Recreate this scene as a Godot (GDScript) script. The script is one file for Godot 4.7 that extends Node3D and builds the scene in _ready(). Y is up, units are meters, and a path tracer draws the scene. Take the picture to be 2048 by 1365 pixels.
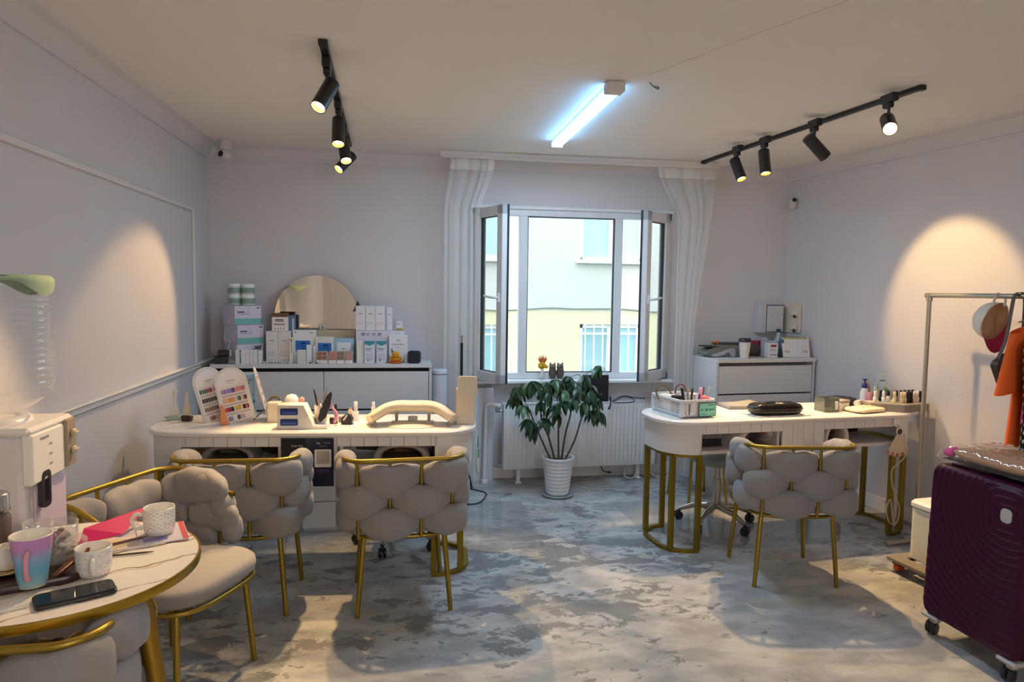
extends Node3D
# A nail studio: camera, light and room first, then furniture, then the small things.
const FLOOR_TOP := 0.0
const DESK := 0.75
var st: SurfaceTool
var X := Transform3D()
var mats := {}
var taken := {}
var rng := RandomNumberGenerator.new()

# ---------------------------------------------------------------- naming
func numbered(called: String) -> String:
	if not taken.has(called):
		taken[called] = 0
		return called
	taken[called] += 1
	return "%s_%03d" % [called, taken[called]]

func tag(o: Node3D, label: String, category: String, group := "") -> Node3D:
	o.set_meta("label", label)
	o.set_meta("category", category)
	if group != "":
		o.set_meta("group", group)
	return o

func thing(called: String, label: String, category: String, at := Vector3.ZERO, turn := 0.0, group := "") -> Node3D:
	var o := Node3D.new()
	o.name = numbered(called)
	add_child(o)
	o.position = at
	o.rotation.y = deg_to_rad(turn)
	tag(o, label, category, group)
	return o

func begin(t := Transform3D()) -> void:
	st = SurfaceTool.new()
	st.begin(Mesh.PRIMITIVE_TRIANGLES)
	X = t
	tinted = false

func begin_tinted(t := Transform3D()) -> void:
	begin(t)
	tinted = true

func tinted_mat(rough := 0.5) -> StandardMaterial3D:
	var key := "tinted%s" % rough
	if not mats.has(key):
		var m := StandardMaterial3D.new()
		m.vertex_color_use_as_albedo = true
		m.vertex_color_is_srgb = true
		m.roughness = rough
		mats[key] = m
	return mats[key]

func done(called: String, m: Material, parent: Node = self) -> MeshInstance3D:
	st.generate_normals()
	var o := MeshInstance3D.new()
	o.mesh = st.commit()
	o.mesh.surface_set_material(0, m)
	o.name = numbered(called) if parent == self else called
	parent.add_child(o, true)
	return o

func struct(called: String, m: Material, parent: Node = self) -> MeshInstance3D:
	var o := done(called, m, parent)
	if parent == self:
		o.set_meta("kind", "structure")
	return o

func again(src: MeshInstance3D, called: String, parent: Node, t: Transform3D) -> MeshInstance3D:
	var o := MeshInstance3D.new()
	o.mesh = src.mesh
	o.name = called
	parent.add_child(o, true)
	o.transform = t
	return o

func copy_of(o: Node3D, at: Vector3, turn: float, label: String, group := "") -> Node3D:
	var c: Node3D = o.duplicate()
	c.name = numbered(String(o.name).rstrip("_0123456789"))
	add_child(c)
	c.position = at
	c.rotation.y = deg_to_rad(turn)
	c.set_meta("label", label)
	if group != "":
		c.set_meta("group", group)
	return c

# ---------------------------------------------------------------- materials
func mat(c: Color, rough := 0.6, metal := 0.0) -> StandardMaterial3D:
	var key := "%s|%s|%s" % [c.to_html(), rough, metal]
	if not mats.has(key):
		var m := StandardMaterial3D.new()
		m.albedo_color = c
		m.roughness = rough
		m.metallic = metal
		m.resource_name = "surface"
		mats[key] = m
	return mats[key]

func C(hex: String) -> Color:
	return Color.html(hex)

func glass(tint: Color, a: float, rough := 0.05) -> StandardMaterial3D:
	var m := StandardMaterial3D.new()
	m.albedo_color = Color(tint.r, tint.g, tint.b, a)
	m.transparency = BaseMaterial3D.TRANSPARENCY_ALPHA
	m.roughness = rough
	return m

func noise_tex(freq: float, size := 512, normal := false, bump := 4.0, s := 1) -> NoiseTexture2D:
	var n := FastNoiseLite.new()
	n.seed = s
	n.frequency = freq
	n.fractal_octaves = 4
	var t := NoiseTexture2D.new()
	t.width = size
	t.height = size
	t.seamless = true
	t.noise = n
	t.as_normal_map = normal
	t.bump_strength = bump
	return t

func paint(w: int, h: int, bg: Color, ops: Array, rough := 0.6) -> StandardMaterial3D:
	var im := Image.create(w, h, false, Image.FORMAT_RGB8)
	im.fill(bg)
	for o in ops:
		im.fill_rect(Rect2i(o[0], o[1], o[2], o[3]), o[4])
	var m := StandardMaterial3D.new()
	m.albedo_texture = ImageTexture.create_from_image(im)
	m.roughness = rough
	return m

# ---------------------------------------------------------------- shapes (added to st, moved by X)
var tinted := false
var tint := Color.WHITE

func tri(a: Vector3, b: Vector3, c: Vector3, ua := Vector2.ZERO, ub := Vector2.ZERO, uc := Vector2.ZERO) -> void:
	if tinted:
		st.set_color(tint)
	st.set_uv(ua); st.add_vertex(X * a)
	st.set_uv(uc); st.add_vertex(X * c)
	st.set_uv(ub); st.add_vertex(X * b)

func quad(a: Vector3, b: Vector3, c: Vector3, d: Vector3) -> void:
	tri(a, b, c, Vector2(0, 1), Vector2(1, 1), Vector2(1, 0))
	tri(a, c, d, Vector2(0, 1), Vector2(1, 0), Vector2(0, 0))

func bx(c: Vector3, s: Vector3, bev := 0.0) -> void:
	st.set_smooth_group(-1)
	var h := s * 0.5
	var b: float = min(bev, min(h.x, min(h.y, h.z)) * 0.9)
	var i := h - Vector3(b, b, b)
	var ax := [Vector3.RIGHT, Vector3.UP, Vector3.BACK]
	# faces: normal n, right u, up w
	for f in [[Vector3.BACK, Vector3.RIGHT, Vector3.UP], [Vector3.FORWARD, Vector3.LEFT, Vector3.UP], [Vector3.RIGHT, Vector3.FORWARD, Vector3.UP], [Vector3.LEFT, Vector3.BACK, Vector3.UP], [Vector3.UP, Vector3.RIGHT, Vector3.FORWARD], [Vector3.DOWN, Vector3.RIGHT, Vector3.BACK]]:
		var n: Vector3 = f[0] * h
		var u: Vector3 = f[1] * i
		var w: Vector3 = f[2] * i
		quad(c + n - u - w, c + n + u - w, c + n + u + w, c + n - u + w)
	if b <= 0.0:
		return
	for a in 3:
		var p: Vector3 = ax[(a + 1) % 3]
		var q: Vector3 = ax[(a + 2) % 3]
		for sp in [-1.0, 1.0]:
			for sq in [-1.0, 1.0]:
				var e: Vector3 = ax[a] * i
				var v1: Vector3 = c + p * h * sp + q * i * sq
				var v2: Vector3 = c + p * i * sp + q * h * sq
				if sp * sq > 0:
					quad(v1 - e, v2 - e, v2 + e, v1 + e)
				else:
					quad(v2 - e, v1 - e, v1 + e, v2 + e)
	for sx in [-1.0, 1.0]:
		for sy in [-1.0, 1.0]:
			for sz in [-1.0, 1.0]:
				var s3 := Vector3(sx, sy, sz)
				var va := c + Vector3(h.x, i.y, i.z) * s3
				var vb := c + Vector3(i.x, h.y, i.z) * s3
				var vc := c + Vector3(i.x, i.y, h.z) * s3
				if sx * sy * sz > 0:
					tri(va, vb, vc)
				else:
					tri(va, vc, vb)

func grid(rows: Array, close_u := false, close_v := false, sg := 1) -> void:
	st.set_smooth_group(sg)
	var nr := rows.size()
	var nc: int = rows[0].size()
	for r in (nr if close_v else nr - 1):
		var a: PackedVector3Array = rows[r]
		var b: PackedVector3Array = rows[(r + 1) % nr]
		for k in (nc if close_u else nc - 1):
			var k2 := (k + 1) % nc
			var u0 := float(k) / (nc - 1)
			var u1 := float(k + 1) / (nc - 1)
			var v0 := float(r) / (nr - 1)
			var v1 := float(r + 1) / (nr - 1)
			tri(a[k], a[k2], b[k2], Vector2(u0, v0), Vector2(u1, v0), Vector2(u1, v1))
			tri(a[k], b[k2], b[k], Vector2(u0, v0), Vector2(u1, v1), Vector2(u0, v1))

func lathe(prof: Array, n := 24, a0 := 0.0) -> void:
	# a repeated point in the profile makes a crease
	var g := 1
	for k in prof.size() - 1:
		var p: Vector2 = prof[k]
		var q: Vector2 = prof[k + 1]
		if p == q:
			g += 1
			continue
		st.set_smooth_group(g)
		for j in n:
			var t0 := TAU * j / n + a0
			var t1 := TAU * ((j + 1) % n) / n + a0
			var A := Vector3(p.x * cos(t0), p.y, p.x * sin(t0))
			var B := Vector3(p.x * cos(t1), p.y, p.x * sin(t1))
			var Cc := Vector3(q.x * cos(t1), q.y, q.x * sin(t1))
			var D := Vector3(q.x * cos(t0), q.y, q.x * sin(t0))
			var u0 := float(j) / n
			var u1 := float(j + 1) / n
			if p.x > 1e-6:
				tri(A, D, B, Vector2(u0, 1), Vector2(u0, 0), Vector2(u1, 1))
			if q.x > 1e-6:
				tri(B, D, Cc, Vector2(u1, 1), Vector2(u0, 0), Vector2(u1, 0))

func cyl(c: Vector3, r: float, h: float, n := 20, bev := 0.0) -> void:
	var keep := X
	X = X * Transform3D(Basis(), c)
	if bev > 0.0:
		lathe([Vector2(0, 0), Vector2(r - bev, 0), Vector2(r - bev, 0), Vector2(r, bev), Vector2(r, bev), Vector2(r, h - bev), Vector2(r, h - bev), Vector2(r - bev, h), Vector2(r - bev, h), Vector2(0, h)], n)
	else:
		lathe([Vector2(0, 0), Vector2(r, 0), Vector2(r, 0), Vector2(r, h), Vector2(r, h), Vector2(0, h)], n)
	X = keep

func tube(pts: Array, r, n := 8, closed := false) -> void:
	var m := pts.size()
	var rows := []
	var nrm := Vector3.ZERO
	for k in m:
		var p: Vector3 = pts[k]
		var a: Vector3 = pts[(k - 1 + m) % m] if (closed or k > 0) else p
		var b: Vector3 = pts[(k + 1) % m] if (closed or k < m - 1) else p
		var t := (b - a).normalized()
		if nrm == Vector3.ZERO:
			nrm = t.cross(Vector3.UP if abs(t.y) < 0.9 else Vector3.RIGHT).normalized()
		nrm = (nrm - t * nrm.dot(t)).normalized()
		var bi := t.cross(nrm)
		var rr: float = r[k] if r is Array else r
		var row := PackedVector3Array()
		for j in n:
			var an := -TAU * j / n
			row.append(p + (nrm * cos(an) + bi * sin(an)) * rr)
		rows.append(row)
	grid(rows, true, closed)
	if not closed:
		st.set_smooth_group(-1)
		for j in n:
			var j2 := (j + 1) % n
			tri(pts[0], rows[0][j2], rows[0][j])
			tri(pts[m - 1], rows[m - 1][j], rows[m - 1][j2])

func bar(pts: Array, w: float, h: float, closed := false) -> void:
	# flat bar along a path lying in a horizontal plane: w across, h upright
	var rows := []
	var m := pts.size()
	for k in m:
		var p: Vector3 = pts[k]
		var a: Vector3 = pts[(k - 1 + m) % m] if (closed or k > 0) else p
		var b: Vector3 = pts[(k + 1) % m] if (closed or k < m - 1) else p
		var t := (b - a).normalized()
		var s := t.cross(Vector3.UP).normalized() * w * 0.5
		var u := Vector3.UP * h * 0.5
		rows.append(PackedVector3Array([p - s - u, p + s - u, p + s + u, p - s + u]))
	grid(rows, true, closed, -1)
	if not closed:
		var e: PackedVector3Array = rows[0]
		quad(e[3], e[2], e[1], e[0])
		e = rows[m - 1]
		quad(e[0], e[1], e[2], e[3])

func prism(poly: PackedVector2Array, y0: float, y1: float, bev := 0.0, smooth := true) -> void:
	# polygon in the x-z plane, raised from y0 to y1, with bevelled top and bottom rims
	var n := poly.size()
	var area := 0.0
	for k in n:
		area += poly[k].cross(poly[(k + 1) % n])
	if area > 0:
		poly = poly.duplicate()
		poly.reverse()
	var ins := PackedVector2Array()
	for k in n:
		var e1 := (poly[k] - poly[(k - 1 + n) % n]).normalized()
		var e2 := (poly[(k + 1) % n] - poly[k]).normalized()
		var nn := (Vector2(-e1.y, e1.x) + Vector2(-e2.y, e2.x)).normalized()
		ins.append(poly[k] - nn * bev)
	var id := Geometry2D.triangulate_polygon(ins)
	st.set_smooth_group(-1)
	for t in range(0, id.size(), 3):
		var a := ins[id[t]]
		var b := ins[id[t + 1]]
		var c := ins[id[t + 2]]
		if (b - a).cross(c - a) > 0:
			var w := b
			b = c
			c = w
		tri(Vector3(a.x, y1, a.y), Vector3(b.x, y1, b.y), Vector3(c.x, y1, c.y))
		tri(Vector3(a.x, y0, a.y), Vector3(c.x, y0, c.y), Vector3(b.x, y0, b.y))
	var lv := [[ins, y0], [poly, y0 + bev], [poly, y1 - bev], [ins, y1]] if bev > 0.0 else [[poly, y0], [poly, y1]]
	for l in lv.size() - 1:
		st.set_smooth_group(l + 1 if smooth else -1)
		var p: PackedVector2Array = lv[l][0]
		var q: PackedVector2Array = lv[l + 1][0]
		for k in n:
			var k2 := (k + 1) % n
			quad(Vector3(p[k].x, lv[l][1], p[k].y), Vector3(p[k2].x, lv[l][1], p[k2].y), Vector3(q[k2].x, lv[l + 1][1], q[k2].y), Vector3(q[k].x, lv[l + 1][1], q[k].y))

func slab(poly: PackedVector2Array, t: float, bev := 0.0, smooth := true) -> void:
	# polygon drawn in the x-y plane, t thick along z (centred)
	var keep := X
	X = X * Transform3D(Basis(Vector3(1, 0, 0), Vector3(0, 0, 1), Vector3(0, -1, 0)), Vector3.ZERO)
	var p := PackedVector2Array()
	for v in poly:
		p.append(Vector2(v.x, -v.y))
	prism(p, -t * 0.5, t * 0.5, bev, smooth)
	X = keep

func ell(c: Vector3, r: Vector3, e := 1.0, nu := 20, nv := 12) -> void:
	# superellipsoid: e below 1 is boxier
	var rows := []
	for i in nv + 1:
		var a := -PI / 2 + PI * i / nv
		var ca: float = pow(abs(cos(a)), e)
		var sa: float = sign(sin(a)) * pow(abs(sin(a)), e)
		if i == 0 or i == nv:
			ca = 0.0
		var row := PackedVector3Array()
		for j in nu:
			var b := -TAU * j / nu
			row.append(c + Vector3(r.x * ca * sign(cos(b)) * pow(abs(cos(b)), e), r.y * sa, r.z * ca * sign(sin(b)) * pow(abs(sin(b)), e)))
		rows.append(row)
	grid(rows, true)

func rrect(w: float, h: float, r: float, n := 6) -> PackedVector2Array:
	var p := PackedVector2Array()
	for q in 4:
		var c := Vector2((w / 2 - r) * (1 if q == 0 or q == 3 else -1), (h / 2 - r) * (1 if q < 2 else -1))
		for k in n + 1:
			var a := PI / 2 * q + PI / 2 * k / n
			p.append(c + Vector2(cos(a), sin(a)) * r)
	return p

func smooth_path(pts: Array, per := 6) -> Array:
	var cv := Curve3D.new()
	var m := pts.size()
	for k in m:
		var p: Vector3 = pts[k]
		var t: Vector3 = (pts[min(k + 1, m - 1)] - pts[max(k - 1, 0)]) / 6.0
		cv.add_point(p, -t, t)
	var outp := []
	for k in (m - 1) * per + 1:
		outp.append(cv.sample(mini(k / per, m - 1), float(k % per) / per))
	return outp

func at(p: Vector3, yaw := 0.0, pitch := 0.0, roll := 0.0) -> Transform3D:
	return Transform3D(Basis.from_euler(Vector3(deg_to_rad(pitch), deg_to_rad(yaw), deg_to_rad(roll))), p)

func aim(a: Vector3, b: Vector3) -> Transform3D:
	# a frame at a whose -z looks at b
	var d := (b - a).normalized()
	return Transform3D(Basis.looking_at(d, Vector3.UP if abs(d.y) < 0.98 else Vector3.RIGHT), a)

func lettering(text: String, size: float, m: Material, parent: Node, t: Transform3D) -> MeshInstance3D:
	var tm := TextMesh.new()
	tm.text = text
	tm.font = SystemFont.new()
	tm.font.font_names = PackedStringArray(["Droid Sans"])
	tm.font_size = 32
	tm.pixel_size = size / 32.0
	tm.depth = 0.0006
	tm.curve_step = 2.0
	tm.material = m
	var o := MeshInstance3D.new()
	o.mesh = tm
	o.name = "lettering"
	parent.add_child(o, true)
	o.transform = t
	return o

# ---------------------------------------------------------------- the room
const CEIL := 2.45
const XL := -1.377          # left wall
const ZB := -5.23           # back wall
const XR := 3.05            # right wall at the back corner; it splays outwards
const SPLAY := 0.143
const ZF := 1.9             # wall behind the camera

func xr(z: float) -> float:
	return XR + SPLAY * (z - ZB)

func _ready() -> void:
	rng.seed = 7
	# camera
	var cam := Camera3D.new()
	cam.name = "camera"
	cam.fov = rad_to_deg(2.0 * atan(682.5 / 1380.0))
	cam.near = 0.05
	cam.far = 200.0
	add_child(cam)
	cam.position = Vector3(0, 1.45, 0)
	cam.rotation_degrees = Vector3(-4.1, -8.9, 0.8)
	cam.current = true
	# sky and exposure
	var env := Environment.new()
	env.tonemap_mode = Environment.TONE_MAPPER_LINEAR
	env.tonemap_exposure = 1.06
	env.background_mode = Environment.BG_SKY
	env.sdfgi_enabled = true
	env.ssao_enabled = true
	env.ssil_enabled = true
	var sm := ProceduralSkyMaterial.new()
	sm.sky_top_color = C("c2d2e4")
	sm.sky_horizon_color = C("ecefef")
	sm.ground_bottom_color = C("8d8f8c")
	sm.ground_horizon_color = C("b9bcba")
	sm.sky_energy_multiplier = SKY_ENERGY
	sm.sun_angle_max = 0.0
	var sky := Sky.new()
	sky.sky_material = sm
	env.sky = sky
	var we := WorldEnvironment.new()
	we.name = "world"
	we.environment = env
	add_child(we)
	# the day's light coming through the window opening is the sky's; the ceiling lamps are built below
	room()
	outside()
	window()
	lamps()
	furniture()
	small_things()

const SKY_ENERGY := 2.1
const SPOT_ENERGY := 2.5
const TUBE_ENERGY := 1.9
const REAR_ENERGY := 1.25
const WARM := Color(1.0, 0.81, 0.55)

func wall_paint() -> StandardMaterial3D:
	var m := StandardMaterial3D.new()
	m.albedo_color = C("d3d1d4")
	m.roughness = 0.85
	m.normal_enabled = true
	m.normal_texture = noise_tex(0.06, 512, true, 1.2, 3)
	m.normal_scale = 0.25
	m.uv1_triplanar = true
	m.uv1_world_triplanar = true
	m.uv1_scale = Vector3(1.2, 1.2, 1.2)
	return m

func floor_mat() -> StandardMaterial3D:
	# printed floor covering: pale grey ground, clustered dark ragged patches, faint ochre veins
	var n := 1400
	var a := FastNoiseLite.new()
	a.noise_type = FastNoiseLite.TYPE_SIMPLEX_SMOOTH
	a.seed = 11
	a.frequency = 0.024
	a.fractal_octaves = 5
	a.fractal_gain = 0.55
	a.domain_warp_enabled = true
	a.domain_warp_amplitude = 34.0
	a.domain_warp_frequency = 0.03
	var b := FastNoiseLite.new()
	b.seed = 5
	b.frequency = 0.0036
	b.fractal_octaves = 3
	var c := FastNoiseLite.new()
	c.seed = 23
	c.frequency = 0.02
	c.fractal_octaves = 6
	c.fractal_gain = 0.62
	var d := FastNoiseLite.new()
	d.seed = 31
	d.frequency = 0.0042
	d.fractal_type = FastNoiseLite.FRACTAL_RIDGED
	d.fractal_octaves = 2
	d.domain_warp_enabled = true
	d.domain_warp_amplitude = 20.0
	var e := FastNoiseLite.new()
	e.noise_type = FastNoiseLite.TYPE_SIMPLEX_SMOOTH
	e.seed = 77
	e.frequency = 0.07
	e.fractal_octaves = 4
	var im := Image.create(n, n, false, Image.FORMAT_RGB8)
	var pale := C("bdbebd")
	var dark := C("727476")
	var mid := C("9a9da0")
	var ochre := C("b9ad8e")
	for y in n:
		for x in n:
			var fx := x * 0.72
			var v := c.get_noise_2d(fx, y * 1.5)
			var col := pale.lerp(mid, clampf(0.45 + v * 1.5, 0.0, 1.0))
			var r := d.get_noise_2d(fx, y)
			if r > 0.68:
				col = col.lerp(ochre, clampf((r - 0.68) * 3.0, 0.0, 0.45) * clampf(0.7 + v * 1.5, 0.0, 1.0))
			var p := a.get_noise_2d(fx, y * 1.25) + b.get_noise_2d(fx, y) * 0.62
			var k := clampf((p - 0.27) * 26.0, 0.0, 1.0)
			var p2 := e.get_noise_2d(fx, y * 1.3) + 0.55 * a.get_noise_2d(fx * 0.5, y * 0.6) + b.get_noise_2d(fx, y) * 0.5
			k = maxf(k, clampf((p2 - 0.40) * 14.0, 0.0, 1.0) * 0.85)
			col = col.lerp(dark.lerp(mid, clampf(0.15 + v * 0.5, 0.0, 0.6)), k * 0.9)
			im.set_pixel(x, y, col)
	var m := StandardMaterial3D.new()
	m.albedo_texture = ImageTexture.create_from_image(im)
	m.roughness = 0.42
	m.metallic_specular = 0.4
	m.normal_enabled = true
	m.normal_texture = noise_tex(0.05, 512, true, 2.0, 9)
	m.normal_scale = 0.12
	return m

func room() -> void:
	var paint_m := wall_paint()
	var white := mat(C("e6e4e2"), 0.7)
	var zf := ZF
	# floor: 7.2 m square of covering
	begin()
	st.set_smooth_group(-1)
	quad(Vector3(-2.4, 0, 1.9), Vector3(4.8, 0, 1.9), Vector3(4.8, 0, -5.3), Vector3(-2.4, 0, -5.3))
	bx(Vector3(1.2, -0.105, -1.7), Vector3(7.2, 0.2, 7.2))
	struct("floor", floor_mat())
	# ceiling
	begin()
	bx(Vector3(1.2, CEIL + 0.1, -1.7), Vector3(7.4, 0.2, 7.6))
	var ceil_m: StandardMaterial3D = paint_m.duplicate()
	ceil_m.albedo_color = C("e9e6e2")
	struct("ceiling", ceil_m)
	# left wall
	begin()
	bx(Vector3(XL - 0.1, CEIL / 2, (ZB + zf) / 2), Vector3(0.2, CEIL, zf - ZB + 0.4))
	struct("wall_left", paint_m)
	# wall behind the camera
	begin()
	bx(Vector3(1.3, CEIL / 2, zf + 0.1), Vector3(5.8, CEIL, 0.2))
	struct("wall_front", paint_m)
	# right wall, splayed
	begin()
	prism(PackedVector2Array([Vector2(xr(ZB - 0.25), ZB - 0.25), Vector2(xr(zf + 0.2), zf + 0.2), Vector2(xr(zf + 0.2) + 0.2, zf + 0.2), Vector2(xr(ZB) + 0.2, ZB - 0.25)]), 0, CEIL, 0, false)
	struct("wall_right", paint_m)
	# back wall with the window opening (0.50..2.08, 0.775..2.075)
	begin()
	var t := 0.26
	var zc := ZB - t / 2
	bx(Vector3((XL - 0.2 + 0.50) / 2, CEIL / 2, zc), Vector3(0.50 - XL + 0.2, CEIL, t))
	bx(Vector3((2.08 + XR + 0.1) / 2, CEIL / 2, zc), Vector3(XR + 0.1 - 2.08, CEIL, t))
	bx(Vector3(1.29, 0.775 / 2, zc), Vector3(1.58, 0.775, t))
	bx(Vector3(1.29, (2.075 + CEIL) / 2, zc), Vector3(1.58, CEIL - 2.075, t))
	struct("wall_back", paint_m)
	# coved cornices
	var cove := [Vector2(0, 0), Vector2(0.012, 0), Vector2(0.018, 0.03), Vector2(0.05, 0.075), Vector2(0.085, 0.088), Vector2(0.09, 0.094), Vector2(0, 0.094)]
	var runs := [[Vector3(XL, CEIL - 0.093, zf), Vector3(XL, CEIL - 0.093, ZB), Vector3.RIGHT], [Vector3(XL, CEIL - 0.093, ZB), Vector3(xr(ZB), CEIL - 0.093, ZB), Vector3.BACK], [Vector3(xr(ZB), CEIL - 0.093, ZB), Vector3(xr(zf), CEIL - 0.093, zf), Vector3(-1, 0, SPLAY).normalized()]]
	for rn in runs:
		begin()
		var rows := []
		for e in [rn[0], rn[1]]:
			var row := PackedVector3Array()
			for q in cove:
				row.append(e + rn[2] * q.x + Vector3.UP * q.y)
			rows.append(row)
		grid(rows, true, false, -1)
		var tr := struct("trim_1", paint_m)
		tr.name = "trim_%d" % (runs.find(rn) + 1)
	# picture-panel moulding and dado rail on the left wall
	var mould := mat(C("e4e2e1"), 0.55)
	begin()
	bx(Vector3(XL + 0.006, 1.962, -2.1), Vector3(0.014, 0.018, 5.47), 0.003)
	bx(Vector3(XL + 0.011, 1.950, -2.1), Vector3(0.022, 0.012, 5.47), 0.003)
	bx(Vector3(XL + 0.007, 1.44, -4.838), Vector3(0.014, 1.06, 0.030), 0.004)
	struct("trim_4", mould)
	begin()
	bx(Vector3(XL + 0.012, 0.925, -1.65), Vector3(0.024, 0.034, 7.1), 0.004)
	bx(Vector3(XL + 0.022, 0.945, -1.65), Vector3(0.044, 0.010, 7.1), 0.004)
	struct("trim_5", mould)
	# skirting
	begin()
	bx(Vector3(XL + 0.007, 0.045, -1.65), Vector3(0.014, 0.09, 7.1), 0.003)
	struct("baseboard_left", white)
	begin()
	bx(Vector3((XL + XR) / 2, 0.045, ZB + 0.007), Vector3(XR - XL, 0.09, 0.014), 0.003)
	struct("baseboard_back", white)
	begin()
	prism(PackedVector2Array([Vector2(xr(ZB) - 0.015, ZB), Vector2(xr(zf) - 0.015, zf), Vector2(xr(zf), zf), Vector2(xr(ZB), ZB)]), 0, 0.09, 0, false)
	struct("baseboard_right", white)
	# hairline crack and loose wire in the ceiling beyond the tube lamp
	begin()
	var cr := []
	for k in 22:
		cr.append(Vector3(1.10 + k * 0.031 + rng.randf_range(-0.008, 0.008), CEIL - 0.0005, -3.12 + k * 0.075 + rng.randf_range(-0.012, 0.012)))
	tube(cr, 0.0008, 4)
	var crk := done("ceiling_crack", mat(C("b5aea8"), 0.9))
	tag(crk, "hairline crack running across the ceiling from the tube lamp", "crack")
	begin()
	tube(smooth_path([Vector3(1.15, CEIL, -3.22), Vector3(1.165, CEIL - 0.025, -3.2), Vector3(1.19, CEIL - 0.03, -3.21), Vector3(1.2, CEIL - 0.012, -3.24), Vector3(1.19, CEIL - 0.004, -3.26)]), 0.003, 5)
	tag(done("loose_wire", mat(C("6b6360"), 0.6)), "short loose end of wire sticking out of the ceiling beside the tube lamp", "wire")

func outside() -> void:
	var ZO := -11.6
	var upper := StandardMaterial3D.new()
	upper.albedo_color = C("c9cbbf")
	upper.roughness = 0.95
	upper.normal_enabled = true
	upper.normal_texture = noise_tex(0.08, 512, true, 3.0, 17)
	upper.normal_scale = 0.5
	upper.uv1_triplanar = true
	upper.uv1_scale = Vector3(0.8, 0.8, 0.8)
	var lower: StandardMaterial3D = upper.duplicate()
	lower.albedo_color = C("dcd5a8")
	var frame := mat(C("eef2f4"), 0.4)
	var pane := mat(C("a3c9cc"), 0.10)
	var reveal := mat(C("d9d4c4"), 0.9)
	var b := thing("facing_building", "pale rendered house across the yard, off-white above and cream below, seen through the window", "building", Vector3(0, 0, ZO))
	# measured on the plane of the facade: band line y, openings [x0, x1, y0, y1]
	var up := [[2.98, 4.12, 1.995, 3.25], [0.55, 1.68, 1.995, 3.25]]
	var low := [[3.00, 4.11, -0.35, 0.905], [0.56, 1.71, -0.35, 0.885]]
	begin()
	wall_with_holes(-3.0, 9.0, 1.135, 6.0, up)
	done("upper_wall", upper, b)
	begin()
	wall_with_holes(-3.0, 9.0, -3.2, 1.135, low)
	done("lower_wall", lower, b)
	for o in up + low:
		var is_low: bool = o[3] < 1.0
		var cx: float = (o[0] + o[1]) / 2
		var cy: float = (o[2] + o[3]) / 2
		var w: float = o[1] - o[0]
		var h: float = o[3] - o[2]
		begin()
		for s in [-1.0, 1.0]:
			bx(Vector3(cx + s * (w / 2 - 0.035), cy, -0.10), Vector3(0.07, h, 0.06))
			bx(Vector3(cx, cy + s * (h / 2 - 0.035), -0.10), Vector3(w, 0.07, 0.06))
		bx(Vector3(cx, cy, -0.095), Vector3(0.09, h, 0.06))
		if not is_low:
			bx(Vector3(cx, o[2] - 0.02, 0.03), Vector3(w + 0.14, 0.05, 0.2), 0.008)
		var wn := done("window", frame, b)
		for s in [-1.0, 1.0]:
			begin()
			bx(Vector3(cx + s * w * 0.25, cy, -0.115), Vector3(w * 0.5 - 0.08, h - 0.12, 0.012))
			done("pane", pane, wn)
		if is_low:
			begin()
			for k in 7:
				var gx: float = o[0] + 0.09 + (w - 0.18) * k / 6.0
				tube([Vector3(gx, o[2] - 0.06, 0.03), Vector3(gx, o[2] + 0.14, 0.06), Vector3(gx + 0.02, o[2] + 0.22, 0.07), Vector3(gx, o[2] + 0.30, 0.06), Vector3(gx, o[3] + 0.0, 0.03)], 0.012, 6)
			for gy in [o[2] + 0.30, o[3] - 0.16]:
				bx(Vector3(cx, gy, 0.04), Vector3(w, 0.03, 0.02))
			done("window_grille", frame, b)
	begin()
	var cp := []
	for k in 25:
		cp.append(Vector3(-2.5 + k * 0.45, 1.145 - 0.022 * sin(k * 0.9) + 0.012 * (k % 3), ZO + 0.03))
	tube(smooth_path(cp, 3), 0.012, 6)
	tag(done("wall_cable", mat(C("6f7468"), 0.7)), "dark cable sagging along the line between the two wall colours outside", "cable")
	begin()
	bx(Vector3(2.0, -3.3, -9.0), Vector3(14, 0.2, 7))
	struct("ground", mat(C("8b8a86"), 0.9))

func wall_with_holes(x0: float, x1: float, y0: float, y1: float, holes: Array) -> void:
	var xs := [x0, x1]
	var ys := [y0, y1]
	for h in holes:
		xs.append(h[0]); xs.append(h[1])
		ys.append(maxf(h[2], y0)); ys.append(minf(h[3], y1))
	xs.sort()
	ys.sort()
	for i in xs.size() - 1:
		for j in ys.size() - 1:
			var cx: float = (xs[i] + xs[i + 1]) / 2
			var cy: float = (ys[j] + ys[j + 1]) / 2
			var w: float = xs[i + 1] - xs[i]
			var hh: float = ys[j + 1] - ys[j]
			if w < 1e-4 or hh < 1e-4:
				continue
			var inside := false
			for h in holes:
				if cx > h[0] and cx < h[1] and cy > h[2] and cy < h[3]:
					inside = true
			if not inside:
				bx(Vector3(cx, cy, -0.15), Vector3(w, hh, 0.3))

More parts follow.
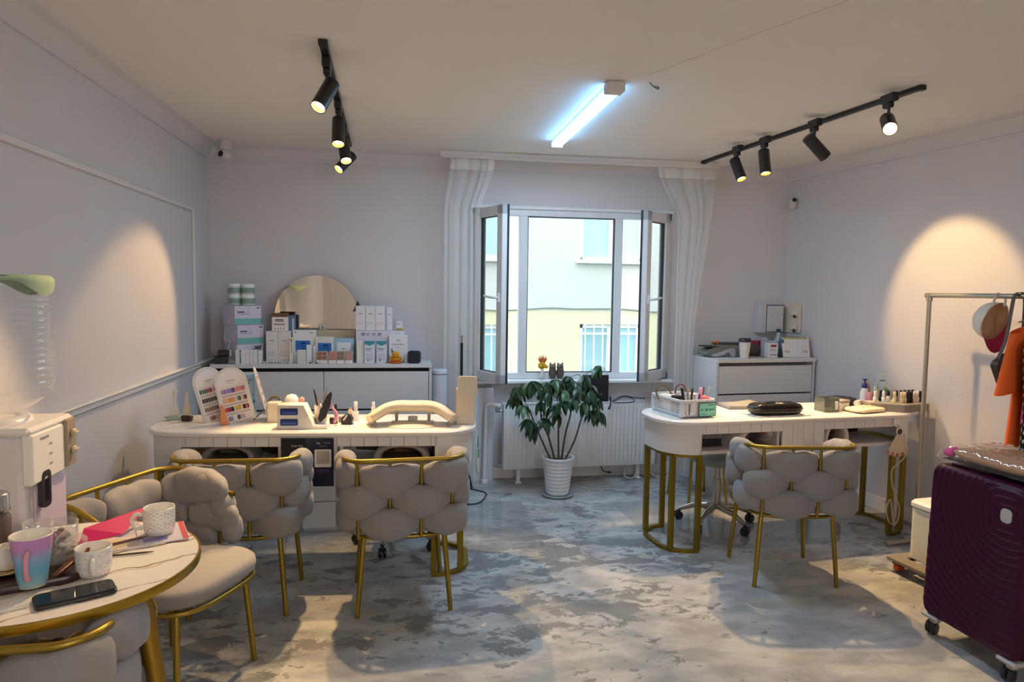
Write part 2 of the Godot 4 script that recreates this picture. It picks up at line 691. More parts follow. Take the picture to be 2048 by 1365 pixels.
func window() -> void:
	var pvc := mat(C("dfe3e8"), 0.35)
	var seal := mat(C("2a3136"), 0.6)
	var x0 := 0.50
	var x1 := 2.08
	var y0 := 0.775
	var y1 := 2.075
	var z := ZB - 0.03
	var w := Node3D.new()
	w.name = "window_1"
	w.set_meta("kind", "structure")
	add_child(w)
	begin()
	bx(Vector3(x0 + 0.03, (y0 + y1) / 2, z), Vector3(0.06, y1 - y0, 0.07), 0.005)
	bx(Vector3(x1 - 0.03, (y0 + y1) / 2, z), Vector3(0.06, y1 - y0, 0.07), 0.005)
	bx(Vector3((x0 + x1) / 2, y0 + 0.025, z), Vector3(x1 - x0, 0.05, 0.07), 0.005)
	bx(Vector3((x0 + x1) / 2, y1 - 0.025, z), Vector3(x1 - x0, 0.05, 0.07), 0.005)
	done("frame", pvc, w)
	begin()
	bx(Vector3(0.898, (y0 + y1) / 2, z), Vector3(0.064, y1 - y0 - 0.09, 0.072), 0.005)
	bx(Vector3(1.650, (y0 + y1) / 2, z), Vector3(0.064, y1 - y0 - 0.09, 0.072), 0.005)
	done("mullion", pvc, w)
	begin()
	bx(Vector3((x0 + x1) / 2, y1 + 0.012, ZB + 0.008), Vector3(x1 - x0 + 0.03, 0.026, 0.02), 0.004)
	done("head_moulding", mat(C("e8e9ea"), 0.5), w)
	begin()
	bx(Vector3((x0 + x1) / 2, y0 - 0.012, ZB + 0.03), Vector3(x1 - x0 + 0.04, 0.026, 0.12), 0.006)
	done("sill", mat(C("eef0f2"), 0.4), w)
	var green := glass(C("a9d8cf"), 0.10)
	begin()
	bx(Vector3(1.274, 1.425, z), Vector3(0.69, 1.20, 0.008))
	done("pane", green, w)
	begin()
	for s in [-1.0, 1.0]:
		bx(Vector3(1.274 + s * 0.342, 1.425, z + 0.012), Vector3(0.008, 1.20, 0.03))
		bx(Vector3(1.274, 1.425 + s * 0.598, z + 0.012), Vector3(0.69, 0.008, 0.03))
	done("seal", seal, w)
	# the two casements, hinged at the outer jambs and swung into the room
	for side in [[0.545, -1.0, 65.0], [2.035, 1.0, 43.0]]:
		var sw := 0.385
		begin()
		var dir: float = -side[1]
		X = at(Vector3(side[0], (y0 + y1) / 2, ZB + 0.02), side[2] * side[1])
		var hh := y1 - y0 - 0.02
		for e in [0.0, 1.0]:
			bx(Vector3(dir * (0.037 + e * (sw - 0.074)), 0, 0.0), Vector3(0.074, hh, 0.06), 0.006)
		for e in [-1.0, 1.0]:
			bx(Vector3(dir * sw / 2, e * (hh / 2 - 0.037), 0.0), Vector3(sw, 0.074, 0.06), 0.006)
		var s := done("casement", pvc, w)
		var keep := X
		begin(keep)
		bx(Vector3(dir * sw / 2, 0, 0), Vector3(sw - 0.14, hh - 0.14, 0.01))
		done("pane", green, s)
		begin(keep)
		for e in [-1.0, 1.0]:
			bx(Vector3(dir * sw / 2 + e * (sw / 2 - 0.076), 0, 0.0), Vector3(0.005, hh - 0.15, 0.030))
			bx(Vector3(dir * sw / 2, e * (hh / 2 - 0.076), 0.0), Vector3(sw - 0.16, 0.005, 0.030))
		bx(Vector3(dir * (sw + 0.001), 0, -0.018), Vector3(0.005, hh, 0.016))
		done("seal", seal, s)
		begin(keep)
		bx(Vector3(dir * (sw - 0.035), -0.02, 0.036), Vector3(0.025, 0.07, 0.014), 0.004)
		tube([Vector3(dir * (sw - 0.035), -0.02, 0.04), Vector3(dir * (sw - 0.035), -0.02, 0.07), Vector3(dir * (sw - 0.06), -0.018, 0.078), Vector3(dir * (sw - 0.16), -0.008, 0.078)], 0.009, 8)
		done("handle", mat(C("e4e6e8"), 0.35), s)
	# ceiling-fixed curtain track
	begin()
	bx(Vector3(1.30, 2.432, -5.045), Vector3(2.10, 0.036, 0.085), 0.006)
	bx(Vector3(1.30, 2.408, -5.02), Vector3(2.10, 0.02, 0.03), 0.004)
	tag(done("curtain_track", mat(C("dcd9d7"), 0.5)), "long white curtain track fixed under the ceiling above the window", "curtain track")
	curtain(0.318, 0.640, 0.272, 0.535, 2.395, -1.0, "sheer white curtain gathered at the left of the window, behind the phone-shaped stand")
	curtain(1.875, 2.33, 2.045, 2.200, 2.395, 1.0, "sheer white curtain gathered at the right of the window, beside the smaller chest")

func curtain(t0: float, t1: float, b0: float, b1: float, top: float, side: float, label: String) -> void:
	var m := StandardMaterial3D.new()
	m.albedo_color = Color(0.90, 0.90, 0.88, 0.42)
	m.transparency = BaseMaterial3D.TRANSPARENCY_ALPHA
	m.roughness = 0.9
	m.backlight_enabled = true
	m.backlight = Color(0.55, 0.55, 0.55)
	var hem: StandardMaterial3D = m.duplicate()
	hem.albedo_color.a = 0.88
	var o := thing("sheer_curtain", label, "curtain", Vector3(0, 0, -5.02))
	for part in [["drape", 0.03, top - 0.075, m, 60], ["heading_tape", top - 0.075, top, hem, 6]]:
		begin()
		var rows := []
		var n: int = part[4]
		for r in n + 1:
			var y: float = lerpf(part[1], part[2], float(r) / n)
			# drawn in to the tucked width by the height of the casement top
			var k := smoothstep(2.02, 2.40, y)
			k = pow(k, 0.8)
			var row := PackedVector3Array()
			for j in 91:
				var u := j / 90.0
				var x := lerpf(lerpf(b0, t0, k), lerpf(b1, t1, k), u)
				if side > 0:
					x = lerpf(lerpf(b0, t0, k), lerpf(b1, t1, smoothstep(1.0, 2.4, y)), u)
				var ph := u * 27.0 + 1.6 * sin(u * 9.0) + 0.25 * sin(y * 1.7 + u * 3.0)
				var amp := 0.012 + 0.009 * sin(u * 17.0 + 1.0)
				row.append(Vector3(x + 0.004 * sin(ph * 1.3 + y), y, amp * sin(ph) - 0.004 * k))
			rows.append(row)
		grid(rows)
		done(part[0], part[3], o)

# ---------------------------------------------------------------- lamps
func lamps() -> void:
	# fluorescent batten on the ceiling, running away from the camera
	var f := thing("tube_lamp", "lit cold-white tube lamp fitting running along the ceiling towards the window", "ceiling lamp", Vector3(0.985, CEIL, -3.88))
	begin()
	bx(Vector3(0, -0.012, 0), Vector3(0.055, 0.024, 1.24), 0.003)
	done("tray", mat(C("e2e4e6"), 0.5), f)
	begin()
	bx(Vector3(0, -0.026, 0.632), Vector3(0.088, 0.052, 0.07), 0.006)
	for k in 3:
		cyl(Vector3(-0.012 + k * 0.012, -0.035, 0.667), 0.0035, 0.003, 8)
	done("end_cap", mat(C("cfcac8"), 0.5), f)
	var em := StandardMaterial3D.new()
	em.albedo_color = C("eaf6ff")
	em.emission_enabled = true
	em.emission = Color(0.46, 0.76, 1.0)
	em.emission_energy_multiplier = 14.0
	begin()
	var pr := PackedVector2Array([Vector2(-0.036, -0.024), Vector2(-0.036, -0.040), Vector2(-0.024, -0.052), Vector2(0.024, -0.052), Vector2(0.036, -0.040), Vector2(0.036, -0.024)])
	var rows := []
	for zz in [-0.62, 0.60]:
		var row := PackedVector3Array()
		for p in pr:
			row.append(Vector3(p.x, p.y, zz))
		rows.append(row)
	grid(rows, true, false, -1)
	bx(Vector3(0, -0.038, -0.615), Vector3(0.07, 0.027, 0.012))
	done("diffuser", em, f)
	var al := AreaLight3D.new()
	al.name = "tube_glow"
	al.area_size = Vector2(0.07, 1.2)
	al.light_color = Color(0.80, 0.91, 1.0)
	al.light_energy = TUBE_ENERGY
	al.shadow_enabled = true
	add_child(al)
	al.position = Vector3(0.985, CEIL - 0.056, -3.88)
	al.rotation_degrees = Vector3(-90, 0, 0)
	# pendant globe in the part of the shop behind the viewer
	var gl := thing("globe_lamp", "lit round glass globe lamp hanging from the ceiling behind the viewer", "pendant lamp", Vector3(1.0, CEIL, 0.95))
	begin()
	tube([Vector3.ZERO, Vector3(0, -0.60, 0)], 0.004, 6)
	done("cord", mat(C("2a2828"), 0.5), gl)
	begin()
	cyl(Vector3(0, -0.02, 0), 0.05, 0.02, 24, 0.004)
	done("canopy", mat(C("d9d6d2"), 0.4), gl)
	var ge := StandardMaterial3D.new()
	ge.albedo_color = C("fff6ea")
	ge.emission_enabled = true
	ge.emission = Color(1.0, 0.94, 0.86)
	ge.emission_energy_multiplier = 1.5
	begin()
	ell(Vector3(0, -0.72, 0), Vector3(0.12, 0.12, 0.12), 1.0, 28, 18)
	done("globe", ge, gl)
	var om := OmniLight3D.new()
	om.name = "globe_glow"
	om.light_color = Color(1.0, 0.96, 0.92)
	om.light_energy = REAR_ENERGY
	om.omni_range = 12.0
	om.omni_attenuation = 2.0
	om.light_size = 0.11
	om.shadow_enabled = true
	add_child(om)
	om.position = Vector3(1.0, CEIL - 0.72, 0.95)
	# two black ceiling tracks
	var black := mat(C("1d1b1c"), 0.45)
	for t in [[Vector3(2.315, CEIL, -3.99), 5.6, 2.0, "black spotlight track along the right side of the ceiling"], [Vector3(-0.352, CEIL, -3.93), 2.0, 2.0, "black spotlight track along the left side of the ceiling"]]:
		var r := thing("spotlight_track", t[3], "lamp track", t[0], t[1] if t[0].x > 0 else -t[1] + 3.5)
		begin()
		bx(Vector3(0, -0.010, 0), Vector3(0.034, 0.020, t[2]), 0.002)
		done("rail", black, r)
		for s in [-1.0, 1.0]:
			begin()
			bx(Vector3(0, -0.012, s * (t[2] / 2 - 0.01)), Vector3(0.037, 0.024, 0.03), 0.003)
			done("end_cap", black, r)
	for s in SPOTS:
		spot(s[0], s[1], s[2], s[3], s[4])

# place on the ceiling, point aimed at, label, energy, half angle
const SPOTS := [
	[Vector3(2.32, 2.43, -3.10), Vector3(0.75, 0.5, -0.4), "spotlight nearest the viewer on the right track, shining straight out", 1.9, 31.0],
	[Vector3(2.26, 2.43, -3.62), Vector3(3.20, 1.50, -3.70), "black spotlight second from the near end of the right track, turned away", 0.62, 24.5],
	[Vector3(2.21, 2.43, -4.07), Vector3(2.15, 0.0, -3.40), "black spotlight hanging straight down on the right track, third from the near end", 1.3, 31.0],
	[Vector3(2.17, 2.43, -4.35), Vector3(2.55, 0.0, -3.25), "spotlight farthest along the right track, tilted towards the rack", 1.2, 29.0],
	[Vector3(-0.330, 2.43, -3.12), Vector3(-0.95, 0.75, -2.15), "spotlight nearest the viewer on the left track, tilted towards the round table", 1.0, 29.0],
	[Vector3(-0.345, 2.43, -3.80), Vector3(-0.30, 0.0, -2.80), "second spotlight from the near end of the left track, pointing down", 1.2, 29.0],
	[Vector3(-0.358, 2.43, -4.30), Vector3(0.05, 0.0, -3.10), "third spotlight from the near end of the left track, overlapping the far one", 1.2, 29.0],
	[Vector3(-0.372, 2.43, -4.72), Vector3(-1.38, 1.0, -3.80), "spotlight farthest along the left track, turned to the left wall", 0.6, 25.0],
]

func spot(p: Vector3, target: Vector3, label: String, energy: float, half: float) -> void:
	var black := mat(C("1d1b1c"), 0.4)
	var o := thing("spotlight", label, "spotlight", p, 0.0, "black spotlights on the ceiling tracks")
	begin()
	bx(Vector3(0, -0.020, 0), Vector3(0.036, 0.040, 0.095), 0.004)
	bx(Vector3(0, -0.052, -0.006), Vector3(0.030, 0.026, 0.05), 0.004)
	done("adapter", black, o)
	var head := Vector3(0, -0.135, 0)
	var fr := aim(head, target - p)
	begin()
	tube([Vector3(0, -0.06, 0), Vector3(0, -0.10, 0), head + fr.basis.z * 0.02], 0.007, 8)
	done("stem", black, o)
	# barrel: local -z is where it points
	var turn := fr * Transform3D(Basis(Vector3.RIGHT, -PI / 2), Vector3.ZERO)
	begin(turn)
	lathe([Vector2(0, -0.060), Vector2(0.028, -0.060), Vector2(0.033, -0.056), Vector2(0.0335, -0.05), Vector2(0.0335, 0.100), Vector2(0.0335, 0.100), Vector2(0.0305, 0.100), Vector2(0.0305, 0.100), Vector2(0.029, 0.080)], 28)
	done("barrel", black, o)
	begin(turn)
	lathe([Vector2(0.0305, 0.098), Vector2(0.029, 0.088), Vector2(0.025, 0.082)], 24)
	done("reflector", mat(C("e8c98a"), 0.25, 0.6), o)
	var em := StandardMaterial3D.new()
	em.albedo_color = C("fff2d8")
	em.emission_enabled = true
	em.emission = Color(1.0, 0.88, 0.62)
	em.emission_energy_multiplier = 14.0
	begin(turn)
	lathe([Vector2(0.025, 0.0825), Vector2(0.0, 0.0845)], 24)
	done("lens", em, o)
	var l := SpotLight3D.new()
	l.name = "spot_beam"
	l.light_color = WARM
	l.light_energy = SPOT_ENERGY * energy
	l.spot_range = 9.0
	l.spot_attenuation = 2.0
	l.spot_angle = half
	l.spot_angle_attenuation = 0.45
	l.light_size = 0.022
	l.shadow_enabled = true
	add_child(l, true)
	l.transform = aim(p + head + (-fr.basis.z) * 0.104, target)

# ---------------------------------------------------------------- furniture
func gold() -> StandardMaterial3D:
	return mat(C("9c8438"), 0.38, 0.85)

func velvet() -> StandardMaterial3D:
	if not mats.has("velvet"):
		var m := StandardMaterial3D.new()
		m.albedo_color = C("8c8a8b")
		m.roughness = 0.9
		m.rim_enabled = true
		m.rim = 0.5
		m.rim_tint = 0.4
		m.normal_enabled = true
		m.normal_texture = noise_tex(0.04, 512, true, 3.0, 41)
		m.normal_scale = 0.35
		m.uv1_triplanar = true
		m.uv1_scale = Vector3(3, 3, 3)
		mats["velvet"] = m
	return mats["velvet"]

func laminate() -> StandardMaterial3D:
	return mat(C("dcdad9"), 0.45)

func shoe(phi: float, r := 0.0) -> Vector3:
	# plan of the chair back, measured along its length: straight back, round corners, straight arms.
	# 0 is the middle of the back (+z); 18 degrees stand for 68 mm
	var s: float = abs(rad_to_deg(phi)) / 18.0 * 0.068
	var sg: float = -1.0 if phi < 0 else 1.0
	var p := Vector3(s, 0, 0.236)
	var n := Vector3(0, 0, 1)
	if s > 0.175:
		var a: float = (s - 0.175) / 0.078
		if a < PI / 2:
			p = Vector3(0.175 + 0.078 * sin(a), 0, 0.158 + 0.078 * cos(a))
			n = Vector3(sin(a), 0, cos(a))
		else:
			p = Vector3(0.253, 0, 0.158 - 0.078 * (a - PI / 2))
			n = Vector3(1, 0, 0)
	p += n * r
	return Vector3(p.x * sg, 0, p.z)

func puff(phi0: float, dphi: float, y0: float, h: float, thick: float, tilt: float, sag: float, sd: float) -> void:
	var rows := []
	var nu := 26
	var nv := 18
	for i in nu + 1:
		var s := lerpf(-1.0, 1.0, float(i) / nu)
		var env := pow(maxf(0.0, 1.0 - pow(abs(s), 2.4)), 0.46)
		var off := -0.022 + 0.030 * cos(s * PI / 2)
		var row := PackedVector3Array()
		for j in nv:
			var a := -TAU * j / nv
			var ca: float = sign(cos(a)) * pow(abs(cos(a)), 0.85)
			var sa: float = sign(sin(a)) * pow(abs(sin(a)), 0.75)
			var wr := 1.0 + 0.03 * sin(s * 9.0 + a * 2.0 + sd) + 0.05 * sin(a * 3.0 + sd * 2.0) * s * s
			var p := shoe(phi0 + s * dphi, off + thick * env * ca * wr)
			p.y = y0 + tilt * s - sag * (1.0 - s * s) + h * env * sa * wr
			row.append(p)
		rows.append(row)
	grid(rows, true)

func make_chair(label: String, group: String, open_right := false) -> Node3D:
	var t := thing("woven_armchair", label, "chair", Vector3.ZERO, 0.0, group)
	var v := velvet()
	var g := gold()
	begin()
	ell(Vector3(0, 0.412, -0.022), Vector3(0.240, 0.046, 0.242), 0.55, 36, 14)
	done("seat", v, t)
	begin()
	var ring := []
	for k in 36:
		var a := TAU * k / 36
		ring.append(Vector3(0.236 * sign(cos(a)) * pow(abs(cos(a)), 0.6), 0.368, -0.020 + 0.236 * sign(sin(a)) * pow(abs(sin(a)), 0.6)))
	tube(ring, 0.010, 8, true)
	done("seat_frame", g, t)
	# rail
	begin()
	var pts := []
	for k in 61:
		var ph := deg_to_rad(lerpf(-142.0, 142.0, k / 60.0))
		var p := shoe(ph, 0.010)
		p.y = 0.718 - 0.085 * smoothstep(deg_to_rad(72), deg_to_rad(142), abs(ph))
		pts.append(p)
	tube(pts, 0.0095, 10)
	done("back_rail", g, t)
	for d in [-126.0, -90.0, -54.0, -18.0, 18.0, 54.0, 90.0, 126.0]:
		begin()
		var ph := deg_to_rad(d)
		var top := shoe(ph, 0.010)
		top.y = 0.718 - 0.085 * smoothstep(deg_to_rad(72), deg_to_rad(142), abs(ph))
		var low := shoe(ph, -0.006)
		low.y = 0.372
		tube([top, top.lerp(low, 0.5) + Vector3(0, 0, 0), low], 0.0075, 8)
		done("post", g, t)
	# thin cloth lining between the cushions, so that nothing shows through
	begin()
	var lin := []
	for y in [0.39, 0.48, 0.57, 0.655]:
		var row := PackedVector3Array()
		for k in 49:
			var pl := shoe(deg_to_rad(lerpf(-112.0, 112.0, k / 48.0)), -0.014)
			row.append(Vector3(pl.x, y, pl.z))
		lin.append(row)
	grid(lin)
	done("back_lining", v, t)
	# woven cushions, three rows; a cushion covers every other post
	var rowsd := [[[-18.0, 37.5, 0.648, 0.075, 0.040, 0.002, 0.024], [54.0, 37.5, 0.648, 0.076, 0.040, 0.008, 0.012], [-90.0, 37.0, 0.648, 0.070, 0.040, -0.008, 0.004], [104.0, 33.0, 0.664, 0.062, 0.046, -0.014, 0.0], [-106.0, 33.0, 0.664, 0.062, 0.046, 0.014, 0.0]],
		[[-54.0, 37.5, 0.548, 0.072, 0.040, 0.010, 0.012], [18.0, 37.5, 0.548, 0.074, 0.040, -0.004, 0.018], [90.0, 37.0, 0.552, 0.072, 0.040, 0.0, 0.004], [-122.0, 30.0, 0.545, 0.064, 0.040, 0.0, 0.0]],
		[[-18.0, 37.5, 0.454, 0.071, 0.038, 0.0, 0.020], [54.0, 37.5, 0.452, 0.067, 0.038, 0.008, 0.008], [-90.0, 37.0, 0.452, 0.064, 0.038, 0.0, 0.0], [122.0, 30.0, 0.455, 0.062, 0.038, 0.0, 0.0]]]
	var sd := 0.0
	for r in rowsd:
		for q in r:
			if open_right and q[0] > 100.0 and q[2] > 0.60:
				continue
			begin()
			sd += 1.7
			puff(deg_to_rad(q[0]), deg_to_rad(q[1]), q[2], q[3], q[4], q[5], q[6], sd)
			done("woven_cushion", v, t)
	# knots that wrap the ends of the arms
	for s in [-1.0, 1.0]:
		if open_right and s > 0:
			continue
		begin()
		var p := shoe(deg_to_rad(112.0 * s))
		ell(Vector3(p.x, 0.662, p.z), Vector3(0.046, 0.055, 0.060), 0.85, 18, 12)
		done("arm_knot", v, t)
		begin()
		p = shoe(deg_to_rad(130.0 * s))
		ell(Vector3(p.x, 0.585, p.z), Vector3(0.042, 0.052, 0.050), 0.85, 18, 12)
		done("arm_knot", v, t)
		begin()
		p = shoe(deg_to_rad(142.0 * s))
		ell(Vector3(p.x * 0.98, 0.500, p.z), Vector3(0.036, 0.062, 0.040), 0.85, 18, 12)
		done("arm_knot", v, t)
	for sx in [-1.0, 1.0]:
		for sz in [-1.0, 1.0]:
			begin()
			tube([Vector3(sx * 0.150, 0.372, sz * 0.150 - 0.012), Vector3(sx * 0.170, 0.366, sz * 0.166 - 0.012), Vector3(sx * 0.180, 0.340, sz * 0.172 - 0.012), Vector3(sx * 0.207, 0.0, sz * 0.192 - 0.012)], [0.011, 0.0115, 0.0120, 0.0105], 12)
			done("leg", g, t)
	return t

const DRX := 2.250
const DRZ := -3.855

func desk(label: String, p: Vector3, turn: float, hl: float) -> Node3D:
	# manicure desk: rounded slab, beadboard front with two open bays, gilt hoop legs at both ends
	var t := thing("manicure_desk", label, "desk", p, turn)
	var lam := laminate()
	var inner := mat(C("cfccca"), 0.55)
	begin()
	prism(rrect(hl * 2.0, 0.50, 0.20, 10), 0.724, 0.75, 0.006)
	done("desktop", mat(C("e2dfdc"), 0.3), t)
	# curved end shells, front corner to back corner
	for s in [-1.0, 1.0]:
		begin()
		var out_p := PackedVector2Array()
		var in_p := PackedVector2Array()
		for k in 15:
			var a := PI / 2 * k / 14.0
			out_p.append(Vector2(s * (hl - 0.21 + 0.19 * sin(a)), 0.05 + 0.19 * cos(a)))
			in_p.append(Vector2(s * (hl - 0.21 + 0.174 * sin(a)), 0.05 + 0.174 * cos(a)))
		for k in 15:
			var a := PI / 2 * (14 - k) / 14.0
			out_p.append(Vector2(s * (hl - 0.21 + 0.19 * sin(a)), -0.05 - 0.19 * cos(a)))
			in_p.append(Vector2(s * (hl - 0.21 + 0.174 * sin(a)), -0.05 - 0.174 * cos(a)))
		in_p.reverse()
		out_p.append_array(in_p)
		prism(out_p, 0.562, 0.724, 0.0)
		done("end_panel", lam, t)
	# bottom shelf and dividers
	begin()
	bx(Vector3(0, 0.572, 0), Vector3(hl * 2.0 - 0.39, 0.020, 0.478), 0.003)
	done("shelf", inner, t)
	for s in [-1.0, 1.0]:
		begin()
		bx(Vector3(s * 0.15, 0.652, -0.01), Vector3(0.016, 0.14, 0.45))
		done("divider", inner, t)
	# beadboard: short planks over the bays, long planks in the middle
	var x0 := hl - 0.165
	var nb := 20
	var x := -x0
	var k := 0
	while k < nb:
		var w := x0 * 2.0 / nb
		var cx := x + w / 2
		var mid: bool = abs(cx) < 0.15
		begin()
		var y0 := 0.564 if mid else 0.676
		bx(Vector3(cx, (y0 + 0.724) / 2, 0.232), Vector3(w - 0.0016, 0.724 - y0, 0.014), 0.0016)
		done("plank", lam, t)
		x += w
		k += 1
	begin()
	bx(Vector3(0, 0.70, 0.222), Vector3(x0 * 2.0, 0.045, 0.008))
	done("backing_rail", lam, t)
	# hoop legs
	var g := mat(C("8f7829"), 0.42, 0.8)
	for s in [-1.0, 1.0]:
		for y in [0.010, 0.553]:
			begin()
			var pts := []
			pts.append(Vector3(s * (hl - 0.22), y, 0.215))
			for q in 13:
				var a := PI / 2 * q / 12.0
				pts.append(Vector3(s * (hl - 0.20 + 0.155 * sin(a)), y, 0.06 + 0.155 * cos(a)))
			for q in 13:
				var a := PI / 2 * (12 - q) / 12.0
				pts.append(Vector3(s * (hl - 0.20 + 0.155 * sin(a)), y, -0.06 - 0.155 * cos(a)))
			pts.append(Vector3(s * (hl - 0.22), y, -0.215))
			bar(pts, 0.024, 0.020)
			done("hoop", g, t)
		for q in [Vector2(hl - 0.212, 0.215), Vector2(hl - 0.078, 0.160), Vector2(hl - 0.078, -0.160), Vector2(hl - 0.212, -0.215)]:
			begin()
			bx(Vector3(s * q.x, 0.281, q.y), Vector3(0.030, 0.545, 0.026), 0.002)
			done("upright", g, t)
	return t

func chest(label: String, p: Vector3, turn: float, w: float, h: float, d: float, cols: int, rows: int, body_c: Color, gap := "26282c") -> Node3D:
	var t := thing("chest_of_drawers", label, "chest of drawers", p, turn)
	var m := mat(body_c, 0.4)
	begin()
	bx(Vector3(0, h - 0.014, 0.0), Vector3(w, 0.028, d), 0.002)
	done("top_board", m, t)
	begin()
	bx(Vector3(-w / 2 + 0.009, (h - 0.028) / 2, -0.006), Vector3(0.018, h - 0.028, d - 0.012))
	bx(Vector3(w / 2 - 0.009, (h - 0.028) / 2, -0.006), Vector3(0.018, h - 0.028, d - 0.012))
	bx(Vector3(0, h / 2 - 0.02, -d / 2 + 0.006), Vector3(w - 0.03, h - 0.06, 0.008))
	bx(Vector3(0, 0.035, 0), Vector3(w - 0.03, 0.07, d - 0.06))
	done("carcase", m, t)
	begin()
	bx(Vector3(0, h - 0.06, d / 2 - 0.09), Vector3(w - 0.036, 0.05, 0.01))
	done("shadow_gap", mat(C(gap), 0.8), t)
	var dh := (h - 0.028 - 0.016 - 0.07) / rows
	var dw := (w - 0.04) / cols
	for r in rows:
		for c in cols:
			begin()
			bx(Vector3(-w / 2 + 0.02 + dw * (c + 0.5), 0.07 + dh * (r + 0.5) - 0.004, d / 2 - 0.022), Vector3(dw - 0.004, dh - 0.012, 0.018), 0.002)
			done("drawer", m, t)
	return t

func furniture() -> void:
	desk("long white beadboard desk in front of the wide chest and round mirror", Vector3(-0.440, 0, -3.692), -4.0, 0.82)
	desk("long white beadboard desk on the right, carrying the nail polish tray", Vector3(DRX, 0, DRZ), 5.56, 0.86)
	chest("wide white chest of drawers with two columns of drawers, standing below the round-topped mirror", Vector3(-0.548, 0, -5.035), 0.0, 1.48, 0.935, 0.36, 2, 3, C("d3d6da"))
	chest("narrow white chest of drawers in the right corner, with a calendar on top", Vector3(2.650, 0, -4.960), 6.0, 0.84, 0.978, 0.42, 1, 4, C("d6d6d6"), "8b8d90")
	var gp := "grey velvet woven armchairs with gold rails"
	var c0 := make_chair("grey woven armchair seen from behind, right one of the pair at the left desk", gp)
	c0.position = Vector3(-0.008, 0, -3.215)
	c0.rotation.y = deg_to_rad(4.0)
	copy_of(c0, Vector3(-0.715, 0, -3.270), -2.0, "grey woven armchair at the left desk, half hidden behind the chair by the round table", gp)
	copy_of(c0, Vector3(1.955, 0, -3.262), -8.0, "grey woven armchair with its back to us at the right desk, standing alone", gp)
	var c1 := make_chair("grey woven armchair seen from its open front, between round table and left wall", gp, true)
	c1.position = Vector3(-0.845, 0, -2.615)
	c1.rotation.y = deg_to_rad(-114.0)
	copy_of(c0, Vector3(-0.895, 0, -1.720), 0.0, "grey woven armchair in the near corner, cut off by the bottom of the picture", gp)
	round_table()
	dispenser()
	radiator()
	floor_mats()
	stools()
	clothes_rack()
	suitcase()
	bin_and_dolly()

const MARBLE_VEINS := [[-0.60, 150.0, 0.75], [-0.62, 172.0, 0.6], [-0.60, 330.0, 0.5], [-0.57, 345.0, 0.85], [-0.60, 520.0, 0.8], [-0.62, 535.0, 0.35], [-0.58, 680.0, 0.6]]

func round_table() -> void:
	var t := thing("round_table", "small round table with white marble-veined top and gold rim", "table", Vector3(-0.866, 0, -1.838))
	var n := 700
	var im := Image.create(n, n, false, Image.FORMAT_RGB8)
	var fn := FastNoiseLite.new()
	fn.seed = 3
	fn.frequency = 0.006
	fn.fractal_octaves = 3
	for y in n:
		for x in n:
			var col := C("f1ece2")
			var q := fn.get_noise_2d(x, y)
			for v in MARBLE_VEINS:
				var dd: float = abs(y - (v[1] + (x - 350) * v[0] + q * 34.0))
				if dd < 12.0:
					var wdt: float = 1.4 + 3.4 * maxf(0.0, fn.get_noise_2d(x * 1.7, v[1] * 3.0) + 0.1)
					col = col.lerp(C("86623f"), clampf(1.0 - (dd - wdt) / 2.6, 0.0, 1.0) * v[2])
			im.set_pixel(x, y, col)
	var top := StandardMaterial3D.new()
	top.albedo_texture = ImageTexture.create_from_image(im)
	top.roughness = 0.18
	begin()
	st.set_smooth_group(-1)
	for k in 72:
		var a := TAU * k / 72
		var b := TAU * (k + 1) / 72
		var r := 0.331
		tri(Vector3(0, 0.75, 0), Vector3(r * cos(b), 0.75, r * sin(b)), Vector3(r * cos(a), 0.75, r * sin(a)), Vector2(0.5, 0.5), Vector2(0.5 + 0.5 * cos(b), 0.5 + 0.5 * sin(b)), Vector2(0.5 + 0.5 * cos(a), 0.5 + 0.5 * sin(a)))
	cyl(Vector3(0, 0.729, 0), 0.330, 0.019, 48)
	done("tabletop", top, t)
	begin()
	lathe([Vector2(0.329, 0.728), Vector2(0.336, 0.728), Vector2(0.336, 0.728), Vector2(0.3375, 0.739), Vector2(0.336, 0.7505), Vector2(0.336, 0.7505), Vector2(0.331, 0.7505)], 72)
	done("rim", mat(C("b9973a"), 0.28, 0.95), t)
	begin()
	cyl(Vector3(0, 0.575, 0), 0.225, 0.012, 40, 0.003)
	done("lower_shelf", mat(C("b9b4ae"), 0.35), t)
	begin()
	lathe([Vector2(0.224, 0.574), Vector2(0.229, 0.574), Vector2(0.229, 0.592), Vector2(0.224, 0.592)], 48)
	done("shelf_rim", mat(C("b9973a"), 0.28, 0.95), t)
	for k in 3:
		begin()
		var a := deg_to_rad(25.0 + 120.0 * k)
		var d := Vector3(cos(a), 0, sin(a))
		tube([d * 0.265 + Vector3(0, 0.728, 0), d * 0.41 + Vector3(0, 0.0, 0)], [0.024, 0.012], 16)
		done("leg", mat(C("a5812f"), 0.4, 0.85), t)

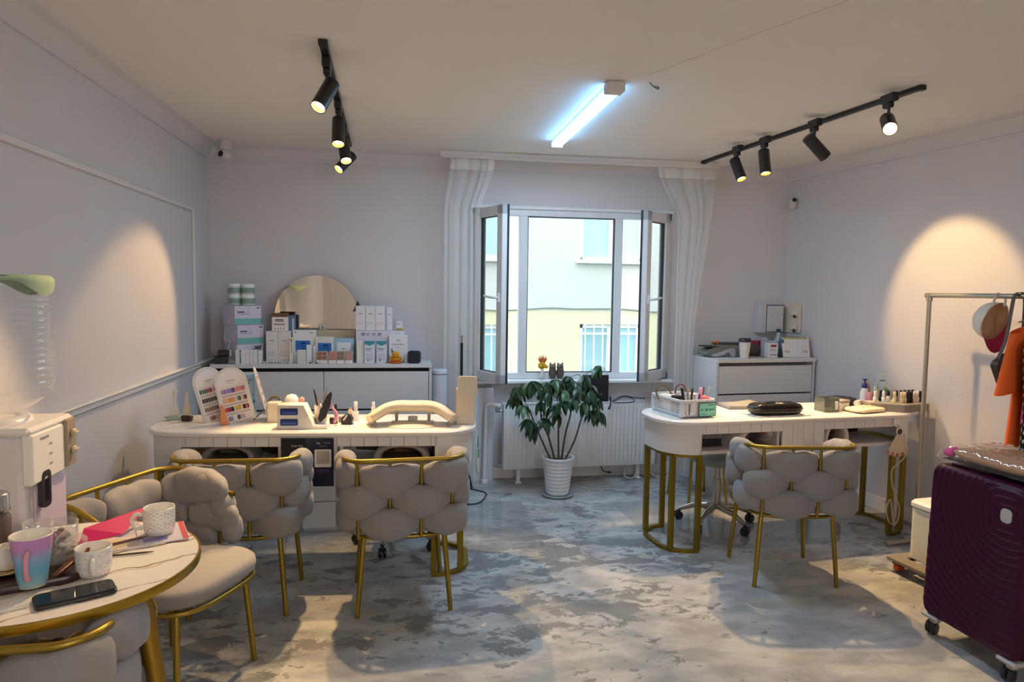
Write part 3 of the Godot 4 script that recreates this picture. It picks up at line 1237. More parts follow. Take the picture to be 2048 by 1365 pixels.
func dispenser() -> void:
	var t := thing("water_dispenser", "white floor-standing water dispenser with a taupe tap panel by the left wall", "water dispenser", Vector3(-1.215, 0, -2.262))
	var m := mat(C("d9d6da"), 0.35)
	begin()
	bx(Vector3(-0.01, 0.51, 0), Vector3(0.29, 1.02, 0.26), 0.012)
	done("cabinet", m, t)
	begin()
	bx(Vector3(0.0, 1.028, 0), Vector3(0.32, 0.024, 0.268), 0.010)
	lathe([Vector2(0.10, 1.04), Vector2(0.095, 1.052), Vector2(0.07, 1.058), Vector2(0.0, 1.058)], 28)
	done("top_cover", mat(C("e6e3e4"), 0.3), t)
	begin()
	bx(Vector3(0.147, 0.945, 0), Vector3(0.03, 0.15, 0.25), 0.006)
	done("control_head", mat(C("eceae6"), 0.3), t)
	begin()
	bx(Vector3(0.1645, 0.955, -0.094), Vector3(0.012, 0.15, 0.062), 0.004)
	done("tap_panel", mat(C("9b8c78"), 0.35), t)
	for k in 2:
		begin()
		X = at(Vector3(0.172, 0.985 - 0.055 * k, -0.094), 0, 0, -90)
		cyl(Vector3.ZERO, 0.012, 0.012, 16, 0.003)
		X = at(Vector3(0.186, 0.985 - 0.055 * k, -0.094))
		bx(Vector3.ZERO, Vector3(0.006, 0.008, 0.026), 0.002)
		done("tap", mat(C("c9bda8"), 0.35), t)
	begin()
	for k in 3:
		bx(Vector3(0.163, 0.975 - 0.030 * k, 0.02), Vector3(0.002, 0.004, 0.014))
	bx(Vector3(0.163, 1.0, 0.055), Vector3(0.002, 0.006, 0.045))
	done("printed_marks", mat(C("8f8d92"), 0.5), t)
	begin()
	bx(Vector3(0.137, 0.56, -0.02), Vector3(0.008, 0.58, 0.19), 0.004)
	done("lower_door", mat(C("d8c8da"), 0.25), t)
	begin()
	X = at(Vector3(0.150, 0.845, 0.052), 90)
	var outer := rrect(0.05, 0.11, 0.016, 5)
	var inn := rrect(0.026, 0.075, 0.011, 5)
	var rows := []
	for q in [[outer, 0.0], [outer, 0.014], [inn, 0.014], [inn, 0.0]]:
		var row := PackedVector3Array()
		for pp in q[0]:
			row.append(Vector3(pp.x, pp.y, q[1]))
		rows.append(row)
	grid(rows, true, true, -1)
	done("door_handle", mat(C("2a262b"), 0.35), t)
	# bottle
	var b := thing("water_bottle", "large clear ribbed water bottle standing on the dispenser", "bottle", Vector3(-1.185, 1.058, -2.255))
	var prof := [Vector2(0.04, 0.0), Vector2(0.045, 0.015), Vector2(0.09, 0.035), Vector2(0.128, 0.065), Vector2(0.134, 0.085)]
	for k in 14:
		var y := 0.095 + k * 0.0205
		prof.append_array([Vector2(0.134, y), Vector2(0.137, y + 0.006), Vector2(0.1295, y + 0.012), Vector2(0.129, y + 0.016)])
	prof.append_array([Vector2(0.134, 0.39), Vector2(0.130, 0.405), Vector2(0.115, 0.41), Vector2(0.0, 0.412)])
	begin()
	lathe(prof, 48)
	done("shell", glass(C("d5dee2"), 0.03, 0.05), b)
	begin()
	var rows2 := []
	for i in 9:
		var row := PackedVector3Array()
		for j in 49:
			var a := TAU * j / 48.0
			var rr := 0.118 * (i / 5.0) if i < 6 else 0.139
			var y := 0.418 + 0.004 * sin(a * 5.0) if i < 6 else 0.414 - 0.014 * (i - 5) * (0.75 + 0.55 * sin(a * 4.0 + 1.0))
			if i == 5:
				rr = 0.135
			row.append(Vector3(rr * cos(a), y, rr * sin(a)))
		rows2.append(row)
	grid(rows2)
	done("cloth_cover", mat(C("8fa795"), 0.85), b)

func radiator() -> void:
	var white := mat(C("e3e4e6"), 0.4)
	var t := thing("radiator", "white ribbed panel radiator under the window behind the potted plant", "radiator", Vector3(1.335, 0, -5.09), -0.0)
	t.rotation.y = deg_to_rad(3.2)
	var w := 1.21
	begin()
	bx(Vector3(0, 0.363, -0.028), Vector3(w - 0.02, 0.485, 0.035), 0.004)
	done("rear_panel", white, t)
	begin()
	# front panel pressed into vertical flutes
	var rows := []
	for y in [0.115, 0.125, 0.15, 0.165, 0.56, 0.575, 0.60, 0.61]:
		var row := PackedVector3Array()
		var k := smoothstep(0.145, 0.168, y) * (1.0 - smoothstep(0.557, 0.58, y))
		for j in 361:
			var x := -w / 2 + w * j / 360.0
			var f := 0.5 - 0.5 * cos(TAU * (x + w / 2) / (w / 36.0))
			row.append(Vector3(x, y, 0.030 + 0.009 * k * (1.0 - pow(f, 3.0)) - (0.006 if (y < 0.12 or y > 0.605) else 0.0)))
		rows.append(row)
	grid(rows)
	bx(Vector3(0, 0.3625, 0.018), Vector3(w, 0.495, 0.02), 0.004)
	done("front_panel", white, t)
	begin()
	for j in 34:
		bx(Vector3(-w / 2 + 0.03 + j * 0.035, 0.612, -0.006), Vector3(0.020, 0.006, 0.050))
	bx(Vector3(0, 0.611, 0.026), Vector3(w, 0.008, 0.012), 0.002)
	bx(Vector3(0, 0.611, -0.036), Vector3(w, 0.008, 0.012), 0.002)
	for s in [-1.0, 1.0]:
		bx(Vector3(s * (w / 2 - 0.004), 0.363, -0.004), Vector3(0.008, 0.49, 0.07), 0.002)
	done("top_grille", white, t)
	for s in [-1.0, 1.0]:
		begin()
		bx(Vector3(s * 0.48, 0.055, -0.01), Vector3(0.028, 0.11, 0.03), 0.003)
		bx(Vector3(s * 0.48, 0.006, -0.01), Vector3(0.05, 0.012, 0.05), 0.003)
		done("foot", white, t)
	begin()
	cyl(Vector3(-w / 2 + 0.03, 0.0, 0), 0.001, 0.001)
	X = at(Vector3(-w / 2 - 0.005, 0.56, -0.005), 0, 0, 90)
	cyl(Vector3.ZERO, 0.012, 0.05, 12)
	X = at(Vector3(-w / 2 - 0.04, 0.555, -0.005))
	cyl(Vector3.ZERO, 0.017, 0.035, 12, 0.003)
	X = at(Vector3(-w / 2 - 0.005, 0.14, -0.005), 0, 0, 90)
	cyl(Vector3.ZERO, 0.008, 0.02, 10)
	done("valve", mat(C("a9acb0"), 0.35, 0.5), t)
	begin()
	X = Transform3D()
	tube(smooth_path([Vector3(0.712, 0.595, -5.05), Vector3(0.64, 0.60, -5.07), Vector3(0.612, 0.575, -5.09), Vector3(0.607, 0.4, -5.10), Vector3(0.60, 0.0, -5.10)]), 0.017, 12)
	cyl(Vector3(0.60, 0, -5.10), 0.028, 0.03, 16, 0.005)
	tag(done("heating_pipe", white), "white vertical heating pipe running down to the floor left of the radiator", "pipe")
	begin()
	bx(Vector3(0.575, 0.36, -5.185), Vector3(0.19, 0.72, 0.09), 0.004)
	tag(done("pipe_casing", mat(C("cfd5dd"), 0.5)), "pale boxed pipe casing on the wall between curtain and radiator", "casing")

func floor_mats() -> void:
	var m := glass(C("9fb0ba"), 0.10, 0.10)
	m.metallic_specular = 0.6
	begin()
	prism(PackedVector2Array([Vector2(-0.86, -3.83), Vector2(0.80, -3.75), Vector2(0.80, -4.62), Vector2(-0.80, -4.70)]), 0.0005, 0.0025, 0.0005, false)
	tag(done("clear_floor_mat", m), "clear plastic floor mat lying under the left desk", "floor mat")
	begin()
	prism(PackedVector2Array([Vector2(1.445, -3.975), Vector2(1.93, -3.58), Vector2(2.72, -3.66), Vector2(2.78, -4.45), Vector2(1.408, -4.54)]), 0.0005, 0.0025, 0.0005, false)
	tag(done("clear_floor_mat", m), "clear plastic floor mat with a bent edge lying under the right desk", "floor mat")

func stool(label: String, p: Vector3, turn: float, seat_y: float) -> void:
	var t := thing("rolling_stool", label, "stool", p, turn)
	var chrome := mat(C("b9b2a8"), 0.25, 0.9)
	begin()
	ell(Vector3(0, seat_y, 0), Vector3(0.165, 0.045, 0.165), 0.7, 28, 12)
	done("seat", mat(C("8f9a94"), 0.45), t)
	begin()
	cyl(Vector3(0, 0.10, 0), 0.026, 0.19, 16)
	cyl(Vector3(0, 0.29, 0), 0.016, seat_y - 0.33, 16)
	done("column", chrome, t)
	for k in 5:
		var a := TAU * k / 5 + 0.3
		var d := Vector3(cos(a), 0, sin(a))
		begin()
		tube([d * 0.02 + Vector3(0, 0.12, 0), d * 0.14 + Vector3(0, 0.105, 0), d * 0.235 + Vector3(0, 0.066, 0)], [0.022, 0.018, 0.012], 10)
		done("spoke", chrome, t)
		begin()
		X = Transform3D(Basis(Vector3.UP, -a + 0.5), d * 0.235 + Vector3(0, 0.027, 0))
		for s in [-1.0, 1.0]:
			var kx := X
			X = X * at(Vector3(0, 0, s * 0.013), 0, 90)
			cyl(Vector3(0, -0.008, 0), 0.027, 0.016, 16, 0.004)
			X = kx
		bx(Vector3(0, 0.018, 0), Vector3(0.03, 0.03, 0.012), 0.003)
		done("caster", mat(C("17171a"), 0.4), t)

func stools() -> void:
	stool("grey-green round stool on five black casters behind the right desk", Vector3(1.95, 0, -4.02), 20, 0.43)
	stool("round stool on black casters behind the left desk, only its wheels showing", Vector3(-0.03, 0, -3.93), 50, 0.43)
	# plain gold-legged side chairs of the manicurists, tucked far behind each desk
	for s in [[Vector3(2.06, 0, -4.56), "small gold-legged stool with a black foot bar behind the right desk", 8.0], [Vector3(-0.82, 0, -4.28), "small gold-legged stool behind the left desk, one leg showing", -5.0]]:
		var t := thing("gold_leg_stool", s[1], "stool", s[0], s[2])
		begin()
		ell(Vector3(0, 0.41, 0), Vector3(0.17, 0.045, 0.16), 0.6, 24, 10)
		done("seat", velvet(), t)
		for sx in [-1.0, 1.0]:
			for sz in [-1.0, 1.0]:
				begin()
				tube([Vector3(sx * 0.12, 0.385, sz * 0.12), Vector3(sx * 0.15, 0.0, sz * 0.14)], 0.010, 8)
				done("leg", gold(), t)

func clothes_rack() -> void:
	var steel := mat(C("a9a498"), 0.35, 0.75)
	var t := thing("clothes_rack", "grey metal clothes rack standing along the right wall", "clothes rack", Vector3(2.985, 0, -3.56))
	var d := Vector3(SPLAY, 0, 1).normalized()
	var L := 1.45
	for e0 in [Vector3.ZERO, d * L]:
		begin()
		tube([e0 + Vector3(0, 0.62, 0), e0 + Vector3(0, 1.458, 0)], 0.0125, 12)
		tube([e0 + Vector3(0, 1.43, 0), e0 + Vector3(0, 1.47, 0)], 0.017, 12)
		done("upper_post", steel, t)
		begin()
		tube([e0 + Vector3(0, 0.03, 0), e0 + Vector3(0, 0.64, 0)], 0.0155, 12)
		for q in [0.60, 0.64]:
			tube([e0 + Vector3(0, q, 0), e0 + Vector3(0, q + 0.02, 0)], 0.019, 12)
		done("lower_post", steel, t)
	begin()
	tube([d * -0.025 + Vector3(0, 1.462, 0), d * (L + 0.02) + Vector3(0, 1.462, 0)], 0.0135, 12)
	done("top_bar", steel, t)
	begin()
	var s := Vector3(1, 0, -SPLAY).normalized()
	for e in [0.0, L]:
		tube([d * e - s * 0.22 + Vector3(0, 0.02, 0), d * e + s * 0.2 + Vector3(0, 0.02, 0)], 0.014, 10)
	tube([Vector3(0, 0.12, 0), d * L + Vector3(0, 0.12, 0)], 0.012, 10)
	done("base_bar", steel, t)

func suitcase() -> void:
	# shell leans back a little; the rippled face looks to the left of the room
	var t := thing("suitcase", "large dark purple hard-shell suitcase with rippled face and silver emblem", "suitcase", Vector3(2.36, 0, -2.375), 2.0)
	t.rotation.z = deg_to_rad(-1.6)
	var pur := StandardMaterial3D.new()
	pur.albedo_color = C("3f1030")
	pur.roughness = 0.42
	pur.metallic_specular = 0.3
	var W := 0.47
	var H := 0.665
	var D := 0.27
	var y0 := 0.085
	begin()
	X = at(Vector3(0.012, y0 + H / 2, 0), 90)
	slab(rrect(W, H, 0.055, 8), D - 0.03, 0.025)
	done("shell", pur, t)
	# rippled front half-shell: rounded-square rings round the emblem, spreading to arcs
	begin()
	var rows := []
	var nu := 190
	var nv := 260
	var ex := W * 0.30
	var ey := H * 0.315
	for r in nv + 1:
		var row := PackedVector3Array()
		for k in nu + 1:
			var u := (float(k) / nu - 0.5) * W
			var v := (float(r) / nv - 0.5) * H
			# distance inside the rounded-rectangle outline
			var q := Vector2(abs(u) - (W / 2 - 0.055), abs(v) - (H / 2 - 0.055))
			var sd := Vector2(maxf(q.x, 0), maxf(q.y, 0)).length() + minf(maxf(q.x, q.y), 0.0) - 0.055
			var scale := 1.0
			if sd > -0.0005:
				# pull stray corners onto the outline
				var cc := Vector2(sign(u) * (W / 2 - 0.055), sign(v) * (H / 2 - 0.055))
				var dv := Vector2(u, v) - cc
				var lim := 0.0545
				if q.x > 0 and q.y > 0 and dv.length() > lim:
					dv = dv.normalized() * lim
					u = cc.x + dv.x
					v = cc.y + dv.y
				sd = -0.0005
			var edge := clampf(-sd / 0.03, 0.0, 1.0)
			var round_h := 0.030 * sqrt(1.0 - pow(1.0 - edge, 2.0))
			var du: float = abs(u - ex)
			var dv2: float = abs(v - ey)
			var pw := lerpf(4.0, 2.0, smoothstep(0.03, 0.16, maxf(du, dv2)))
			var rad := pow(pow(du, pw) + pow(dv2, pw), 1.0 / pw)
			var rip := 0.0
			if rad > 0.026:
				rip = 0.0042 * pow(0.5 + 0.5 * cos(TAU * (rad - 0.036) / 0.0295), 3.0)
			var calm := smoothstep(0.0, 0.020, -sd - 0.004)
			# the field right of the emblem and the foot of the case are smooth
			calm *= 1.0 - smoothstep(0.02, 0.05, u - ex) * (1.0 - smoothstep(0.05, 0.09, dv2))
			row.append(Vector3(-D / 2 + 0.03 - round_h - rip * calm, v, u))
		rows.append(row)
	X = at(Vector3(0, y0 + H / 2, 0))
	grid(rows)
	done("rippled_face", pur, t)
	begin()
	X = at(Vector3(-D / 2 - 0.0015, y0 + H / 2 + ey, ex), 90)
	slab(rrect(0.046, 0.054, 0.017, 6), 0.010, 0.002)
	done("emblem", mat(C("c9c6c4"), 0.4, 0.3), t)
	begin()
	X = at(Vector3(0.0, y0 + H / 2, 0), 90)
	var z1 := rrect(W + 0.004, H + 0.004, 0.056, 8)
	slab(z1, 0.012, 0.003)
	done("zip", mat(C("1c1118"), 0.7), t)
	for sx in [-1.0, 1.0]:
		for sz in [-1.0, 1.0]:
			begin()
			X = at(Vector3(sx * 0.098, 0, sz * 0.185))
			bx(Vector3(0, 0.082, 0), Vector3(0.075, 0.018, 0.085), 0.006)
			bx(Vector3(0, 0.064, 0), Vector3(0.034, 0.026, 0.034), 0.006)
			var br := done("wheel_bracket", mat(C("b3afb2"), 0.4), t)
			for s in [-1.0, 1.0]:
				begin()
				X = at(Vector3(sx * 0.098 - 0.004, 0.029, sz * 0.185 + s * 0.015 - 0.008), 25, 90)
				cyl(Vector3(0, -0.009, 0), 0.028, 0.018, 20, 0.005)
				done("wheel", mat(C("232226"), 0.45), br)
	begin()
	tube(smooth_path([Vector3(0.02, y0 + H, -0.06), Vector3(0.02, y0 + H + 0.012, -0.05), Vector3(0.02, y0 + H + 0.014, 0), Vector3(0.02, y0 + H + 0.012, 0.05), Vector3(0.02, y0 + H, 0.06)]), 0.008, 8)
	done("carry_handle", mat(C("1d141a"), 0.5), t)

func bin_and_dolly() -> void:
	var d := thing("wheeled_platform", "brown-grey low wheeled platform carrying the cream bin, orange caster in front", "trolley", Vector3(2.82, 0, -3.02), 8.0)
	begin()
	for s in [-1.0, 1.0]:
		bx(Vector3(s * 0.215, 0.068, 0), Vector3(0.07, 0.024, 0.50), 0.006)
		bx(Vector3(0, 0.068, s * 0.215), Vector3(0.36, 0.024, 0.07), 0.006)
	bx(Vector3(0, 0.062, 0), Vector3(0.36, 0.010, 0.07), 0.003)
	done("deck", mat(C("877d73"), 0.6), d)
	for sx in [-1.0, 1.0]:
		for sz in [-1.0, 1.0]:
			begin()
			X = at(Vector3(sx * 0.205, 0.026, sz * 0.205), 0, 90)
			cyl(Vector3(0, -0.016, 0), 0.026, 0.032, 18, 0.004)
			var w := done("caster", mat(C("d2542c"), 0.45), d)
			begin()
			X = at(Vector3(sx * 0.205, 0.045, sz * 0.205))
			bx(Vector3(0, 0.006, 0.02), Vector3(0.045, 0.022, 0.005))
			bx(Vector3(0, 0.006, -0.02), Vector3(0.045, 0.022, 0.005))
			done("fork", mat(C("2a2626"), 0.5), w)
	begin()
	tube(smooth_path([Vector3(-0.12, 0.083, 0.26), Vector3(-0.10, 0.072, 0.30), Vector3(-0.04, 0.07, 0.315), Vector3(0.02, 0.083, 0.26)]), 0.006, 6)
	done("pull_loop", mat(C("1d1b1c"), 0.5), d)
	var b := thing("pedal_bin", "cream plastic bin with white lid, half hidden behind the purple suitcase", "bin", Vector3(2.785, 0.081, -3.03), 8.0)
	begin()
	X = at(Vector3.ZERO)
	prism(rrect(0.27, 0.36, 0.035, 5), 0.0, 0.27, 0.006)
	done("bucket", mat(C("ded6bd"), 0.45), b)
	begin()
	prism(rrect(0.282, 0.372, 0.038, 5), 0.27, 0.312, 0.012)
	done("lid", mat(C("e9e7e2"), 0.4), b)
	begin()
	bx(Vector3(-0.139, 0.16, 0.09), Vector3(0.012, 0.14, 0.05), 0.005)
	done("side_grip", mat(C("b9b2a0"), 0.5), b)

# ---------------------------------------------------------------- small things
func carton(called: String, label: String, category: String, base: Vector3, size: Vector3, yaw := 0.0, col := Color.WHITE, prints := [], group := "") -> Node3D:
	# a box standing on its base; prints are [x, y, w, h, colour] measured from the middle of the front
	var t := thing(called, label, category, base, yaw, group)
	begin()
	bx(Vector3(0, size.y / 2, 0), size, 0.0015)
	bx(Vector3(0, size.y + 0.0002, -size.z * 0.25), Vector3(size.x * 0.96, 0.0006, size.z * 0.46))
	done("body", mat(col, 0.55), t)
	var by := {}
	for p in prints:
		var key: String = p[4]
		if not by.has(key):
			by[key] = []
		by[key].append(p)
	for key in by:
		begin()
		for p in by[key]:
			bx(Vector3(p[0], size.y / 2 + p[1], size.z / 2), Vector3(p[2], p[3], 0.0012))
		done("printed_band" if by[key][0][2] > size.x * 0.7 else "printed_label", mat(C(key), 0.5), t)
	return t

func bottle(called: String, label: String, category: String, base: Vector3, prof: Array, split: int, body: Material, cap: Material, group := "", n := 20) -> Node3D:
	# lathe profile; rings from index split on belong to the cap
	var t := thing(called, label, category, base, 0.0, group)
	begin()
	lathe(prof.slice(0, split + 1), n)
	done("body", body, t)
	begin()
	lathe(prof.slice(split), n)
	done("cap", cap, t)
	return t

func small_things() -> void:
	on_wide_chest()
	on_left_desk()
	on_narrow_chest()
	on_right_desk()
	by_the_window()
	on_round_table()
	on_rack()
	cameras()

const CH := 0.935

func on_wide_chest() -> void:
	var white := "e4e6ea"
	# mirror with a low cream foot
	var mz := -5.155
	var t := thing("arched_mirror", "round-topped frameless mirror standing on the wide chest against the wall", "mirror", Vector3(-0.625, CH, mz))
	var arch := PackedVector2Array()
	for k in 41:
		var a := PI * k / 40.0
		arch.append(Vector2(0.295 * cos(a), 0.318 + 0.295 * sin(a)))
	arch.append(Vector2(-0.285, 0.225))
	arch.append(Vector2(0.285, 0.225))
	begin(at(Vector3(0, 0, -0.006)))
	slab(arch, 0.012, 0.001)
	done("backing", mat(C("1e1c1d"), 0.6), t)
	begin()
	X = at(Vector3(0, 0, 0.002))
	slab(arch, 0.005, 0.0015)
	done("glass", mat(C("d8d4cb"), 0.03, 1.0), t)
	begin()
	bx(Vector3(0, 0.11, 0.004), Vector3(0.57, 0.22, 0.05), 0.004)
	done("foot", mat(C("d5c8a8"), 0.6), t)
	begin()
	slab(PackedVector2Array([Vector2(0.255, 0.355), Vector2(0.325, 0.355), Vector2(0.288, 0.43)]), 0.03)
	done("rear_prop", mat(C("17161a"), 0.6), t)
	# clear little ornament standing on the foot
	begin()
	X = Transform3D(Basis(), Vector3(-0.585, CH + 0.2205, -5.132))
	for s in [-1.0, 1.0]:
		ell(Vector3(s * 0.014, 0.018, 0), Vector3(0.013, 0.018, 0.008), 1.0, 12, 8)
	bx(Vector3(0, 0.004, 0), Vector3(0.05, 0.008, 0.02), 0.002)
	tag(done("bow_ornament", mat(C("c9c4b5"), 0.2)), "small pale bow ornament in front of the mirror's lower edge", "ornament")
	# lilac kit boxes, three high, turned so that their left ends show
	for k in 3:
		var names := ["lilac box with a sea-green band, lowest of the stack of three", "lilac box with a sea-green band, in the middle of the stack", "lilac box with a sea-green band, topmost under the stacked jars"]
		var b := carton("kit_box", names[k], "box", Vector3(-1.105 - 0.012 * (k == 2 as int), CH + 0.1315 * k, -5.03), Vector3(0.185, 0.130, 0.215), 35.0 + 2.0 * (k % 2), C("d3cfe0"), [[0.0, -0.042, 0.184, 0.040, "6fb7b4"], [-0.05, 0.022, 0.05, 0.010, "5b5a6d"], [-0.03, 0.008, 0.085, 0.004, "8d8aa0"], [0.07, 0.05, 0.022, 0.008, "4b6070"], [0.0, 0.03, 0.012, 0.03, "c2bdd4"]], "lilac boxes in the stack on the wide chest")
		begin()
		bx(Vector3(-0.0925, 0.065, 0.0), Vector3(0.001, 0.001, 0.21))
		done("flap_seam", mat(C("9b97aa"), 0.7), b)
	# shrink-wrapped jars, two by two
	var jl := ["green-labelled white jar, lower left of the four on the box stack", "green-labelled white jar, lower right of the four on the box stack", "green-labelled white jar, upper left of the four on the box stack", "green-labelled white jar, upper right of the four on the box stack"]
	for k in 4:
		var j := thing("cream_jar", jl[k], "jar", Vector3(-1.160 + 0.088 * (k % 2), CH + 0.3955 + 0.0735 * (k / 2), -5.03), 0.0, "white jars on top of the box stack")
		begin()
		lathe([Vector2(0, 0), Vector2(0.041, 0), Vector2(0.043, 0.003), Vector2(0.043, 0.050), Vector2(0.038, 0.053), Vector2(0, 0.053)], 24)
		done("pot", mat(C("dfe6e4"), 0.35), j)
		begin()
		lathe([Vector2(0.0434, 0.010), Vector2(0.0434, 0.046)], 24)
		done("label", mat(C("86a596"), 0.5), j)
		begin()
		lathe([Vector2(0.0435, 0.052), Vector2(0.0435, 0.052), Vector2(0.0437, 0.069), Vector2(0.041, 0.073), Vector2(0, 0.073)], 24)
		done("lid", mat(C("eef3f3"), 0.35), j)
	# slim white boxes standing in front of the stack
	var sx := [-1.117, -1.117, -1.081, -1.054, -1.027, -1.000, -0.970]
	var sl := ["slim white box, lower of the two stacked at the left end", "slim white box, upper of the two stacked at the left end", "slim white box, first of the tight row of four", "slim white box, second of the tight row of four", "slim white box, third of the tight row of four", "slim white box, fourth of the tight row of four", "slim white box standing a little apart at the right"]
	for k in 7:
		var half := k < 2
		carton("slim_box", sl[k] + " before the lilac stack", "box", Vector3(sx[k], CH + (0.0465 if k == 1 else 0.0), -4.898), Vector3(0.0255, 0.046 if half else (0.098 if k < 6 else 0.09), 0.026), 0.0, C("e8eaee"), [[0, 0.012, 0.012, 0.0018, "9ba0aa"], [0, -0.012, 0.014, 0.0012, "b3b7c0"]], "slim white boxes on the wide chest")
	carton("polish_box", "small dark purple box lying on the slim white boxes", "box", Vector3(-0.992, CH + 0.0985, -4.898), Vector3(0.052, 0.022, 0.024), 6.0, C("4a4260"), [[-0.018, 0.002, 0.012, 0.012, "d9dce6"]])
	# two tall cartons and the brown-lidded box on them
	for k in 2:
		carton("tall_carton", ["tall white carton, left one of the pair under the brown-lidded box", "tall white carton, right one of the pair under the brown-lidded box"][k], "box", Vector3(-0.903 + 0.0815 * k, CH, -4.995), Vector3(0.080, 0.218, 0.08), 0.0, C("e2e0df"), [[0.0, 0.045, 0.028, 0.005, "6f7076"], [-0.004, -0.035, 0.05, 0.003, "a8a6a6"], [-0.008, -0.047, 0.042, 0.003, "a8a6a6"], [-0.002, -0.059, 0.054, 0.003, "a8a6a6"], [0.0, -0.09, 0.05, 0.002, "a8a6a6"]], "tall white cartons beside the mirror")
	var br := carton("brown_lid_box", "small white box with a brown lid standing on the two tall cartons", "box", Vector3(-0.852, CH + 0.2195, -4.985), Vector3(0.100, 0.098, 0.07), 0.0, C("ece9e6"), [[0.0, 0.030, 0.055, 0.007, "4a4646"], [0.0, 0.020, 0.06, 0.006, "5d5858"], [0.0, -0.002, 0.075, 0.014, "a9a4a2"], [-0.028, -0.032, 0.010, 0.014, "b4b0ae"], [-0.009, -0.032, 0.010, 0.014, "b4b0ae"], [0.010, -0.032, 0.010, 0.014, "b4b0ae"], [0.029, -0.032, 0.010, 0.014, "b4b0ae"]])
	begin()
	bx(Vector3(0, 0.111, 0), Vector3(0.104, 0.026, 0.074), 0.002)
	done("lid", mat(C("6d4a3a"), 0.5), br)
	carton("slate_box", "narrow slate-blue box behind the brown-lidded box, before the mirror", "box", Vector3(-0.788, CH + 0.2195, -5.06), Vector3(0.05, 0.105, 0.05), 0.0, C("5f7890"), [[0.014, -0.01, 0.012, 0.085, "cfd6dd"]])
	# mask boxes with blue labels
	carton("mask_box", "large white box with a bright blue label left of the small one", "box", Vector3(-0.693, CH, -5.02), Vector3(0.152, 0.225, 0.07), 0.0, C("e6e9ec"), [[-0.008, 0.004, 0.100, 0.072, "1f72c4"], [0.048, 0.095, 0.03, 0.005, "7f8890"], [-0.058, 0.098, 0.010, 0.014, "8d97a0"], [0.0, 0.022, 0.032, 0.006, "dfeaf6"], [0.0, 0.004, 0.045, 0.003, "5f9bd8"], [0.0, -0.018, 0.026, 0.004, "5f9bd8"]])
	carton("mask_box", "smaller white box with a bright blue label left of the pale blue box", "box", Vector3(-0.552, CH, -5.0), Vector3(0.128, 0.178, 0.06), 0.0, C("dfdfdc"), [[0.0, 0.012, 0.092, 0.072, "1f72c4"], [0.006, 0.032, 0.036, 0.006, "dfeaf6"], [0.006, 0.014, 0.05, 0.003, "5f9bd8"], [0.006, -0.014, 0.036, 0.006, "dfeaf6"]])
	carton("pale_blue_box", "pale blue box with a square white panel before the mirror foot", "box", Vector3(-0.420, CH, -5.0), Vector3(0.133, 0.168, 0.06), 0.0, C("9cc4e4"), [[0.0, 0.008, 0.094, 0.098, "e9eef4"]])
	begin()
	bx(Vector3(-0.421, CH + 0.098, -4.9685), Vector3(0.022, 0.006, 0.0008))
	var lp := done("printed_line", mat(C("7f8c98"), 0.5), get_node("pale_blue_box"))
	lp.position = -get_node("pale_blue_box").position
	begin()
	bx(Vector3(-0.421, CH + 0.064, -4.9685), Vector3(0.028, 0.004, 0.0008))
	lp = done("printed_line", mat(C("7f8c98"), 0.5), get_node("pale_blue_box"))
	lp.position = -get_node("pale_blue_box").position
	carton("narrow_box", "narrow white box with a gold line beside the large blue-labelled box", "box", Vector3(-0.770, CH, -4.93), Vector3(0.022, 0.178, 0.03), 0.0, C("ece9e2"), [[0.003, 0.03, 0.006, 0.10, "b98f5a"], [0.0, 0.072, 0.012, 0.014, "c89a5c"]])
	carton("small_white_box", "small plain white box in front of the large blue label", "box", Vector3(-0.698, CH, -4.905), Vector3(0.052, 0.094, 0.03), 0.0, C("dad9dc"), [])
	carton("white_sleeve", "slim upright white sleeve right of the small plain box", "box", Vector3(-0.653, CH, -4.94), Vector3(0.034, 0.125, 0.02), 0.0, C("eef1f4"), [[0.006, -0.045, 0.008, 0.008, "8fb7b4"]])
	carton("white_sleeve", "thin white sleeve wedged between the two blue-labelled boxes", "box", Vector3(-0.617, CH, -4.94), Vector3(0.014, 0.118, 0.02), 0.0, C("e6e9ec"), [])
	# make-up compacts propped on their small white boxes
	var cpal := [[C("a8745a"), C("7b5040"), "brown-and-peach eyeshadow compact on a white box, largest and leftmost of four"], [C("c58478"), C("b87266"), "coral pink compact on a white box, second of the four"], [C("8d6f58"), C("7d614c"), "olive brown compact on a white box, third of the four"], [C("c39a92"), C("b78c84"), "dusty rose compact on a white box, last of the four"]]
	var cx := [-0.562, -0.491, -0.436, -0.380]
	for k in 4:
		var w := 0.074 if k == 0 else 0.051
		var t2 := thing("compact", cpal[k][2], "make-up compact", Vector3(cx[k], CH, -4.905), 0.0, "make-up compacts on white boxes")
		begin()
		bx(Vector3(0, 0.011, 0), Vector3(w, 0.022, 0.03), 0.001)
		done("white_box", mat(C("e8e4e4"), 0.5), t2)
		begin(at(Vector3(0, 0.054, -0.004), 0, -8))
		bx(Vector3.ZERO, Vector3(w, 0.062, 0.010), 0.002)
		done("case", mat(C("b9a49a"), 0.3), t2)
		begin(at(Vector3(0, 0.054, 0.0015), 0, -8))
		for q in 4:
			bx(Vector3((q % 2 - 0.5) * w * 0.44, (q / 2 - 0.5) * 0.027, 0), Vector3(w * 0.38, 0.023, 0.002), 0.0006)
		done("powder_pans", mat(cpal[k][0].lerp(cpal[k][1], 0.3), 0.7), t2)
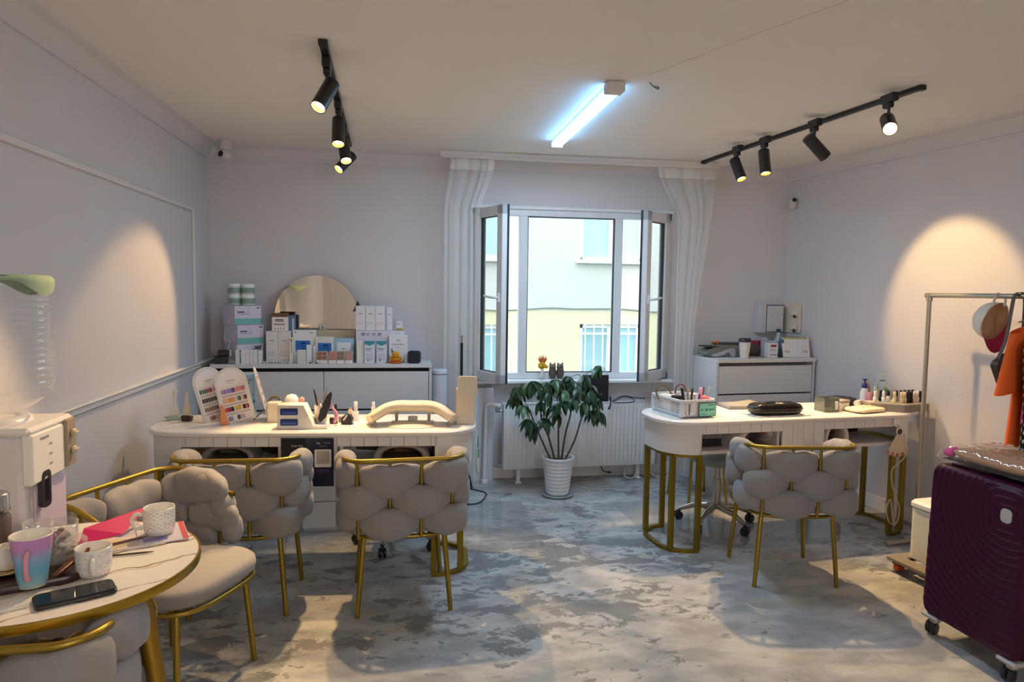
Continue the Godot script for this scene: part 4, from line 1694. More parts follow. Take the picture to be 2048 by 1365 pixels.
	# right group: long lilac box with serum cartons on top
	carton("long_box", "long lilac-white box carrying the tall serum cartons", "box", Vector3(-0.170, CH, -5.045), Vector3(0.338, 0.222, 0.08), 0.0, C("dcdae6"), [[-0.12, 0.087, 0.028, 0.022, "8f93a4"], [-0.085, 0.087, 0.026, 0.020, "a9adba"], [-0.045, 0.087, 0.026, 0.020, "a9adba"], [-0.005, 0.087, 0.026, 0.022, "8f93a4"], [0.12, 0.095, 0.03, 0.004, "8f93a4"]])
	for k in 4:
		var last := k == 3
		carton("serum_carton", ["tall white serum carton, first from the mirror on the long box", "tall white serum carton, second from the mirror on the long box", "tall white serum carton, third from the mirror on the long box", "narrower white serum carton standing apart at the right on the long box"][k], "box", Vector3([-0.309, -0.239, -0.170, -0.105][k], CH + 0.2235, -5.05), Vector3(0.038 if last else 0.0675, 0.166 if last else 0.175, 0.05), 0.0, C("e4e2e6") if k < 3 else C("dde3ea"), [[0.0, 0.032, 0.028 if not last else 0.016, 0.005, "77777d"], [-0.004, -0.032, 0.05 if not last else 0.02, 0.003, "b3aeb2"], [-0.008, -0.042, 0.04 if not last else 0.016, 0.003, "b3aeb2"]], "white serum cartons on the long box")
	carton("oil_box", "tiny white box with a golden foot on the right of the long box", "box", Vector3(-0.034, CH + 0.2235, -5.04), Vector3(0.046, 0.066, 0.03), 0.0, C("e3dfe4"), [[0.0, -0.024, 0.045, 0.016, "c09a3e"], [-0.010, 0.014, 0.012, 0.012, "9d9bb0"]])
	carton("narrow_box", "narrow plain white box at the left end below the serum cartons", "box", Vector3(-0.304, CH, -4.945), Vector3(0.050, 0.154, 0.04), 0.0, C("e6e8ec"), [[0.0, 0.03, 0.02, 0.002, "b3b7c0"], [0.0, -0.03, 0.02, 0.002, "b3b7c0"]])
	for k in 2:
		var tb := carton("teal_top_box", ["white box with a teal pointed top, left one of two", "white box with a teal pointed top, right one of two"][k] + " before the long box", "box", Vector3(-0.241 + 0.083 * k, CH, -4.935), Vector3(0.072, 0.158, 0.045), 3.0, C("d5dde6"), [[-0.006, 0.022, 0.045, 0.006, "6d7a88"], [-0.010, 0.010, 0.034, 0.004, "8c98a6"], [0.0, -0.035, 0.05, 0.05, "bfcbd8"], [-0.012, -0.055, 0.012, 0.02, "5f7f92"]], "teal-topped white boxes")
		begin(at(Vector3(0, 0.079, 0.0228)))
		slab(PackedVector2Array([Vector2(-0.0355, 0.078), Vector2(0.0355, 0.078), Vector2(0.0355, 0.058), Vector2(0.0, 0.042), Vector2(-0.0355, 0.058)]), 0.001, 0.0, false)
		done("teal_flap", mat(C("2f8fa6"), 0.45), tb)
	carton("lettered_box", "white box with grey lettering behind the amber jar", "box", Vector3(-0.042, CH, -4.985), Vector3(0.130, 0.192, 0.05), 0.0, C("e6e8ee"), [[0.0, 0.062, 0.026, 0.005, "6d7280"], [0.0, 0.032, 0.085, 0.005, "858b98"], [0.0, 0.012, 0.038, 0.004, "a9aeb8"], [-0.045, -0.01, 0.008, 0.03, "7b8a86"]])
	# amber honey jar
	var aj := thing("amber_jar", "amber orange glass jar with a bear-like knobby shape on the wide chest", "jar", Vector3(-0.060, CH, -4.90))
	begin()
	lathe([Vector2(0, 0), Vector2(0.042, 0), Vector2(0.047, 0.004), Vector2(0.047, 0.014), Vector2(0.043, 0.016), Vector2(0.0, 0.016)], 24)
	done("base", mat(C("c9532a"), 0.2), aj)
	begin()
	ell(Vector3(0, 0.036, 0), Vector3(0.040, 0.024, 0.032), 0.9, 20, 12)
	ell(Vector3(0, 0.066, 0), Vector3(0.026, 0.018, 0.024), 1.0, 18, 10)
	for s in [-1.0, 1.0]:
		ell(Vector3(s * 0.033, 0.040, 0.010), Vector3(0.013, 0.015, 0.014), 1.0, 12, 8)
	done("body", mat(C("d99a22"), 0.15), aj)
	begin()
	ell(Vector3(-0.022, 0.085, 0), Vector3(0.006, 0.006, 0.006), 1.0, 10, 8)
	bx(Vector3(0, 0.047, 0.03), Vector3(0.05, 0.004, 0.008), 0.001)
	done("trim", mat(C("5a3016"), 0.3), aj)
	bottle("clear_bottle", "small clear bottle between the amber jar and the black speaker", "bottle", Vector3(0.010, CH, -4.91), [Vector2(0, 0), Vector2(0.011, 0), Vector2(0.012, 0.003), Vector2(0.012, 0.055), Vector2(0.006, 0.06), Vector2(0.006, 0.06), Vector2(0.007, 0.062), Vector2(0.007, 0.078), Vector2(0, 0.078)], 4, mat(C("b9c3cc"), 0.15), mat(C("d9dde2"), 0.4))
	var sp := thing("speaker_cube", "small black rounded speaker cube at the right end of the wide chest", "speaker", Vector3(0.071, CH, -4.905), -10.0)
	begin(at(Vector3(0, 0.044, 0)))
	slab(rrect(0.086, 0.088, 0.016, 6), 0.06, 0.006)
	done("body", mat(C("1f2028"), 0.5), sp)
	begin(at(Vector3(0, 0.044, 0.0305)))
	slab(rrect(0.070, 0.070, 0.012, 5), 0.003, 0.001)
	done("grille", mat(C("2b2d38"), 0.85), sp)
	# row of tiny charm boxes and loose charms along the front edge
	for k in 9:
		var q := thing("charm_box", "%s of the nine tiny white charm boxes along the wide chest's front edge" % ["first", "second", "third", "fourth", "fifth", "sixth", "seventh", "eighth", "ninth"][k], "charm box", Vector3(-0.952 + 0.0205 * k, CH, -4.885 - 0.002 * (k % 3)), 0.0, "tiny charm boxes along the chest edge")
		begin()
		bx(Vector3(0, 0.008, 0), Vector3(0.018, 0.016, 0.018), 0.002)
		done("box", mat(C("dadbdf"), 0.4), q)
		begin()
		bx(Vector3(0, 0.0085, 0.009), Vector3(0.008, 0.008, 0.0015))
		done("charm", mat(C("3b3d46") if k != 6 else C("6b7a6a"), 0.4), q)
	for k in 4:
		begin(Transform3D(Basis(), Vector3(-0.640 + 0.022 * k, CH, -4.882)))
		ell(Vector3(0, 0.006, 0), Vector3(0.007, 0.006, 0.006), 1.0, 10, 6)
		tag(done("loose_charm", mat([C("2c2e36"), C("d9dce0"), C("4c4f5a"), C("c9ccd2")][k], 0.35)), ["loose black charm lying left of the compacts, nearest the plain box", "loose white charm lying between two dark ones before the sleeves", "loose dark grey charm lying beside the white one", "loose pale charm lying next to the largest compact"][k], "charm")
	# power adapter, plug and cable in the left corner
	var pa := thing("power_adapter", "black power adapter box lying at the left end of the wide chest", "power adapter", Vector3(-1.225, CH, -4.905), 12.0)
	begin()
	bx(Vector3(0, 0.026, 0), Vector3(0.085, 0.052, 0.06), 0.004)
	done("body", mat(C("17171d"), 0.35), pa)
	begin()
	bx(Vector3(0.043, 0.026, 0), Vector3(0.002, 0.046, 0.054))
	done("side_label", mat(C("4a4a54"), 0.5), pa)
	var pl := thing("charger_plug", "black charger with a white plug and wire on top of the adapter box", "charger", Vector3(-1.210, CH + 0.0525, -4.905), 12.0)
	begin()
	bx(Vector3(0, 0.020, 0), Vector3(0.07, 0.040, 0.045), 0.005)
	done("body", mat(C("141418"), 0.35), pl)
	begin()
	bx(Vector3(0.042, 0.020, 0), Vector3(0.014, 0.044, 0.030), 0.003)
	tube(smooth_path([Vector3(0.03, 0.04, 0), Vector3(0.032, 0.065, 0), Vector3(0.042, 0.10, 0.0), Vector3(0.005, 0.115, -0.01), Vector3(0.012, 0.15, -0.03), Vector3(0.018, 0.20, -0.06)]), 0.0028, 6)
	done("white_lead", mat(C("c9cacf"), 0.5), pl)
	var cc := thing("coiled_cable", "grey coiled cable lying between the adapter and the slim white boxes", "cable", Vector3(-1.150, CH, -4.90))
	begin()
	var coil := []
	for k in 40:
		var a := TAU * k / 13.0
		coil.append(Vector3(0.024 * cos(a), 0.006 + 0.014 * k / 40.0 + 0.006 * sin(a * 0.5), 0.014 * sin(a)))
	tube(coil, 0.0035, 6)
	done("coil", mat(C("a9abb0"), 0.5), cc)
	begin()
	bx(Vector3(-0.03, 0.010, 0.004), Vector3(0.02, 0.012, 0.01), 0.002)
	done("plug", mat(C("d2d3d8"), 0.4), cc)
	# white roll and its cap beside the chest, black stand by the curtain
	var rl := thing("air_purifier", "slim white cylinder with a dark slot on top standing right of the wide chest", "air purifier", Vector3(0.252, 0, -4.93))
	begin()
	lathe([Vector2(0, 0), Vector2(0.05, 0), Vector2(0.053, 0.006), Vector2(0.053, 0.855), Vector2(0.053, 0.855), Vector2(0.0535, 0.859), Vector2(0.0535, 0.884), Vector2(0.049, 0.890), Vector2(0, 0.890)], 32)
	done("body", mat(C("ccd3e2"), 0.4), rl)
	begin()
	lathe([Vector2(0.0528, 0.852), Vector2(0.0537, 0.853), Vector2(0.0537, 0.857), Vector2(0.0528, 0.858)], 32)
	done("slot", mat(C("4a4d58"), 0.5), rl)
	var tr := thing("black_tripod", "thin black tripod stand in front of the left curtain", "tripod", Vector3(0.405, 0, -4.90))
	begin()
	tube([Vector3(0, 0.22, 0), Vector3(0, 1.08, 0)], 0.0105, 10)
	done("column", mat(C("121216"), 0.4), tr)
	begin()
	tube([Vector3(0, 1.08, 0), Vector3(0, 1.125, 0)], 0.005, 8)
	cyl(Vector3(0, 1.125, 0), 0.011, 0.008, 14)
	done("top_screw", mat(C("8c8e94"), 0.3, 0.6), tr)
	for k in 3:
		begin()
		var a := deg_to_rad(90.0 + 120.0 * k)
		tube([Vector3(0, 0.36, 0), Vector3(0.10 * cos(a), 0.01, 0.10 * sin(a))], 0.008, 8)
		done("leg", mat(C("121216"), 0.4), tr)
	begin()
	tube(smooth_path([Vector3(0.33, 0.004, -4.75), Vector3(0.40, 0.004, -4.60), Vector3(0.50, 0.004, -4.60), Vector3(0.56, 0.004, -4.72), Vector3(0.58, 0.004, -4.84), Vector3(0.50, 0.004, -4.93), Vector3(0.46, 0.004, -4.98)]), 0.0045, 6)
	tag(done("floor_cable", mat(C("1b1c20"), 0.5)), "black cable looping on the floor by the tripod foot and heating pipe", "cable")
	begin(at(Vector3(0.398, 0.56, -3.74), 60, 0, 6))
	slab(PackedVector2Array([Vector2(-0.014, -0.1), Vector2(0.006, -0.12), Vector2(0.02, 0.0), Vector2(0.014, 0.1), Vector2(0.0, 0.12), Vector2(-0.012, 0.05)]), 0.012, 0.003)
	var pk := done("hanging_packet", mat(C("cfe0e0"), 0.3))
	tag(pk, "small white packet with blue and green print stuck on the left desk's right end", "packet")
	begin()
	slab(PackedVector2Array([Vector2(-0.006, 0.03), Vector2(0.014, 0.03), Vector2(0.010, 0.09), Vector2(0.0, 0.105)]), 0.013, 0.0, false)
	done("blue_print", mat(C("2f7f9c"), 0.4), pk).transform = at(Vector3(0.398, 0.56, -3.74), 60, 0, 6)
	begin()
	slab(PackedVector2Array([Vector2(-0.004, -0.03), Vector2(0.016, -0.03), Vector2(0.013, 0.02), Vector2(-0.005, 0.02)]), 0.013, 0.0, false)
	done("green_print", mat(C("3f9a7a"), 0.4), pk).transform = at(Vector3(0.398, 0.56, -3.74), 60, 0, 6)

func swatch_board(label: String, p: Vector3, yaw: float, pitch: float, roll: float, rows: Array) -> void:
	var t := thing("swatch_board", label, "swatch board", p, 0.0, "arched nail colour boards")
	t.transform = at(p, yaw, pitch, roll)
	var a1 := PackedVector2Array()
	var a2 := PackedVector2Array()
	var a3 := PackedVector2Array()
	for k in 21:
		var a := PI * k / 20.0
		a1.append(Vector2(0.081 * cos(a), 0.212 + 0.081 * sin(a)))
		a2.append(Vector2(0.070 * cos(a), 0.208 + 0.070 * sin(a)))
	for s in [[a1, 0.081], [a2, 0.070]]:
		s[0].append(Vector2(-s[1], 0.0))
		s[0].append(Vector2(s[1], 0.0))
	begin()
	slab(a1, 0.006, 0.0015)
	done("acrylic_frame", mat(C("dcd8d2"), 0.2), t)
	begin(at(Vector3(0, 0, 0.0035)))
	slab(a2, 0.002)
	done("printed_card", mat(C("ece6e2"), 0.5), t)
	begin()
	bx(Vector3(0, 0.222, 0.005), Vector3(0.045, 0.007, 0.0008))
	bx(Vector3(0, 0.210, 0.005), Vector3(0.026, 0.003, 0.0008))
	for k in 4:
		bx(Vector3(0, 0.190 - 0.048 * k, 0.005), Vector3(0.118, 0.0012, 0.0008))
		bx(Vector3(0, 0.146 - 0.048 * k, 0.005), Vector3(0.118, 0.010, 0.0006))
	done("printed_lines", mat(C("c3b8b8"), 0.5), t)
	begin_tinted()
	for r in rows.size():
		var cols: Array = rows[r]
		for k in cols.size():
			if cols[k] == "":
				continue
			tint = C(cols[k])
			ell(Vector3(-0.055 + 0.110 * k / (cols.size() - 1.0), 0.170 - 0.048 * r, 0.0055), Vector3(0.0046, 0.013, 0.0026), 0.8, 8, 6)
	done("nail_samples", tinted_mat(0.2), t).set_meta("kind", "stuff")
	begin(at(Vector3(0, 0.09, -0.03), 0, -18))
	slab(rrect(0.06, 0.18, 0.01), 0.004)
	done("rear_strut", mat(C("d5cdb9"), 0.3), t)

func on_left_desk() -> void:
	# two paper-sail boats
	for k in 2:
		var t := thing("sailboat_ornament", ["little white sailing boat on a sea-green base at the desk's left end", "little cream sailing boat with a dark hull beside the swatch boards"][k], "ornament", [Vector3(-1.195, DESK, -3.83), Vector3(-1.122, DESK, -3.79)][k], [20.0, -15.0][k])
		begin()
		var hull := [PackedVector2Array([Vector2(-0.05, 0.018), Vector2(-0.03, 0.0), Vector2(0.035, 0.0), Vector2(0.055, 0.02)]), PackedVector2Array([Vector2(-0.026, 0.028), Vector2(-0.022, 0.0), Vector2(0.024, 0.0), Vector2(0.028, 0.026)])][k] as PackedVector2Array
		slab(hull, 0.034, 0.004)
		done("hull", mat([C("a9c0b8"), C("3a2a26")][k], 0.5), t)
		begin()
		var sail := [PackedVector2Array([Vector2(-0.028, 0.024), Vector2(0.026, 0.024), Vector2(0.006, 0.10), Vector2(0.012, 0.158), Vector2(-0.008, 0.156), Vector2(-0.004, 0.09)]), PackedVector2Array([Vector2(-0.026, 0.030), Vector2(0.026, 0.030), Vector2(0.010, 0.09), Vector2(0.002, 0.155)])][k] as PackedVector2Array
		slab(sail, 0.012, 0.003)
		done("sail", mat([C("e6e2d6"), C("d9cdb4")][k], 0.55), t)
	swatch_board("arched nail colour board with dark brown rows, the left one beside the boats", Vector3(-0.955, DESK + 0.001, -3.775), 38, -12, 11, [["2f6f74", "2f7f78", "3f6f5f", "8c2a3a", "a8324a", "5a1f28", "e39aa2", "d98a8a", "4a1f1c", "3a1512", "2c0f0e"], ["2a2024", "30242a", "34262a", "3a2828", "402c2a", "46302c", "4c332e", "4a3530", "503a34", "4a332f", "44302c"], ["8a6a5c", "9a7060", "8c6454", "94695a", "8c6252", "855c4e", "8e6656", "8a6050", "845a4c", "7e564a", "8a6454"], ["", "b9a4a8", "8f3a48", "7a2a36", "c9b3b0", "cfb9b6", "", "b98f8a", "5a1f22", "6a2826", "3f1516"]])
	swatch_board("arched nail colour board with lilac, coral and yellow rows, the right one", Vector3(-0.845, DESK + 0.001, -3.745), 14, -12, 12, [["b9a6d8", "a793cf", "9a86c6", "ad9ad2", "a08cc8", "8f7cba", "a48ec8", "6a5a98", "3a2c66", "d89aa8", "e0a4ac", "d68c94", "e3a8aa", "d98e90", "c97a80", "b8747e"], ["e8b09a", "ecb6a0", "f0c48a", "eec090", "d98a4a", "e8a08c", "e59a88", "e4988a", "", "b7c4b4", "5f7a66", "3f5a50", "", "e3b49c", "7a4a52", "5a3c44"], ["b56a5a", "c9454e", "b82f3f", "a82a3e", "3a1a34", "2a1430", "", "d8c23e", "e0cc4e", "d6c24a", "cfc05a", "", "5a2028", "3f141a", "c98a84", "7a3438"], ["", "8f92a6", "9a9cb0", "a4a6b8", "", "", "", "3f4a48", "5a6664", "c9c4c8", "d9a4b0", "e3b0ba", "", "", "", ""]])
	# blue tube standing on its cap
	var tb := thing("hand_cream_tube", "tall pale blue cream tube with green leaf print behind the swatch boards", "tube", Vector3(-0.815, DESK, -3.870), 6.0)
	begin(Transform3D(Basis(Vector3.BACK, 0.08), Vector3.ZERO))
	cyl(Vector3.ZERO, 0.026, 0.03, 20, 0.003)
	done("cap", mat(C("dfe8ee"), 0.4), tb)
	begin(Transform3D(Basis(Vector3.BACK, 0.08), Vector3.ZERO))
	var rows := []
	for k in 12:
		var v := k / 11.0
		var row := PackedVector3Array()
		for j in 24:
			var a := -TAU * j / 24
			row.append(Vector3(lerpf(0.028, 0.036, v) * cos(a), 0.03 + 0.205 * v, lerpf(0.028, 0.002, v * v) * sin(a)))
		rows.append(row)
	grid(rows, true)
	done("tube", mat(C("9cc8e6"), 0.35), tb)
	begin(Transform3D(Basis(Vector3.BACK, 0.08), Vector3.ZERO))
	bx(Vector3(0, 0.2385, 0), Vector3(0.073, 0.010, 0.004), 0.001)
	done("crimp", mat(C("c8e2f2"), 0.4), tb)
	begin_tinted(Transform3D(Basis(Vector3.BACK, 0.08), Vector3.ZERO))
	for q in [[-0.022, 0.155, 0.016, "3f7a3a"], [-0.014, 0.135, 0.014, "4f8a3f"], [-0.012, 0.105, 0.017, "b9b83a"], [0.012, 0.125, 0.013, "3f7fc0"], [0.016, 0.09, 0.012, "3a78bc"], [0.004, 0.075, 0.010, "5a9ad2"]]:
		tint = C(q[3])
		ell(Vector3(q[0], q[1], 0.0215 - 0.012 * (q[1] - 0.08) / 0.1), Vector3(q[2], q[2] * 0.8, 0.002), 1.0, 12, 6)
	tint = C("5f7f9f")
	bx(Vector3(0.0, 0.205, 0.012), Vector3(0.04, 0.004, 0.002))
	bx(Vector3(0.0, 0.19, 0.014), Vector3(0.02, 0.006, 0.002))
	bx(Vector3(0.0, 0.048, 0.028), Vector3(0.024, 0.006, 0.002))
	done("printed_label", tinted_mat(0.35), tb)
	# third board, seen edge-on
	var sc := thing("leaning_board", "thin pale board seen edge-on, leaning left of the blue-window organiser", "swatch board", Vector3.ZERO)
	sc.transform = at(Vector3(-0.712, DESK + 0.001, -3.81), 98, 0, 0) * Transform3D(Basis(Vector3.RIGHT, deg_to_rad(-15)), Vector3.ZERO)
	begin()
	slab(rrect(0.14, 0.29, 0.06, 8), 0.006, 0.0015)
	var cb := done("card", mat(C("e3dcd6"), 0.4), sc)
	cb.position = Vector3(0, 0.145, 0)
	begin(at(Vector3(0, 0.145, 0.0045)))
	for k in 5:
		bx(Vector3(0, 0.09 - 0.045 * k, 0), Vector3(0.10, 0.014, 0.004), 0.001)
	done("nail_samples", mat(C("c9a890"), 0.4), sc).set_meta("kind", "stuff")
	begin()
	tube([Vector3(0.03, 0.06, -0.005), Vector3(0.02, 0.003, -0.11), Vector3(-0.02, 0.003, -0.11), Vector3(-0.03, 0.06, -0.005)], 0.002, 6)
	done("wire_foot", mat(C("8a7a66"), 0.35, 0.6), sc)
	begin(at(Vector3(-0.900, DESK, -3.655), 15))
	slab(PackedVector2Array([Vector2(-0.022, 0.0), Vector2(0.022, 0.0), Vector2(0.014, 0.03), Vector2(-0.010, 0.11), Vector2(-0.018, 0.10)]), 0.014, 0.003)
	tag(done("orange_file", mat(C("d98a55"), 0.5)), "orange wedge-shaped nail file standing before the two swatch boards", "nail file")
	# organiser with two blue windows, and what stands behind it
	var og := thing("organiser", "white sloping desk organiser with two blue windows in its front", "organiser", Vector3(-0.622, DESK, -3.575), -4.0)
	begin()
	X = at(Vector3(0, 0, 0))
	slab(PackedVector2Array([Vector2(0, 0), Vector2(0.245, 0), Vector2(0.245, 0.012), Vector2(0.180, 0.018), Vector2(0.132, 0.122), Vector2(0.0, 0.122)]), 0.09, 0.004)
	done("body", mat(C("e2e0da"), 0.3), og)
	for k in 2:
		begin(at(Vector3(0.060, 0.088 - 0.053 * k, 0.0455)))
		slab(rrect(0.086, 0.034, 0.006, 4), 0.002)
		done("blue_window", mat(C("223a78"), 0.15), og)
		begin(at(Vector3(0.060, 0.082 - 0.053 * k, 0.0468)))
		bx(Vector3.ZERO, Vector3(0.070, 0.012, 0.001))
		done("blue_band", mat(C("3a62b0"), 0.2), og)
	begin(at(Vector3(-0.582, DESK, -3.72)))
	lathe([Vector2(0, 0), Vector2(0.03, 0), Vector2(0.034, 0.03), Vector2(0.03, 0.085), Vector2(0.036, 0.105), Vector2(0.034, 0.125), Vector2(0.022, 0.143), Vector2(0, 0.149)], 24)
	tag(done("brush_puff", mat(C("ecebe7"), 0.6)), "white round-headed dust brush standing behind the organiser", "brush")
	begin(at(Vector3(-0.532, DESK, -3.73)))
	lathe([Vector2(0, 0), Vector2(0.016, 0), Vector2(0.012, 0.06), Vector2(0.014, 0.11), Vector2(0.013, 0.125), Vector2(0, 0.132)], 16)
	tag(done("pink_stick", mat(C("dba296"), 0.4)), "small pink-topped stick next to the white round brush", "cosmetic stick")
	begin(at(Vector3(-0.672, DESK, -3.74)))
	prism(rrect(0.07, 0.06, 0.012), 0.0, 0.105, 0.004)
	tag(done("white_canister", mat(C("e0d9c8"), 0.35)), "cream box canister between the leaning board and the organiser", "canister")
	begin()
	tube(smooth_path([Vector3(-0.70, DESK + 0.006, -3.79), Vector3(-0.716, DESK + 0.06, -3.79), Vector3(-0.70, DESK + 0.115, -3.79), Vector3(-0.668, DESK + 0.122, -3.785), Vector3(-0.65, DESK + 0.107, -3.78)]), 0.007, 8)
	tag(done("curved_hook", mat(C("6f6248"), 0.4)), "dark olive curved hook behind the cream canister", "hook")
	# tool cup
	var cup := thing("tool_cup", "silver-grey cup crowded with nail brushes and files beside the organiser", "cup", Vector3(-0.420, DESK + 0.019, -3.60))
	begin()
	lathe([Vector2(0, 0), Vector2(0.028, 0), Vector2(0.034, 0.09), Vector2(0.034, 0.09), Vector2(0.032, 0.09), Vector2(0.026, 0.004), Vector2(0, 0.004)], 28)
	done("cup", mat(C("c9c5be"), 0.25, 0.3), cup)
	var tl := [[-0.014, -0.01, "2b2326", 0.16, 0.005, "black nail brush leaning left in the tool cup"], [0.004, -0.014, "a9a4a4", 0.15, 0.004, "grey metal brush upright in the tool cup"], [0.018, 0.0, "e3dcdc", 0.14, 0.005, "white-handled brush leaning right in the tool cup"], [-0.004, 0.012, "b98f88", 0.125, 0.005, "rosy brush in the middle of the tool cup"], [0.012, -0.008, "8d8d88", 0.165, 0.003, "thin steel pick standing highest in the tool cup"]]
	for q in tl:
		begin()
		var b0 := cup.position + Vector3(q[0] * 0.4, 0.006, q[1] * 0.4)
		tube([b0, b0 + Vector3(q[0] * 1.6, q[3] * 0.8, q[1]), b0 + Vector3(q[0] * 2.2, q[3], q[1] * 1.4)], [q[4], q[4], q[4] * 0.6], 8)
		tag(done("nail_tool", mat(C(q[2]), 0.35)), q[5], "nail tool", "nail tools in the silver cup")
	begin(at(cup.position + Vector3(0.002, 0.006, 0.040), 0, -8, -17))
	slab(PackedVector2Array([Vector2(-0.018, 0.012), Vector2(0.0, 0.0), Vector2(0.018, 0.03), Vector2(0.021, 0.10), Vector2(0.012, 0.155), Vector2(0.002, 0.165), Vector2(-0.010, 0.14), Vector2(-0.022, 0.07)]), 0.006, 0.002)
	tag(done("black_nail_file", mat(C("2c2528"), 0.5)), "broad black leaf-shaped nail file leaning against the tool cup", "nail file")
	begin()
	var tp := Vector3(-0.355, DESK + 0.012, -3.615)
	tube(smooth_path([tp + Vector3(0.0, 0.0, 0), tp + Vector3(0.012, 0.045, 0), tp + Vector3(-0.014, 0.085, -0.01), tp + Vector3(-0.022, 0.135, -0.01)]), [0.006, 0.008, 0.009, 0.009, 0.009, 0.008, 0.008, 0.008, 0.007, 0.007, 0.006, 0.006, 0.005, 0.005, 0.005, 0.004, 0.004, 0.004, 0.003], 8)
	tag(done("pink_tweezers", mat(C("d58fa6"), 0.4)), "pink curved tweezers hanging out beside the tool cup", "tweezers")
	begin(at(Vector3(-0.352, DESK, -3.66)))
	lathe([Vector2(0, 0), Vector2(0.010, 0), Vector2(0.010, 0.03), Vector2(0.007, 0.034), Vector2(0.0065, 0.10), Vector2(0, 0.102)], 14)
	tag(done("black_lacquer", mat(C("141318"), 0.3)), "slim black lacquer bottle standing right of the tool cup", "bottle")
	begin(at(Vector3(-0.372, DESK, -3.655)))
	lathe([Vector2(0, 0), Vector2(0.012, 0), Vector2(0.012, 0.028), Vector2(0.005, 0.034), Vector2(0, 0.036)], 14)
	tag(done("dark_pot", mat(C("2b161c"), 0.3)), "small dark red-black pot between the tool cup and the slim black bottle", "pot")
	# black tape dispenser with a silver lever
	var td := thing("tape_dispenser", "small black dispenser with a silver lever on the left desk", "dispenser", Vector3(-0.292, DESK, -3.64), -15.0)
	begin()
	slab(PackedVector2Array([Vector2(-0.028, 0), Vector2(0.028, 0), Vector2(0.030, 0.03), Vector2(0.018, 0.05), Vector2(-0.006, 0.052), Vector2(-0.026, 0.034)]), 0.036, 0.004)
	done("body", mat(C("18171b"), 0.3), td)
	begin(at(Vector3(-0.004, 0.036, 0.020), 0, 0, 55))
	bx(Vector3.ZERO, Vector3(0.034, 0.009, 0.004), 0.001)
	done("lever", mat(C("c9cace"), 0.3, 0.5), td)
	begin(at(Vector3(-0.325, DESK, -3.70)))
	cyl(Vector3(0, 0, 0), 0.018, 0.03, 18, 0.003)
	tag(done("grey_pot", mat(C("8f9096"), 0.3)), "little grey pot half hidden behind the black dispenser", "pot")
	bottle("nail_oil_bottle", "white nail product bottle with a tall white cap on the left desk", "bottle", Vector3(-0.256, DESK, -3.745), [Vector2(0, 0), Vector2(0.015, 0), Vector2(0.016, 0.003), Vector2(0.016, 0.045), Vector2(0.009, 0.052), Vector2(0.009, 0.052), Vector2(0.0105, 0.054), Vector2(0.0095, 0.100), Vector2(0, 0.101)], 4, mat(C("e6e6e8"), 0.3), mat(C("d9dada"), 0.3))
	bottle("nail_oil_bottle", "beige bottle half hidden left of the white nail product bottle", "bottle", Vector3(-0.286, DESK, -3.775), [Vector2(0, 0), Vector2(0.013, 0), Vector2(0.013, 0.05), Vector2(0.006, 0.056), Vector2(0.006, 0.056), Vector2(0.007, 0.058), Vector2(0.007, 0.062), Vector2(0, 0.062)], 3, mat(C("c9b9a4"), 0.3), mat(C("b9a890"), 0.3))
	bottle("small_white_bottle", "small white bottle peeping over the left end of the arm rest", "bottle", Vector3(-0.165, DESK, -3.80), [Vector2(0, 0), Vector2(0.012, 0), Vector2(0.012, 0.06), Vector2(0.008, 0.066), Vector2(0.008, 0.066), Vector2(0.008, 0.088), Vector2(0, 0.09)], 3, mat(C("e3e4e6"), 0.35), mat(C("eceeee"), 0.35))
	# padded arm rest
	var ar := thing("arm_rest", "cream padded arched arm rest on short steel posts", "arm rest", Vector3(0.045, DESK, -3.63), -4.0)
	begin()
	var path := smooth_path([Vector3(-0.220, 0.032, 0.060), Vector3(-0.190, 0.050, 0.045), Vector3(-0.140, 0.078, 0.015), Vector3(-0.080, 0.092, 0.0), Vector3(0, 0.091, -0.008), Vector3(0.080, 0.092, 0.0), Vector3(0.140, 0.078, 0.015), Vector3(0.190, 0.050, 0.045), Vector3(0.220, 0.032, 0.060)], 6)
	rows = []
	var m := path.size()
	for k in m:
		var tdir: Vector3 = (path[mini(k + 1, m - 1)] - path[maxi(k - 1, 0)]).normalized()
		var dz := Vector3(0, 0.12, 1).normalized()
		dz = (dz - tdir * dz.dot(tdir)).normalized()
		var up := dz.cross(tdir).normalized()
		var e := sin(PI * clampf((k + 0.6) / (m + 0.2), 0.0, 1.0))
		var sw := lerpf(0.70, 1.0, pow(e, 0.5))
		var row := PackedVector3Array()
		for j in 20:
			var a := TAU * j / 20
			row.append(path[k] + dz * (0.088 * sw * sign(cos(a)) * pow(abs(cos(a)), 0.8)) + up * (0.030 * sw * sign(sin(a)) * pow(abs(sin(a)), 0.8)))
		rows.append(row)
	grid(rows, true)
	st.set_smooth_group(-1)
	for j in 20:
		tri(path[0], rows[0][j], rows[0][(j + 1) % 20])
		tri(path[m - 1], rows[m - 1][(j + 1) % 20], rows[m - 1][j])
	done("cushion", mat(C("d9cdb4"), 0.45), ar)
	for s in [-1.0, 1.0]:
		begin()
		tube([Vector3(s * 0.085, 0.085, -0.01), Vector3(s * 0.085, 0.004, -0.01)], [0.012, 0.007], 12)
		done("post", mat(C("a9a9a6"), 0.3, 0.6), ar)
		begin()
		tube([Vector3(s * 0.205, 0.035, 0.04), Vector3(s * 0.195, 0.0, 0.04)], [0.016, 0.014], 12)
		done("foot", mat(C("b9b9b4"), 0.3, 0.3), ar)
	begin()
	bx(Vector3(0, 0.006, -0.012), Vector3(0.22, 0.012, 0.03), 0.003)
	bx(Vector3(0, 0.024, -0.012), Vector3(0.05, 0.026, 0.02), 0.004)
	done("base_bar", mat(C("d3d1cb"), 0.35), ar)
	begin(at(Vector3(0.035, DESK, -3.555), -4))
